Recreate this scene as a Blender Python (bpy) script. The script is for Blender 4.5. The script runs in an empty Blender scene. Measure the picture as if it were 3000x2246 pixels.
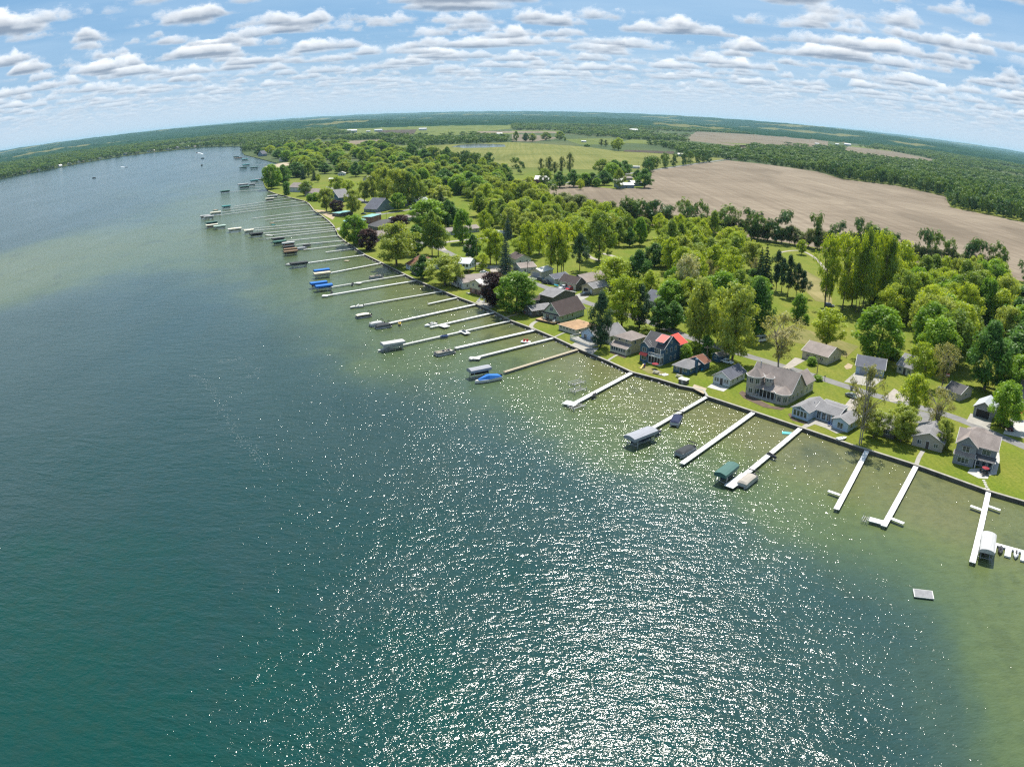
import bpy, bmesh, math, random
import numpy as np
from mathutils import Vector, Matrix
from mathutils.geometry import tessellate_polygon
random.seed(7)
SC = bpy.context.scene
COL = SC.collection
rad = math.radians

# ------------------------------------------------------------------ survey
# The drone hangs 80 m over the lake with a wide (equidistant) lens.  sv() reads a bearing and a depression
# angle off the photograph (3000 x 2246) and gives the real point where that line of sight meets height z.
CAM_H, FPX, PITCH = 80.0, 775.0, rad(20.02)
GZ = 0.9                       # lawn level above the lake
CP, SP = math.cos(PITCH), math.sin(PITCH)
def ray(X, Y):
    u = (X - 1500) / 3000 * 1024; v = (Y - 1123) / 3000 * 1024
    r = math.hypot(u, v) or 1e-9
    th = r / FPX; s = math.sin(th) / r
    R, U, Fw = u * s, -v * s, math.cos(th)
    return R, Fw * CP + U * SP, -Fw * SP + U * CP
def sv(X, Y, z=GZ):
    R, y, zz = ray(X, Y)
    t = (z - CAM_H) / min(zz, -1e-4)
    return Vector((R * t, y * t, z))
def project(p):
    x, y, z = p[0], p[1], p[2] - CAM_H
    Fw = y * CP - z * SP; U = y * SP + z * CP
    n = math.sqrt(x * x + y * y + z * z)
    th = math.acos(max(-1, min(1, Fw / n))); q = math.hypot(x, U) or 1e-9
    r = th * FPX
    return 1500 + r * x / q * 3000 / 1024, 1123 - r * U / q * 3000 / 1024
def px_per_m(p):               # photograph pixels per metre at p, across the line of sight
    return FPX / (Vector(p) - Vector((0, 0, CAM_H))).length * 3000 / 1024
def height_to(p, Ytop):        # height above p whose top is sighted at row Ytop
    lo, hi = 0.0, 60.0
    for _ in range(40):
        m = (lo + hi) / 2
        if project((p[0], p[1], p[2] + m))[1] > Ytop: lo = m
        else: hi = m
    return lo

# ------------------------------------------------------------------ object helpers
def tag(o, label=None, cat=None, group=None, kind=None):
    if label: o['label'] = label
    if cat: o['category'] = cat
    if group: o['group'] = group
    if kind: o['kind'] = kind
    return o
def link(name, data, parent=None):
    o = bpy.data.objects.new(name, data); COL.objects.link(o)
    if parent is not None: o.parent = parent
    return o
def empty(name, loc, rz=0.0, label=None, cat=None, group=None):
    o = link(name, None); o.location = loc; o.rotation_euler = (0, 0, rz); o.empty_display_size = 0.5
    return tag(o, label, cat, group)
def clone(o, parent=None):
    c = o.copy(); COL.objects.link(c)
    if parent is not None: c.parent = parent
    for ch in o.children: clone(ch, c)
    return c

class MB:                      # collects faces, links them as one mesh object
    def __init__(s): s.v = []; s.f = []; s.m = []; s.mi = 0
    def poly(s, pts):
        n = len(s.v); s.v += [tuple(p) for p in pts]; s.f.append(tuple(range(n, n + len(pts)))); s.m.append(s.mi); return s
    def box(s, x0, y0, z0, x1, y1, z1):
        n = len(s.v)
        s.v += [(x0,y0,z0),(x1,y0,z0),(x1,y1,z0),(x0,y1,z0),(x0,y0,z1),(x1,y0,z1),(x1,y1,z1),(x0,y1,z1)]
        for q in ((0,3,2,1),(4,5,6,7),(0,1,5,4),(1,2,6,5),(2,3,7,6),(3,0,4,7)):
            s.f.append(tuple(n + i for i in q)); s.m.append(s.mi)
        return s
    def obox(s, c, ax, ay, az, hx, hy, hz):      # oriented box
        n = len(s.v); c = Vector(c)
        for sz in (-1, 1):
            for sx, sy in ((-1,-1),(1,-1),(1,1),(-1,1)):
                s.v.append(tuple(c + ax*hx*sx + ay*hy*sy + az*hz*sz))
        for q in ((0,3,2,1),(4,5,6,7),(0,1,5,4),(1,2,6,5),(2,3,7,6),(3,0,4,7)):
            s.f.append(tuple(n + i for i in q)); s.m.append(s.mi)
        return s
    def bar(s, a, b, r, r2=None):                # square bar between two points
        a, b = Vector(a), Vector(b); d = (b - a).normalized()
        e1 = d.cross(Vector((0,0,1)))
        if e1.length < 1e-3: e1 = Vector((1,0,0))
        e1.normalize(); e2 = d.cross(e1)
        s.obox((a + b) / 2, e1, e2, d, r, r2 or r, (b - a).length / 2); return s
    def tube(s, a, b, ra, rb, n=8, cap=True):
        a, b = Vector(a), Vector(b); d = (b - a).normalized()
        e1 = d.cross(Vector((0,0,1)))
        if e1.length < 1e-3: e1 = Vector((1,0,0))
        e1.normalize(); e2 = d.cross(e1); k = len(s.v)
        for c, r in ((a, ra), (b, rb)):
            for i in range(n):
                t = 2*math.pi*i/n; s.v.append(tuple(c + e1*math.cos(t)*r + e2*math.sin(t)*r))
        for i in range(n):
            j = (i+1) % n; s.f.append((k+i, k+n+i, k+n+j, k+j)); s.m.append(s.mi)
        if cap:
            s.f.append(tuple(k+i for i in range(n))); s.m.append(s.mi)
            s.f.append(tuple(k+2*n-1-i for i in range(n))); s.m.append(s.mi)
        return s
    def prism(s, outline, z0, z1):               # outline in xy, CCW
        n = len(s.v); k = len(outline)
        s.v += [(x,y,z0) for x,y in outline] + [(x,y,z1) for x,y in outline]
        s.f.append(tuple(n+k-1-i for i in range(k))); s.f.append(tuple(n+k+i for i in range(k))); s.m += [s.mi]*2
        for i in range(k):
            j = (i+1) % k; s.f.append((n+i, n+j, n+k+j, n+k+i)); s.m.append(s.mi)
        return s
    def loft(s, rings, close=True):              # list of equal-length rings
        n = len(s.v); k = len(rings[0])
        for r in rings: s.v += [tuple(p) for p in r]
        for a in range(len(rings)-1):
            for i in range(k if close else k-1):
                j = (i+1) % k
                s.f.append((n+a*k+i, n+a*k+j, n+(a+1)*k+j, n+(a+1)*k+i)); s.m.append(s.mi)
        if close:
            s.f.append(tuple(n+k-1-i for i in range(k))); s.f.append(tuple(n+(len(rings)-1)*k+i for i in range(k))); s.m += [s.mi]*2
        return s
    def mesh(s, name, mats, smooth=False):
        me = bpy.data.meshes.new(name); me.from_pydata(s.v, [], s.f)
        for m in (mats if isinstance(mats, (list, tuple)) else [mats]): me.materials.append(m)
        if any(s.m): me.polygons.foreach_set('material_index', s.m)
        if smooth: me.polygons.foreach_set('use_smooth', [True]*len(s.f))
        me.update(); return me
    def build(s, name, mats, parent=None, smooth=False):
        return link(name, s.mesh(name, mats, smooth), parent)

def sheet(name, pts, z, mat, kind='structure', label=None):   # a flat polygon of ground
    vs = [(p[0], p[1], z) for p in pts]
    tris = tessellate_polygon([[Vector(v) for v in vs]])
    fixed = []
    for t in tris:
        a, b, c = (Vector(vs[i]) for i in t)
        fixed.append(tuple(t) if (b-a).cross(c-a).z > 0 else tuple(reversed(t)))
    me = bpy.data.meshes.new(name); me.from_pydata(vs, [], fixed); me.materials.append(mat); me.update()
    o = link(name, me); tag(o, label, None, None, kind); return o
def ribbon(name, path, width, z, mat, kind='structure', widths=None):
    L = []; R = []
    P = [Vector((p[0], p[1], 0)) for p in path]
    Q = []
    for i in range(len(P)-1):                                # Catmull-Rom smoothing
        p0 = P[max(i-1,0)]; p1 = P[i]; p2 = P[i+1]; p3 = P[min(i+2, len(P)-1)]
        for k in range(6):
            t = k/6
            Q.append(0.5*((2*p1)+(p2-p0)*t+(2*p0-5*p1+4*p2-p3)*t*t+(3*p1-p0-3*p2+p3)*t*t*t))
    Q.append(P[-1])
    for i, p in enumerate(Q):
        d = (Q[min(i+1,len(Q)-1)] - Q[max(i-1,0)]).normalized(); n = Vector((-d.y, d.x, 0))
        w = width/2
        L.append((p + n*w)); R.append((p - n*w))
    mb = MB()
    for i in range(len(Q)-1):
        mb.poly([(R[i].x,R[i].y,z),(R[i+1].x,R[i+1].y,z),(L[i+1].x,L[i+1].y,z),(L[i].x,L[i].y,z)])
    o = mb.build(name, mat); tag(o, kind=kind); return o
def inside(p, poly):
    x, y = p[0], p[1]; c = False; n = len(poly)
    for i in range(n):
        a, b = poly[i], poly[i-1]
        if (a[1] > y) != (b[1] > y) and x < (b[0]-a[0])*(y-a[1])/(b[1]-a[1]) + a[0]: c = not c
    return c

# ------------------------------------------------------------------ material helpers
def nt_new(name):
    m = bpy.data.materials.new(name); m.use_nodes = True
    nt = m.node_tree; nt.nodes.clear()
    out = nt.nodes.new('ShaderNodeOutputMaterial'); return m, nt, out
def N(nt, typ, **kw):
    n = nt.nodes.new(typ)
    for k, v in kw.items():
        if k.startswith('i_'):
            key = k[2:]; n.inputs[int(key) if key.isdigit() else key.replace('_', ' ')].default_value = v
        else: setattr(n, k, v)
    return n
def L(nt, a, b): nt.links.new(a, b)
def math_n(nt, op, a, b=None, c=None, clamp=False):
    n = nt.nodes.new('ShaderNodeMath'); n.operation = op; n.use_clamp = clamp
    for i, x in enumerate((a, b, c)):
        if x is None: continue
        if isinstance(x, (int, float)): n.inputs[i].default_value = x
        else: nt.links.new(x, n.inputs[i])
    return n.outputs[0]
def mixc(nt, f, a, b, blend='MIX'):
    n = nt.nodes.new('ShaderNodeMix'); n.data_type = 'RGBA'; n.blend_type = blend
    for s, x in ((n.inputs[0], f), (n.inputs[6], a), (n.inputs[7], b)):
        if isinstance(x, (int, float)): s.default_value = x
        elif isinstance(x, tuple): s.default_value = (*x[:3], 1)
        else: nt.links.new(x, s)
    return n.outputs[2]
def ramp(nt, fac, stops, interp='LINEAR'):
    n = nt.nodes.new('ShaderNodeValToRGB'); n.color_ramp.interpolation = interp
    e = n.color_ramp.elements
    while len(e) < len(stops): e.new(0.5)
    for i, (p, c) in enumerate(stops):
        e[i].position = p; e[i].color = (*c[:3], 1) if not isinstance(c, (int, float)) else (c, c, c, 1)
    if fac is not None: nt.links.new(fac, n.inputs[0])
    return n.outputs[0]
def noise(nt, vec, scale, detail=4, rough=0.55, dist=0.0, dims='3D'):
    n = nt.nodes.new('ShaderNodeTexNoise'); n.noise_dimensions = dims
    n.inputs['Scale'].default_value = scale; n.inputs['Detail'].default_value = detail
    n.inputs['Roughness'].default_value = rough; n.inputs['Distortion'].default_value = dist
    if vec is not None: nt.links.new(vec, n.inputs['Vector'])
    return n.outputs[0]
def geo_pos(nt): return nt.nodes.new('ShaderNodeNewGeometry').outputs['Position']
def mapping(nt, vec, scale=(1,1,1), rot=(0,0,0), loc=(0,0,0)):
    n = nt.nodes.new('ShaderNodeMapping'); n.inputs['Scale'].default_value = scale
    n.inputs['Rotation'].default_value = rot; n.inputs['Location'].default_value = loc
    nt.links.new(vec, n.inputs['Vector']); return n.outputs[0]

MATS = {}
def mat(name, c, rough=0.75, var=0.18, scale=1.5, metal=0.0, spec=0.3, bump=0.0, bscale=20, coords='OBJ', streak=None):
    """painted / weathered surface: base colour with large and small procedural variation"""
    if name in MATS: return MATS[name]
    m, nt, out = nt_new(name)
    b = N(nt, 'ShaderNodeBsdfPrincipled'); L(nt, b.outputs[0], out.inputs[0])
    tc = N(nt, 'ShaderNodeTexCoord').outputs['Object'] if coords == 'OBJ' else geo_pos(nt)
    if streak: tc2 = mapping(nt, tc, streak)
    else: tc2 = tc
    n1 = noise(nt, tc2, scale, 5); n2 = noise(nt, tc, scale*9, 3)
    f = math_n(nt, 'ADD', math_n(nt, 'MULTIPLY', n1, .65), math_n(nt, 'MULTIPLY', n2, .35))
    lo = tuple(x*(1-var*1.6) for x in c); hi = tuple(min(1, x*(1+var*1.4)) for x in c)
    colr = ramp(nt, f, [(0.3, lo), (0.5, c), (0.72, hi)])
    L(nt, colr, b.inputs['Base Color'])
    b.inputs['Roughness'].default_value = rough; b.inputs['Metallic'].default_value = metal
    b.inputs['Specular IOR Level'].default_value = spec
    if bump:
        bn = N(nt, 'ShaderNodeBump'); bn.inputs['Strength'].default_value = 0.6; bn.inputs['Distance'].default_value = bump
        L(nt, noise(nt, tc, bscale, 3), bn.inputs['Height']); L(nt, bn.outputs[0], b.inputs['Normal'])
    MATS[name] = m; return m
def roof_mat(name, c, var=0.25, metal=False):
    if name in MATS: return MATS[name]
    m, nt, out = nt_new(name)
    b = N(nt, 'ShaderNodeBsdfPrincipled'); L(nt, b.outputs[0], out.inputs[0])
    tc = N(nt, 'ShaderNodeTexCoord').outputs['Object']
    br = N(nt, 'ShaderNodeTexNoise'); br.inputs['Scale'].default_value = 5.0; br.inputs['Detail'].default_value = 3
    L(nt, mapping(nt, tc, (1.0, 1.0, 2.5)), br.inputs['Vector'])
    big = noise(nt, tc, .45, 4)
    f = math_n(nt, 'ADD', math_n(nt, 'MULTIPLY', br.outputs[0], .55), math_n(nt, 'MULTIPLY', big, .45))
    colr = ramp(nt, f, [(.32, tuple(x*(1-var*1.5) for x in c)), (.5, c), (.7, tuple(min(1,x*(1+var*1.3)) for x in c))])
    sep = N(nt, 'ShaderNodeSeparateXYZ'); L(nt, tc, sep.inputs[0])
    if metal:
        w = math_n(nt, 'PINGPONG', sep.outputs[0], .25)
        ln = math_n(nt, 'LESS_THAN', w, .03)
    else:
        w = math_n(nt, 'PINGPONG', sep.outputs[2], .11)
        ln = math_n(nt, 'LESS_THAN', w, .025)
    colr = mixc(nt, math_n(nt, 'MULTIPLY', ln, .3), colr, tuple(x*.45 for x in c))
    L(nt, colr, b.inputs['Base Color']); b.inputs['Roughness'].default_value = .45 if metal else .85
    b.inputs['Specular IOR Level'].default_value = .4 if metal else .25
    MATS[name] = m; return m
def siding(name, c, pitch=.12, vertical=False, var=.08, brick=False):
    if name in MATS: return MATS[name]
    m, nt, out = nt_new(name)
    b = N(nt, 'ShaderNodeBsdfPrincipled'); L(nt, b.outputs[0], out.inputs[0])
    tc = N(nt, 'ShaderNodeTexCoord').outputs['Object']
    n1 = noise(nt, tc, .8, 5); n2 = noise(nt, mapping(nt, tc, (6, 6, 1.0)), 1.5, 3)
    f = math_n(nt, 'ADD', math_n(nt, 'MULTIPLY', n1, .5), math_n(nt, 'MULTIPLY', n2, .5))
    colr = ramp(nt, f, [(.25, tuple(x*(1-var) for x in c)), (.5, c), (.75, tuple(min(1, x*(1+var*.6)) for x in c))])
    sep = N(nt, 'ShaderNodeSeparateXYZ'); L(nt, tc, sep.inputs[0])
    if brick:
        bt = N(nt, 'ShaderNodeTexBrick'); bt.inputs['Scale'].default_value = 2.5
        L(nt, mapping(nt, tc, (1,1,1), (rad(90),0,0)), bt.inputs['Vector'])
        bt.inputs['Color1'].default_value = (*c,1); bt.inputs['Color2'].default_value = (*[x*.7 for x in c],1); bt.inputs['Mortar'].default_value = (.3,.28,.25,1)
        colr = mixc(nt, .5, colr, bt.outputs[0])
    else:
        s = math_n(nt, 'ADD', sep.outputs[0], sep.outputs[1]) if vertical else sep.outputs[2]
        w = math_n(nt, 'PINGPONG', s, .2 if vertical else pitch)
        ln = math_n(nt, 'LESS_THAN', w, .03)
        colr = mixc(nt, math_n(nt, 'MULTIPLY', ln, .14), colr, tuple(x*.5 for x in c))
    L(nt, colr, b.inputs['Base Color']); b.inputs['Roughness'].default_value = .65; b.inputs['Specular IOR Level'].default_value = .3
    MATS[name] = m; return m
def glass(name='window glass', c=(.02,.03,.04)):
    if name in MATS: return MATS[name]
    m, nt, out = nt_new(name)
    b = N(nt, 'ShaderNodeBsdfPrincipled'); L(nt, b.outputs[0], out.inputs[0])
    pos = geo_pos(nt)
    n1 = noise(nt, pos, .9, 2)
    L(nt, ramp(nt, n1, [(.35, c), (.6, tuple(x*2.5 for x in c)), (.75, (.22,.21,.18))]), b.inputs['Base Color'])
    b.inputs['Roughness'].default_value = .08; b.inputs['Specular IOR Level'].default_value = .7
    MATS[name] = m; return m
# ------------------------------------------------------------------ sun, sky, camera
SUN_EL, SUN_AZ = rad(61), rad(14)
CLX, CLY = 3.3, 1.7          # azimuth to the right of straight ahead (+Y)
sun_d = Vector((math.sin(SUN_AZ)*math.cos(SUN_EL), math.cos(SUN_AZ)*math.cos(SUN_EL), math.sin(SUN_EL)))
sl = bpy.data.lights.new('sun', 'SUN'); sl.energy = 4.7; sl.angle = rad(.53); sl.color = (1, .95, .86)
so = link('sun', sl); so.rotation_euler = (-sun_d).to_track_quat('-Z', 'Y').to_euler(); so.location = sun_d*200

W = bpy.data.worlds.new('World'); SC.world = W; W.use_nodes = True
nt = W.node_tree; nt.nodes.clear()
wo = nt.nodes.new('ShaderNodeOutputWorld'); bg = nt.nodes.new('ShaderNodeBackground'); L(nt, bg.outputs[0], wo.inputs[0])
sky = nt.nodes.new('ShaderNodeTexSky'); sky.sky_type = 'NISHITA'; sky.sun_disc = False
sky.sun_elevation = SUN_EL; sky.sun_rotation = SUN_AZ; sky.altitude = 300; sky.air_density = 1.0; sky.dust_density = .6; sky.ozone_density = 3.0
STR = .076
bg.inputs[1].default_value = STR
# cumulus: eight levels of a real cloud slab, followed along the line of sight from the flat bases up to the domed tops
tc = nt.nodes.new('ShaderNodeTexCoord').outputs['Generated']
sep = nt.nodes.new('ShaderNodeSeparateXYZ'); L(nt, tc, sep.inputs[0])
dz = math_n(nt, 'MAXIMUM', sep.outputs[2], .006)
inv = math_n(nt, 'DIVIDE', 1.0, dz)
px = math_n(nt, 'MULTIPLY', sep.outputs[0], inv); py = math_n(nt, 'MULTIPLY', sep.outputs[1], inv)
KL = 12; TH = .20; colr = None; trans = None
wn = nt.nodes.new('ShaderNodeTexWhiteNoise'); wn.noise_dimensions = '3D'
vs_ = nt.nodes.new('ShaderNodeVectorMath'); vs_.operation = 'SCALE'; L(nt, tc, vs_.inputs[0]); vs_.inputs['Scale'].default_value = 9173.0; L(nt, vs_.outputs[0], wn.inputs['Vector'])
jit = math_n(nt, 'MULTIPLY', wn.outputs['Value'], TH/(KL-1))      # steps through the slab start at a random depth
for k in range(KL):
    t = k/(KL-1); h = 1 + TH*t
    cv = nt.nodes.new('ShaderNodeCombineXYZ')
    hh = math_n(nt, 'ADD', jit, h)
    L(nt, math_n(nt, 'MULTIPLY', px, hh), cv.inputs[0]); L(nt, math_n(nt, 'MULTIPLY', py, hh), cv.inputs[1]); L(nt, hh, cv.inputs[2])
    big = noise(nt, mapping(nt, cv.outputs[0], (.92, 1.28, .6), (0,0,rad(8)), (CLX, CLY, .4)), 1.0, 2, .5, .25)
    bil = noise(nt, mapping(nt, cv.outputs[0], (3.6, 3.6, 5.0), (0,0,0), (1.3, .2, .4)), 1.0, 5, .64, .2)
    n1 = math_n(nt, 'ADD', math_n(nt, 'MULTIPLY', big, .68), math_n(nt, 'MULTIPLY', bil, .32))
    thr = .530 + .135*t**1.25
    d = math_n(nt, 'MULTIPLY', math_n(nt, 'SUBTRACT', n1, thr), 44 if k else 30)
    a = math_n(nt, 'MULTIPLY', math_n(nt, 'MINIMUM', math_n(nt, 'MAXIMUM', d, 0.0), 1.0), .72)
    thick = math_n(nt, 'MINIMUM', math_n(nt, 'MAXIMUM', math_n(nt, 'MULTIPLY', d, .36), 0.0), 1.0)
    u_ = t**.7
    lit = (6.3+5.2*u_, 6.8+4.7*u_, 7.4+4.0*u_); core = (1.5+9.6*u_, 2.1+8.9*u_, 3.0+7.8*u_)
    cc = mixc(nt, thick, lit, core)
    if colr is None:
        colr = mixc(nt, a, (0,0,0), cc); trans = math_n(nt, 'SUBTRACT', 1.0, a)
    else:
        wgt = math_n(nt, 'MULTIPLY', trans, a)
        sc_ = nt.nodes.new('ShaderNodeVectorMath'); sc_.operation = 'SCALE'; L(nt, cc, sc_.inputs[0]); L(nt, wgt, sc_.inputs['Scale'])
        ad = nt.nodes.new('ShaderNodeVectorMath'); ad.operation = 'ADD'; L(nt, colr, ad.inputs[0]); L(nt, sc_.outputs[0], ad.inputs[1]); colr = ad.outputs[0]
        trans = math_n(nt, 'MULTIPLY', trans, math_n(nt, 'SUBTRACT', 1.0, a))
# thin high veil
mpv = nt.nodes.new('ShaderNodeCombineXYZ'); L(nt, px, mpv.inputs[0]); L(nt, py, mpv.inputs[1])
veil = ramp(nt, noise(nt, mapping(nt, mpv.outputs[0], (.10, .22, 1), (0,0,rad(-25)), (5,2,0)), 1.0, 6, .6, .6), [(.36, 0.05), (.72, .68)])
skyc = mixc(nt, .75, sky.outputs[0], (1.1, 2.9, 5.2))
skyc = mixc(nt, veil, skyc, (4.6, 6.0, 7.4))
sc_ = nt.nodes.new('ShaderNodeVectorMath'); sc_.operation = 'SCALE'; L(nt, skyc, sc_.inputs[0]); L(nt, trans, sc_.inputs['Scale'])
ad = nt.nodes.new('ShaderNodeVectorMath'); ad.operation = 'ADD'; L(nt, colr, ad.inputs[0]); L(nt, sc_.outputs[0], ad.inputs[1])
# aerial perspective swallows the far rows of cloud
hz = ramp(nt, sep.outputs[2], [(0.0, .97), (.020, .76), (.048, .32), (.09, .10), (.2, .02)])
fin = mixc(nt, hz, ad.outputs[0], (4.6, 5.7, 6.8))
L(nt, fin, bg.inputs[0])
W.cycles.sampling_method = 'MANUAL'; W.cycles.sample_map_resolution = 512

cam = bpy.data.cameras.new('camera'); co = link('camera', cam); SC.camera = co
co.location = (0, 0, CAM_H); co.rotation_euler = (rad(90) - PITCH, rad(-.1), 0)
cam.type = 'PANO'; cam.sensor_width = 36; cam.sensor_fit = 'HORIZONTAL'; cam.clip_end = 90000; cam.clip_start = .5
k1 = 1024/36/FPX                           # radians per millimetre of sensor
for holder in (cam, getattr(cam, 'cycles', None)):
    try:
        holder.panorama_type = 'FISHEYE_LENS_POLYNOMIAL'; holder.fisheye_fov = rad(180)
        holder.fisheye_polynomial_k0 = 0; holder.fisheye_polynomial_k1 = -k1
        holder.fisheye_polynomial_k2 = holder.fisheye_polynomial_k3 = holder.fisheye_polynomial_k4 = 0
        break
    except Exception as e: print('cam', e)
SC.view_settings.view_transform = 'Standard'; SC.view_settings.look = 'None'; SC.view_settings.exposure = .78; SC.view_settings.gamma = 1
cy = SC.cycles
cy.max_bounces = 7; cy.diffuse_bounces = 5; cy.glossy_bounces = 2; cy.transmission_bounces = 4; cy.transparent_max_bounces = 12; cy.volume_bounces = 0
cy.caustics_reflective = False; cy.caustics_refractive = False
cy.use_adaptive_sampling = False; cy.use_denoising = False
try:
    cy.denoiser = 'OPENIMAGEDENOISE'; cy.denoising_input_passes = 'RGB_ALBEDO_NORMAL'; cy.denoising_prefilter = 'ACCURATE'
except Exception as e: print(e)
cy.sample_clamp_direct = 0; cy.sample_clamp_indirect = 4
cy.pixel_filter_type = 'BLACKMAN_HARRIS'; cy.filter_width = 1.3
# ------------------------------------------------------------------ lake, land, fields, roads
SHORE = [(3300,1570),(3120,1502),(3000,1466),(2900,1437),(2775,1392),(2690,1362),(2550,1318),(2500,1303),(2345,1250),(2210,1205),(2072,1160),(2062,1142),(1990,1128),
 (1930,1110),(1853,1090),(1783,1058),(1697,1022),(1623,988),(1568,965),(1494,938),(1449,914),(1394,890),(1342,871),(1297,853),(1220,821),(1186,804),(1118,770),
 (1070,747),(1023,715),(1007,704),(991,690),(985,674),(978,663),(964,648),(944,633),(921,618),(912,606),(905,597),(890,589),(853,580),(831,574),(806,568),(786,560),
 (776,546),(768,526),(790,505),(837,486),(788,474),(754,465),(717,456),(708,446),(712,431),(610,432),(542,439),(475,446),(356,461),(237,481),(136,502),(68,514),(0,528),(-120,556)]
shore = [sv(x, y, GZ if i < 44 else .3) for i, (x, y) in enumerate(SHORE)]
for p in shore: p.z = 0
shore = [Vector((190, 40, 0))] + shore
N_WALL = 42                                    # the walled (near) part of the shore
LAKE_POLY = [(p.x, p.y) for p in shore] + [(-4000, 1500), (-4000, -3000), (600, -3000)]
outer = [(-40000, 2000), (-40000, 45000), (40000, 45000), (40000, -3000), (600, -3000)]
land_pts = [(p.x, p.y) for p in shore] + [(-4000, 1500)] + outer

# lawn and meadow
def ground_mat():
    m, nt, out = nt_new('meadow grass')
    b = N(nt, 'ShaderNodeBsdfPrincipled'); L(nt, b.outputs[0], out.inputs[0])
    p = geo_pos(nt)
    big = noise(nt, p, .012, 5, .55, .4); mid = noise(nt, p, .09, 5, .6); fine = noise(nt, p, 1.2, 4, .65)
    mow = noise(nt, mapping(nt, p, (1,.12,1), (0,0,rad(52))), .8, 3, .5)
    lush = ramp(nt, fine, [(.3, (.070,.110,.008)), (.55, (.110,.152,.011)), (.75, (.150,.185,.020))])
    dry = ramp(nt, fine, [(.3, (.115,.135,.016)), (.55, (.175,.172,.030)), (.75, (.225,.205,.060))])
    f = ramp(nt, math_n(nt, 'ADD', math_n(nt, 'MULTIPLY', big, .55), math_n(nt, 'MULTIPLY', mid, .45)), [(.40, 0.0), (.64, .95)])
    c = mixc(nt, f, lush, dry)
    c = mixc(nt, math_n(nt, 'MULTIPLY', ramp(nt, mow, [(.4,0.0),(.6,1.0)]), .22), c, (.06,.095,.015))
    # beyond the village the ground lies under woods and scrub: duller green with distance from the lake road
    sp = N(nt, 'ShaderNodeSeparateXYZ'); L(nt, p, sp.inputs[0])
    far = ramp(nt, math_n(nt, 'MULTIPLY', sp.outputs[1], 1/2400), [(.38, 0.0), (.55, 1.0)])
    c = mixc(nt, far, c, ramp(nt, noise(nt, p, .004, 6, .6), [(.3, (.03,.055,.02)), (.5, (.05,.075,.025)), (.7, (.09,.10,.04))]))
    L(nt, c, b.inputs['Base Color']); b.inputs['Roughness'].default_value = .9; b.inputs['Specular IOR Level'].default_value = .1
    bn = N(nt, 'ShaderNodeBump'); bn.inputs['Strength'].default_value = .5; bn.inputs['Distance'].default_value = .12
    L(nt, fine, bn.inputs['Height']); L(nt, bn.outputs[0], b.inputs['Normal'])
    return m
M_GROUND = ground_mat()
sheet('ground', land_pts, GZ, M_GROUND)

def soil(name, a, b_, c_, rot, stripe=.25):
    m, nt, out = nt_new(name)
    b = N(nt, 'ShaderNodeBsdfPrincipled'); L(nt, b.outputs[0], out.inputs[0])
    p = geo_pos(nt)
    big = noise(nt, p, .006, 5, .6, .6); fine = noise(nt, p, .5, 4, .6)
    rows = noise(nt, mapping(nt, p, (1, .018, 1), (0,0,rad(rot))), .22, 4, .6)
    rows2 = noise(nt, mapping(nt, p, (.05, 1, 1), (0,0,rad(rot+6))), .09, 4, .6, .3)
    f = math_n(nt, 'ADD', math_n(nt, 'ADD', math_n(nt, 'MULTIPLY', big, .35), math_n(nt, 'MULTIPLY', rows, .3)), math_n(nt, 'ADD', math_n(nt, 'MULTIPLY', fine, .12), math_n(nt, 'MULTIPLY', rows2, .23)))
    colr = ramp(nt, f, [(.38, a), (.5, b_), (.62, c_)])
    sp = N(nt, 'ShaderNodeSeparateXYZ'); L(nt, mapping(nt, p, (1,1,1), (0,0,rad(rot))), sp.inputs[0])
    wob = math_n(nt, 'ADD', sp.outputs[1], math_n(nt, 'MULTIPLY', noise(nt, p, .02, 2), 5.0))
    tram = math_n(nt, 'LESS_THAN', math_n(nt, 'PINGPONG', wob, 9.0), .55)        # wheel tracks
    colr = mixc(nt, math_n(nt, 'MULTIPLY', tram, .30), colr, a)
    damp = ramp(nt, noise(nt, mapping(nt, p, (1,.45,1), (0,0,rad(rot))), .011, 4, .6, .8), [(.52, 0.0), (.66, .45)])
    colr = mixc(nt, damp, colr, tuple(x*.72 for x in a))
    L(nt, colr, b.inputs['Base Color'])
    b.inputs['Roughness'].default_value = .95; b.inputs['Specular IOR Level'].default_value = .05
    return m
M_SOIL = soil('stubble soil', (.140,.112,.082), (.190,.154,.115), (.255,.212,.158), -35)
M_SOIL2 = soil('dark ploughed soil', (.05,.04,.034), (.07,.057,.046), (.10,.08,.06), 20)
M_SOIL3 = soil('far tan field', (.12,.10,.075), (.155,.13,.095), (.19,.165,.12), 40)
M_CROP = soil('pale winter crop', (.088,.112,.026), (.142,.150,.045), (.20,.192,.066), 78)
M_CROP2 = soil('far green crop', (.07,.10,.025), (.11,.135,.036), (.15,.165,.055), 60)
def area(name, pts, z, m): return sheet(name, [sv(x, y) for x, y in pts], z, m)
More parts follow.
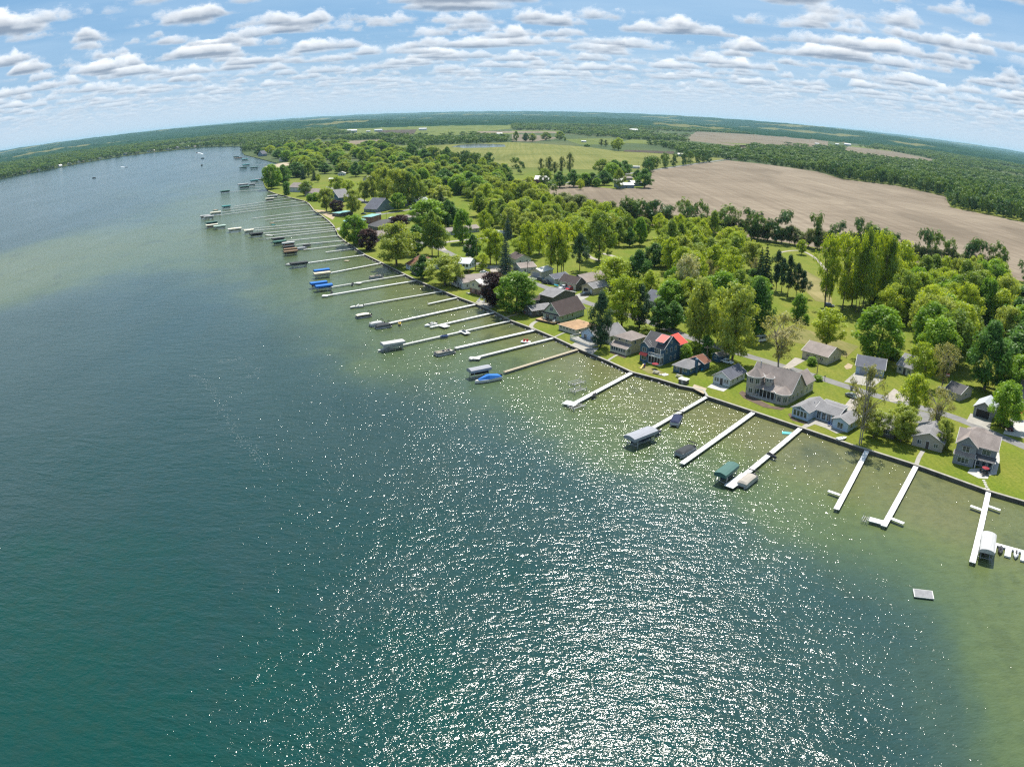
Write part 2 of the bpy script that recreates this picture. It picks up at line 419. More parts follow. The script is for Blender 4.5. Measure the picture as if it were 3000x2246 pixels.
FIELDS = {
 'stubble_field': [(1561,555),(1656,540),(1805,553),(1883,551),(1912,505),(1903,499),(2131,469),(2250,481),(2396,502),(2470,524),(2623,542),(2708,560),(2770,574),(2786,606),(3000,649),(3300,735),(3300,905),(3000,822),(2900,802),(2650,762),(2453,734),(2362,719),(2217,697),(2104,683),(1980,668),(1850,652),(1735,632),(1623,588)],
 'crop_field': [(1235,452),(1242,428),(1500,417),(1717,430),(1800,442),(1975,452),(2131,464),(1890,498),(1730,497),(1500,490),(1320,482)],
 'far_field': [(981,369),(1089,366),(1282,364),(1500,362),(1500,377),(1430,384),(1360,395),(1208,404),(1106,399),(987,389)],
 'dark_field': [(1832,439),(1975,443),(1975,451),(1825,444)],
 'tan_field': [(2039,385),(2250,396),(2426,405),(2426,431),(2250,424),(2171,430),(2009,410)],
 'strip_field': [(2314,386),(2380,389),(2548,411),(2548,426),(2430,412)],
 'rose_field': [(2487,426),(2616,442),(2748,468),(2720,478),(2531,459),(2470,444)],
 'small_field': [(2151,425),(2191,425),(2188,446),(2160,440)],
 'back_field': [(1652,408),(1798,404),(1791,424),(1700,423)],
 'orchard_field': [(1500,394),(1560,394),(1640,404),(1560,416),(1500,414)],
}
FM = {'stubble_field': M_SOIL, 'crop_field': M_CROP, 'far_field': M_CROP2, 'dark_field': M_SOIL2, 'tan_field': M_SOIL3, 'strip_field': M_SOIL3, 'rose_field': M_SOIL3, 'small_field': M_SOIL3, 'back_field': M_CROP2, 'orchard_field': M_SOIL3}
FIELD_W = {k: [tuple(sv(x, y))[:2] for x, y in v] for k, v in FIELDS.items()}
for k, v in FIELDS.items(): area(k, v, GZ + .06, FM[k])
area('brown_field', [(1100,383),(1222,380),(1212,394),(1110,391)], GZ + .14, M_SOIL2)
area('crop_strip', [(2487,424),(2560,430),(2616,438),(2616,442),(2487,428)], GZ + .16, M_CROP2)

rf_ = random.Random(4); n_far = 0
while n_far < 16:                              # further fields scattered through the distant woods
    y = rf_.uniform(1700, 4600); x = rf_.uniform(-.25, .78)*y; a, b, t = rf_.uniform(70, 160), rf_.uniform(110, 240), rf_.uniform(-.5, .5)
    if inside((x, y), LAKE_POLY) or any(inside((x, y), q) for q in FIELD_W.values()): continue
    q = [(x+a*u*math.cos(t)-b*v*math.sin(t), y+a*u*math.sin(t)+b*v*math.cos(t)) for u, v in ((-1,-1),(1,-1),(1,1),(-1,1))]
    sheet('far_field', q, GZ+.1+.02*n_far, rf_.choice((M_SOIL3, M_CROP2, M_CROP2, M_SOIL))); FIELD_W['f%d' % n_far] = q; n_far += 1

def water_simple(name, base):
    m, nt, out = nt_new(name); b = N(nt, 'ShaderNodeBsdfPrincipled'); L(nt, b.outputs[0], out.inputs[0])
    b.inputs['Base Color'].default_value = (*base, 1); b.inputs['Roughness'].default_value = .12; b.inputs['IOR'].default_value = 1.33
    bn = N(nt, 'ShaderNodeBump'); bn.inputs['Distance'].default_value = .05; L(nt, noise(nt, geo_pos(nt), .6, 4), bn.inputs['Height']); L(nt, bn.outputs[0], b.inputs['Normal'])
    return m
POND = [(1322,431),(1345,425),(1400,421),(1478,424),(1482,430),(1420,433),(1360,434)]
area('farm_pond', POND, GZ + .12, water_simple('pond water', (.10,.12,.12)))
FIELD_W['pond'] = [tuple(sv(x, y))[:2] for x, y in POND]

M_ROAD = mat('worn asphalt', (.17,.165,.16), .9, .16, .35, coords='POS', bump=.01)
M_CONC = mat('pale concrete', (.28,.265,.235), .85, .14, .6, coords='POS')
M_GRAV = mat('gravel', (.30,.27,.235), .95, .2, .8, coords='POS', bump=.03)
M_DIRT = mat('bare sandy soil', (.33,.26,.17), .95, .2, .5, coords='POS')
def pth(pts): return [sv(x, y) for x, y in pts]
ribbon('country_road', pth([(1500,560),(1557,551),(1656,536),(1760,521),(1870,504),(2000,485),(2131,466),(2220,454)]), 7.5, GZ + .08, M_ROAD)
ribbon('lake_road', pth([(3090,1345),(3000,1304),(2930,1275),(2794,1219),(2658,1181),(2545,1150),(2450,1120),(2385,1099),(2249,1058),(2188,1040),(2080,1008),(1990,976),(1930,953),(1840,922),(1726,888),(1690,873),(1636,855),(1590,838),(1555,826),(1500,806),(1420,778),(1348,757),(1303,735),(1250,716),(1180,690),(1120,664),(1101,640),(1112,630),(1167,621),(1215,612),(1270,606)]), 4.4, GZ + .02, M_ROAD)
ribbon('side_lane', pth([(1270,716),(1312,709),(1374,702),(1440,694),(1500,676)]), 4.2, GZ + .026, M_GRAV)
ribbon('field_path', pth([(2280,740),(2310,734),(2345,733),(2375,745),(2400,765),(2420,790)]), 2.0, GZ + .03, M_GRAV)
# the haze: one box of even air
# ------------------------------------------------------------------ the lake: depth of the shoals surveyed from the photograph
DEPTH = [ # (X, Y, shallowness)
 (3000,1600,.86),(2800,1480,.97),(2600,1400,.98),(2450,1340,1),(2300,1300,1),(2100,1200,1),(1950,1150,1),(1800,1110,1),(1650,1030,1),(1500,980,1),(1350,910,.95),(1200,850,.92),(1100,790,.9),(1000,740,.85),(950,680,.8),(900,620,.8),
 (2900,1750,.70),(2990,1950,.72),(2990,2200,.66),(2850,2246,.34),(2750,2050,.36),(2900,2100,.55),(2600,1900,.30),(2700,1800,.50),(2550,1650,.56),(2400,1550,.62),(2200,1480,.66),(2050,1430,.58),(2300,1650,.30),(2450,1750,.30),(2100,1550,.26),(1900,1420,.45),(2000,1500,.28),
 (1750,1330,.52),(1800,1250,.82),(1650,1180,.85),(1550,1220,.45),(1600,1280,.36),(1500,1130,.75),(1400,1110,.52),(1450,1190,.32),(1300,1060,.72),(1250,1080,.5),(1200,1000,.74),(1150,1050,.48),(1300,1150,.30),(1400,1250,.26),(1600,1400,.2),(1700,1500,.16),
 (1050,960,.62),(1000,1000,.45),(950,900,.6),(900,850,.62),(850,820,.55),(850,900,.42),(900,1000,.32),(800,780,.6),(750,740,.62),(700,790,.5),(650,740,.66),(600,700,.72),(560,740,.62),(500,780,.5),(620,810,.36),(450,820,.3),(540,850,.26),
 (450,700,.72),(350,700,.66),(400,740,.62),(250,740,.70),(300,790,.46),(150,780,.72),(50,830,.76),(0,850,.74),(100,860,.46),(550,620,.55),(520,560,.42),(600,560,.5),(680,600,.66),(760,620,.72),(700,520,.42),(500,650,.5),(400,640,.34),
 (0,950,.26),(150,950,.24),(300,900,.22),(450,950,.2),(600,950,.22),(700,1000,.26),(800,1100,.22),(1000,1200,.18),(1200,1300,.16),(400,1100,.18),(100,1150,.18),
 (0,1350,.12),(300,1350,.12),(600,1400,.1),(900,1500,.10),(1200,1600,.10),(1500,1700,.10),(1900,1700,.14),(2200,1900,.16),(2500,2150,.18),(1800,2100,.08),(1200,2100,.04),(600,2000,.02),(0,2000,0),(0,2246,0),(600,2246,0),(300,1700,.04),(2300,2246,.12),
 (300,600,.26),(150,650,.24),(0,700,.24),(0,600,.24),(300,530,.26),(450,480,.26),(600,460,.3),(650,440,.34),(100,540,.28),(560,520,.3),(690,480,.4)]
ctrl = []
for X, Y, d in DEPTH:
    p = sv(X, Y, 0); ctrl.append((math.atan2(p.x, p.y), math.log(math.hypot(p.x, p.y)), d))
ctrl = np.array(ctrl)
na, nr = 190, 230
az = np.linspace(rad(-100), rad(100), na); lr = np.linspace(math.log(18), math.log(3600), nr)
A, R_ = np.meshgrid(az, lr)
D2 = ((A[..., None] - ctrl[:, 0])/.75)**2*5 + ((R_[..., None] - ctrl[:, 1])/1.0)**2*5
Wt = np.exp(-D2/(2*.085**2*5)) + 1e-5/(D2+.01)**2
val = (Wt*ctrl[:, 2]).sum(-1)/Wt.sum(-1)
xs = np.exp(R_)*np.sin(A); ys = np.exp(R_)*np.cos(A)
verts = np.stack([xs, ys, np.zeros_like(xs)], -1).reshape(-1, 3)
idx = np.arange(na*nr).reshape(nr, na)
faces = np.stack([idx[:-1, :-1], idx[1:, :-1], idx[1:, 1:], idx[:-1, 1:]], -1).reshape(-1, 4)[:, ::-1]
# the disc under the drone
nv = len(verts); verts = np.vstack([verts, [[0, 0, 0]]]); fl = [tuple(int(i) for i in f) for f in faces]
fl += [(nv, int(idx[0, i+1]), int(idx[0, i])) for i in range(na-1)]
vals = np.append(val.reshape(-1), val[0].mean())
me = bpy.data.meshes.new('lake'); me.from_pydata([tuple(map(float, v)) for v in verts], [], fl); me.update()
at_ = me.attributes.new('shallows', 'FLOAT', 'POINT'); at_.data.foreach_set('value', vals.astype(np.float32))
if me.polygons[0].normal.z < 0: me.flip_normals()
lake = link('lake', me); tag(lake, kind='structure')
def lake_mat():
    m, nt, out = nt_new('lake water')
    b = N(nt, 'ShaderNodeBsdfPrincipled'); L(nt, b.outputs[0], out.inputs[0])
    p = geo_pos(nt)
    at = N(nt, 'ShaderNodeAttribute', attribute_name='shallows').outputs['Fac']
    weed = noise(nt, p, .035, 5, .6, .5); weed2 = noise(nt, p, .4, 4, .6)
    patch = noise(nt, mapping(nt, p, (1,.5,1), (0,0,rad(40))), .07, 4, .55, .4)
    s = math_n(nt, 'ADD', at, math_n(nt, 'MULTIPLY', math_n(nt, 'SUBTRACT', weed, .5), .30))
    bed = ramp(nt, s, [(0.0, (.002,.038,.032)), (.08, (.006,.036,.035)), (.16, (.012,.040,.040)), (.33, (.021,.052,.049)), (.43, (.036,.068,.050)), (.54, (.064,.097,.045)), (.80, (.094,.118,.041)), (1.0, (.120,.124,.051))])
    bed = mixc(nt, math_n(nt, 'MULTIPLY', ramp(nt, math_n(nt, 'MULTIPLY', patch, 1.0), [(.56, 0.0), (.70, 1.0)]), math_n(nt, 'MULTIPLY', at, .55)), bed, (.022,.036,.020))
    bed = mixc(nt, math_n(nt, 'MULTIPLY', ramp(nt, weed2, [(.42, 0.0), (.66, 1.0)]), .22), bed, (.02,.036,.02))
    L(nt, bed, b.inputs['Base Color'])
    b.inputs['IOR'].default_value = 1.333; b.inputs['Roughness'].default_value = .125; b.inputs['Specular IOR Level'].default_value = .5
    # wind ripples: crests lie across the wind, three sizes, gusts roughen some lanes
    def waves(rot, sx, sy, sc, det, ro): return noise(nt, mapping(nt, p, (sx, sy, 1), (0,0,rad(rot))), sc, det, ro, .35)
    w1 = waves(20, .45, 1, .26, 3, .55); w2 = waves(34, .5, 1, .85, 3, .6); w3 = waves(8, .6, 1, 2.4, 2, .55)
    gust = ramp(nt, noise(nt, mapping(nt, p, (1, .35, 1), (0,0,rad(35))), .02, 4, .55, .5), [(.35, .60), (.65, 1.15)])
    h = math_n(nt, 'ADD', math_n(nt, 'ADD', math_n(nt, 'MULTIPLY', w1, .46), math_n(nt, 'MULTIPLY', w2, .30)), math_n(nt, 'MULTIPLY', w3, .125))
    h = math_n(nt, 'MULTIPLY', h, gust)
    bn = N(nt, 'ShaderNodeBump'); bn.inputs['Strength'].default_value = 1.0; bn.inputs['Distance'].default_value = 1.0
    L(nt, h, bn.inputs['Height']); L(nt, bn.outputs[0], b.inputs['Normal'])
    return m
me.materials.append(lake_mat())

# thin lines of foam blown along the surface
random.seed(77); fo_ = MB()
for path, n_ in (([(560,1098),(590,1110),(630,1150),(660,1210),(690,1270),(740,1320),(800,1375)], 330), ([(640,1062),(700,1050),(760,1085),(730,1110)], 150), ([(480,560),(600,530),(700,540)], 120)):
    P_ = [sv(x, y, .03) for x, y in path]
    for _ in range(n_):
        i = random.randrange(len(P_)-1); c = P_[i].lerp(P_[i+1], random.random()); d = (P_[i+1]-P_[i]).length
        c = c + Vector((random.gauss(0, 1.0), random.gauss(0, 1.0), 0)); s_ = random.uniform(.035, .11)
        fo_.poly([(c.x+s_*math.cos(t)*random.uniform(.6,1.5), c.y+s_*math.sin(t)*random.uniform(.6,1.2), .035+random.random()*.02) for t in (0,1.05,2.1,3.14,4.2,5.2)])
tag(fo_.build('foam_flecks', mat('lake foam', (.34,.38,.38), .9, .1, 1)), 'thin drifting lines of foam flecks on open water', None, None, 'stuff')
# ------------------------------------------------------------------ buildings
WHITE = mat('white trim paint', (.58,.58,.57), .55, .06, 1.0)
GLASS = glass()
SCREEN = mat('dark porch screen', (.03,.028,.026), .8, .2, 2)
WOOD = mat('weathered deck wood', (.33,.22,.13), .85, .2, 1.2, streak=(1,6,1))
GREYWOOD = mat('grey weathered wood', (.30,.29,.26), .9, .16, 1.2, streak=(1,6,1))
METAL = mat('galvanised steel', (.42,.44,.46), .45, .12, 3, metal=.6)
DARK = mat('dark rubber and plastic', (.018,.018,.02), .6, .2, 4)
STONE = mat('field stone', (.36,.34,.31), .95, .3, 3, bump=.05)
S = dict(blue=siding('deep blue siding', (.042,.095,.155)), white=siding('white siding', (.52,.54,.56)), cream=siding('cream siding', (.50,.46,.34)), tan=siding('tan siding', (.44,.37,.26)),
  sage=siding('sage green siding', (.30,.36,.28)), taupe=siding('taupe siding', (.34,.31,.27)), grey=siding('mid grey siding', (.20,.215,.24)), dark=siding('dark olive siding', (.10,.095,.085)),
  ltblue=siding('pale blue siding', (.36,.46,.58)), brick=siding('red brown brick', (.22,.10,.07), brick=True), bluegrey=siding('blue grey siding', (.17,.22,.27)), batten=siding('white board and batten', (.62,.65,.68), vertical=True),
  ltgrey=siding('light grey siding', (.46,.47,.47)), beige=siding('beige siding', (.50,.46,.38)), maroon=siding('maroon boards', (.12,.035,.03), vertical=True))
RF = dict(brown=roof_mat('dark brown shingles', (.075,.055,.052)), grey=roof_mat('grey shingles', (.20,.195,.20)), taupe=roof_mat('taupe shingles', (.25,.21,.19)), tan=roof_mat('tan brown shingles', (.36,.23,.13)),
  white=roof_mat('white metal roofing', (.56,.55,.52), .06, True), red=roof_mat('red metal roofing', (.62,.075,.055), .08, True), slate=roof_mat('slate blue shingles', (.105,.11,.135)), char=roof_mat('charcoal shingles', (.085,.082,.085)),
  teal=roof_mat('teal metal roofing', (.16,.36,.34), .1, True), rust=roof_mat('rust brown shingles', (.17,.075,.048)), ltgrey=roof_mat('light grey metal roofing', (.42,.44,.46), .08, True))
LANDMARKS = []                                   # (words for it, position) used when describing trees and docks

_wcache = {}
def window_mesh(w, h, mull, fm):
    k = (round(w,2), round(h,2), mull, fm.name)
    if k not in _wcache:
        t = .075; f = MB()
        f.box(-w/2-t, -.06, -t, w/2+t, .02, 0).box(-w/2-t, -.06, h, w/2+t, .02, h+t)
        f.box(-w/2-t, -.06, 0, -w/2, .02, h).box(w/2, -.06, 0, w/2+t, .02, h)
        for i in range(1, mull):
            x = -w/2 + w*i/mull; f.box(x-.04, -.055, 0, x+.04, .02, h)
        p = MB().box(-w/2, -.03, 0, w/2, .01, h)
        _wcache[k] = (f.mesh('window_frame', fm), p.mesh('window_pane', GLASS))
    return _wcache[k]
FROT = {'F': 0, 'R': rad(90), 'B': rad(180), 'L': rad(-90)}
def face_pt(v, face, u, z, out=0):
    x0, y0, w, d = v
    return {'F': (x0+u, y0-out, z), 'R': (x0+w+out, y0+u, z), 'B': (x0+w-u, y0+d+out, z), 'L': (x0-out, y0+d-u, z)}[face]
def win(root, v, face, u, z, w, h, mull=1, fm=None, name='window'):
    a, b = window_mesh(w, h, mull, fm or WHITE)
    o = link(name, a, root); o.location = face_pt(v, face, u, z, .012); o.rotation_euler = (0, 0, FROT[face])
    link('pane', b, o); return o
def wins(root, v, face, n, z, w, h, mull=1, u0=None, u1=None, fm=None):
    Lw = v[2] if face in 'FB' else v[3]
    u0 = .4 if u0 is None else u0; u1 = Lw-.4 if u1 is None else u1
    for i in range(n): win(root, v, face, u0 + (u1-u0)*(i+.5)/n, z, w, h, mull, fm)
def door(root, v, face, u, w=.95, h=2.05, m=None, z=.12, name='door'):
    b = MB().box(-w/2, -.07, 0, w/2, .02, h); b.mi = 1
    b.box(-w/2-.1, -.05, 0, -w/2, .02, h+.1).box(w/2, -.05, 0, w/2+.1, .02, h+.1).box(-w/2, -.05, h, w/2, .02, h+.1)
    o = b.build(name, [m or mat('dark door paint', (.06,.05,.05), .5), WHITE], root); o.location = face_pt(v, face, u, z, .01); o.rotation_euler = (0,0,FROT[face])
    if name == 'door': MB().box(w*.30, -.12, h*.46, w*.38, -.07, h*.52).build('handle', METAL, o)
    return o
GDOOR = siding('garage door panels', (.30,.31,.34), .3)
def garage_doorway(root, v, face, u, w=2.6, h=2.2, m=None): return door(root, v, face, u, w, h, m or GDOOR, .05, 'garage_doorway')
def vol(root, x0, y0, w, d, h, rt='gy', pitch=.45, wm=None, rm=None, z0=0.0, over=.45, trim=None, th=.16, walls=True):
    """one block of a building: walls with their gables, a roof with depth, and a trim board round its edge"""
    wm = wm or S['white']; rm = rm or RF['grey']; trim = trim or WHITE
    x1, y1, zt = x0+w, y0+d, z0+h
    b = MB(); base = z0-.15
    if rt == 'gy': rz = zt + pitch*w/2
    elif rt == 'gx': rz = zt + pitch*d/2
    if walls:
        if rt in ('hip', 'flat', 'pyr'): b.box(x0, y0, base, x1, y1, zt)
        elif rt == 'gy':
            xm = (x0+x1)/2
            b.loft([[(x0,y,base),(x1,y,base),(x1,y,zt),(xm,y,rz),(x0,y,zt)] for y in (y0, y1)])
        elif rt == 'gx':
            ym = (y0+y1)/2
            b.loft([[(x,y0,base),(x,y1,base),(x,y1,zt),(x,ym,rz),(x,y0,zt)] for x in (x1, x0)])
        elif rt == 'shed':
            zb = zt + pitch*d
            b.loft([[(x,y0,base),(x,y1,base),(x,y1,zb),(x,y0,zt)] for x in (x1, x0)])
        b.build('wall', wm, root)
    r = MB(); t = MB(); o = over; dn = .03
    def slab(pts):                               # roof plane with thickness
        top = [Vector(p) + Vector((0,0,th)) for p in pts]; bot = [Vector(p) + Vector((0,0,dn)) for p in pts]
        r.poly(top); r.poly(list(reversed(bot)))
    def edge(a, c):                              # trim board along a roof edge
        a, c = Vector(a), Vector(c)
        t.poly([a+Vector((0,0,dn-.03)), c+Vector((0,0,dn-.03)), c+Vector((0,0,th+.012)), a+Vector((0,0,th+.012))])
        t.poly([c+Vector((0,0,dn-.03)), a+Vector((0,0,dn-.03)), a+Vector((0,0,th+.012)), c+Vector((0,0,th+.012))])
        n = (c-a).cross(Vector((0,0,1))).normalized()*.09
        t.poly([a+Vector((0,0,th+.012)), c+Vector((0,0,th+.012)), c-n+Vector((0,0,th+.012)), a-n+Vector((0,0,th+.012))])
    if rt == 'gy':
        xm = (x0+x1)/2; e = zt - pitch*o
        A_,B_,C_ = (x0-o,y0-o,e),(xm,y0-o,rz),(x1+o,y0-o,e); D_,E_,F_ = (x0-o,y1+o,e),(xm,y1+o,rz),(x1+o,y1+o,e)
        slab([A_,B_,E_,D_]); slab([B_,C_,F_,E_]); 
        for p, q in ((A_,B_),(B_,C_),(C_,F_),(F_,E_),(E_,D_),(D_,A_)): edge(p, q)
    elif rt == 'gx':
        ym = (y0+y1)/2; e = zt - pitch*o
        A_,B_,C_ = (x0-o,y0-o,e),(x0-o,ym,rz),(x0-o,y1+o,e); D_,E_,F_ = (x1+o,y0-o,e),(x1+o,ym,rz),(x1+o,y1+o,e)
        slab([A_,D_,E_,B_]); slab([B_,E_,F_,C_])
        for p, q in ((A_,D_),(D_,E_),(E_,F_),(F_,C_),(C_,B_),(B_,A_)): edge(p, q)
    elif rt in ('hip', 'pyr'):
        e = zt - pitch*o; k = min(w, d)/2; rz = zt + pitch*k
        P = [(x0-o,y0-o,e),(x1+o,y0-o,e),(x1+o,y1+o,e),(x0-o,y1+o,e)]
        if w >= d: R0, R1 = (x0+k, (y0+y1)/2, rz), (x1-k, (y0+y1)/2, rz); slab([P[0],P[1],R1,R0]); slab([P[1],P[2],R1]); slab([P[2],P[3],R0,R1]); slab([P[3],P[0],R0])
        else: R0, R1 = ((x0+x1)/2, y0+k, rz), ((x0+x1)/2, y1-k, rz); slab([P[0],P[1],R0]); slab([P[1],P[2],R1,R0]); slab([P[2],P[3],R1]); slab([P[3],P[0],R0,R1])
        for i in range(4): edge(P[i], P[(i+1)%4])
    elif rt == 'shed':
        e0 = zt - pitch*o; e1 = zt + pitch*(d)
        P = [(x0-o,y0-o,e0),(x1+o,y0-o,e0),(x1+o,y1,e1),(x0-o,y1,e1)]; slab(P)
        for i in range(4): edge(P[i], P[(i+1)%4])
    elif rt == 'flat':
        P = [(x0-o,y0-o,zt),(x1+o,y0-o,zt),(x1+o,y1+o,zt+.12),(x0-o,y1+o,zt+.12)]; slab(P)
        for i in range(4): edge(P[i], P[(i+1)%4])
    ro = r.build('roof', rm, root); t.build('roof_trim', trim, root)
    return (x0, y0, w, d)
def turret(root, cx, cy, rr, z0, z1, rh, wm, rm, n=8, a0=22.5, windows=True, wz=None, wh=1.2, rear=None):
    ang = [rad(a0 + 360/n*i) for i in range(n)]
    MB().prism([(cx+rr*math.cos(a), cy+rr*math.sin(a)) for a in ang], z0, z1).build('bay', wm, root)
    r = MB(); R2 = rr+.4; ring = [(cx+R2*math.cos(a), cy+R2*math.sin(a), z1) for a in ang]; apex = (cx, cy + (rear or 0), z1+rh)
    for i in range(n): r.poly([ring[i], ring[(i+1)%n], apex])
    r.poly(list(reversed(ring))); r.build('bay_roof', rm, root)
    t = MB()
    for i in range(n):
        a, b = Vector(ring[i]), Vector(ring[(i+1)%n]); t.bar(a, b, .05, .09)
    t.build('roof_trim', WHITE, root)
    if windows:
        side = 2*rr*math.sin(math.pi/n)
        for i in range(n):
            am = rad(a0 + 360/n*(i+.5)); nx, ny = math.cos(am), math.sin(am)
            if ny > .3: continue
            a, b = window_mesh(side*.62, wh, 1 if side < 1.6 else 2, WHITE)
            ap = rr*math.cos(math.pi/n)
            o = link('window', a, root); o.location = (cx+nx*(ap+.012), cy+ny*(ap+.012), wz if wz is not None else z0+.9); o.rotation_euler = (0,0,am+math.pi/2)
            link('pane', b, o)
def chimney(root, x, y, z0, z1, m=None, s=.35):
    b = MB().box(x-s, y-s, z0, x+s, y+s, z1).box(x-s-.06, y-s-.06, z1, x+s+.06, y+s+.06, z1+.12); b.build('chimney', m or S['brick'], root)
def vents(root, pts, m=None):
    for x, y, z in pts: MB().tube((x,y,z-.3),(x,y,z+.35),.09,.09,6).build('roof_vent', m or METAL, root)
def railing(root, pts, z, h=.95, m=None, name='railing'):
    b = MB()
    for (xa,ya),(xb,yb) in zip(pts[:-1], pts[1:]):
        b.bar((xa,ya,z+h),(xb,yb,z+h),.05); b.bar((xa,ya,z+.12),(xb,yb,z+.12),.03)
        n = max(2, int(math.hypot(xb-xa,yb-ya)/.3))
        for i in range(n+1):
            t = i/n; b.bar((xa+(xb-xa)*t,ya+(yb-ya)*t,z),(xa+(xb-xa)*t,ya+(yb-ya)*t,z+h),.05 if i in (0,n) else .02)
    b.build(name, m or WHITE, root)
def house(name, label, cat, A, B, C=None, depth=None, mark=None, ang=None, grp=None):
    a, b_ = sv(*A), sv(*B); d = b_-a; w = d.length
    th = math.atan2(d.y, d.x)
    if ang is not None:
        th = rad(ang); w = math.dist(A, B)/px_per_m((a+b_)/2)/max(.55, abs(math.cos(th + math.atan2(a.x, a.y))))
    if C is not None:
        e = sv(*C)-b_; n = Vector((-math.sin(th), math.cos(th), 0)); depth = e.dot(n)
    r = empty(name, a, th, label, cat, grp)
    c = a + Vector((math.cos(th)*w/2 - math.sin(th)*depth/2, math.sin(th)*w/2 + math.cos(th)*depth/2, 0))
    LANDMARKS.append((mark or label, c, max(w, depth)/2, r)); return r, w, depth
BUILT = []
def plain(name, label, cat, A, B, C=None, depth=None, h=2.6, rt='gy', pitch=.45, wm='white', rm='grey', wF=2, wR=2, gd=0, dr=True, mark=None, ang=None, st=1, vents_n=0, wms=.9, cap=None):
    r, w, d = house(name, label, cat, A, B, C, depth, mark, ang)
    if cap: d = min(d, cap)
    v = vol(r, 0, 0, w, d, h, rt, pitch, S[wm], RF[rm])
    hh = h/st
    for s_ in range(st):
        z = hh*s_ + .95
        if gd and s_ == 0:
            gw = min(4.6, w*.62) if gd == 1 else min(2.5, w*.38)
            for i in range(gd): garage_doorway(r, v, 'F', w*(.5 if gd == 1 else .27+.46*i), gw)
        elif wF:
            if dr and s_ == 0: door(r, v, 'F', w*.5); wins(r, v, 'F', 1, z, wms*1.2, 1.05, 2, .3, w*.5-.7); wins(r, v, 'F', 1, z, wms*1.2, 1.05, 2, w*.5+.7, w-.3)
            else: wins(r, v, 'F', wF, z, wms, 1.1, 2)
        if wR: wins(r, v, 'R', wR, z, wms*.85, 1.05); wins(r, v, 'L', max(1, wR-1), z, wms*.8, 1.0)
    if vents_n: vents(r, [(w*(.25+.5*i/max(1,vents_n-1)) if rt != 'gy' else w*.68, d*(.3+.4*i/max(1,vents_n-1)) if rt == 'gy' else d*.62, h+pitch*(w*.32 if rt == 'gy' else d*.38)) for i in range(vents_n)])
    BUILT.append((name, r, w, d, h)); return r, w, d, v

# -- blue house with the red metal roofs
r, w, d = house('blue_house', 'tall deep blue house with red metal dormer roof and screened porch', 'house', (1875,1055), (1934,1072), (1996,1035), mark='blue house with red roofs')
bl = S['blue']; rf = RF['char']
v = vol(r, 0, 1.7, w, 8.6, 5.5, 'gx', .78, bl, rf)
wins(r, v, 'R', 3, 3.7, .8, 1.35); wins(r, v, 'R', 2, .9, .7, 1.3, 1, 3, 8); win(r, v, 'R', 4.3, 6.5, .7, .7)
wins(r, v, 'L', 3, 3.7, .8, 1.2)
vb = vol(r, 0, 0, w*.42, 1.9, 5.5, 'gy', .78, bl, rf, over=.4)
# roof behind the little gable runs back to the main ridge
vol(r, 0, 1.9, w*.42, 3.2, 5.5, 'gy', .78, bl, rf, over=.38, walls=False)
win(r, vb, 'F', w*.21, 3.5, 1.5, 1.4, 2); win(r, vb, 'F', w*.21, .75, 1.8, 1.3, 2)
aw = MB().poly([(w*.03,-.9,2.35),(w*.39,-.9,2.35),(w*.39,-.03,3.15),(w*.03,-.03,3.15)]).poly([(w*.03,-.03,3.12),(w*.39,-.03,3.12),(w*.39,-.9,2.32),(w*.03,-.9,2.32)]); aw.build('awning', RF['red'], r)
px0 = w*.42
pv = (px0, 0, w-px0, 1.7)
pf = MB().box(px0, 0, .0, w, .06, .35).box(w-.06, 0, .0, w, 1.7, .35).box(px0, -.03, 2.55, w+.03, 1.7, 2.85)
n = 4
for i in range(n+1): x = px0 + (w-px0)*i/n; pf.box(x-.06, -.02, .35, x+.06, .1, 2.55)
for i in range(3): pf.box(w-.1, 1.7*i/2-.05, .35, w+.02, 1.7*i/2+.05, 2.55)
pf.build('porch_frame', WHITE, r); MB().box(px0+.05, .08, .1, w-.08, 1.66, 2.5).build('porch_screen', SCREEN, r)
railing(r, [(px0, 0), (w, 0), (w, 1.7)], 2.85)
win(r, v, 'F', w*.70, 2.95, 2.3, 1.95, 3); MB().bar((w-.05,.05,2.85),(w-.05,.05,5.5),.09).build('porch_post', WHITE, r)
dm = MB().box(w*.62, 2.6, 5.9, w*.90, 5.0, 7.35); dm.build('dormer', bl, r)
win(r, (w*.62, 2.6, w*.28, 1), 'F', w*.14, 6.75, 1.2, .45, 2)
vol(r, w*.58, 2.1, w*.36, 3.4, 7.35, 'shed', .42, bl, RF['red'], walls=False, over=.25)
v2 = vol(r, .6, 10.3, w-.4, max(4.5, d-12), 5.2, 'gy', .55, bl, RF['red']); wins(r, v2, 'R', 2, 3.8, 1.0, 1.1, 2); wins(r, v2, 'R', 2, 1.1, .8, 1.1)
BLUE = r
# -- the big taupe house
r, w, d = house('shingled_house', 'large taupe shingle roofed house with bay turrets and dark screened porch', 'house', (2180,1151), (2303,1188), (2367,1145), mark='large taupe turreted house')
tp, rt_ = S['taupe'], RF['taupe']
v = vol(r, 0, 2.6, w, 9.6, 3.3, 'gx', 1.0, tp, rt_, over=.5)
wins(r, v, 'R', 3, 1.0, 1.0, 1.3); win(r, v, 'R', 4.8, 4.6, 1.0, 1.5); wins(r, v, 'L', 2, 1.0, 1.0, 1.2)
vol(r, w*.2, .55, w*.62, 2.6, 2.85, 'shed', .42, tp, rt_, walls=False, over=.35)
pb = MB().box(w*.22, .75, 0, w*.80, 2.6, .35); pb.build('porch_floor', STONE, r)
pf = MB(); n = 6
for i in range(n+1): x = w*.24 + w*.54*i/n; pf.box(x-.08, .8, .35, x+.08, .95, 2.85)
pf.box(w*.22, .78, 2.55, w*.80, .97, 2.88); pf.build('porch_frame', WHITE, r)
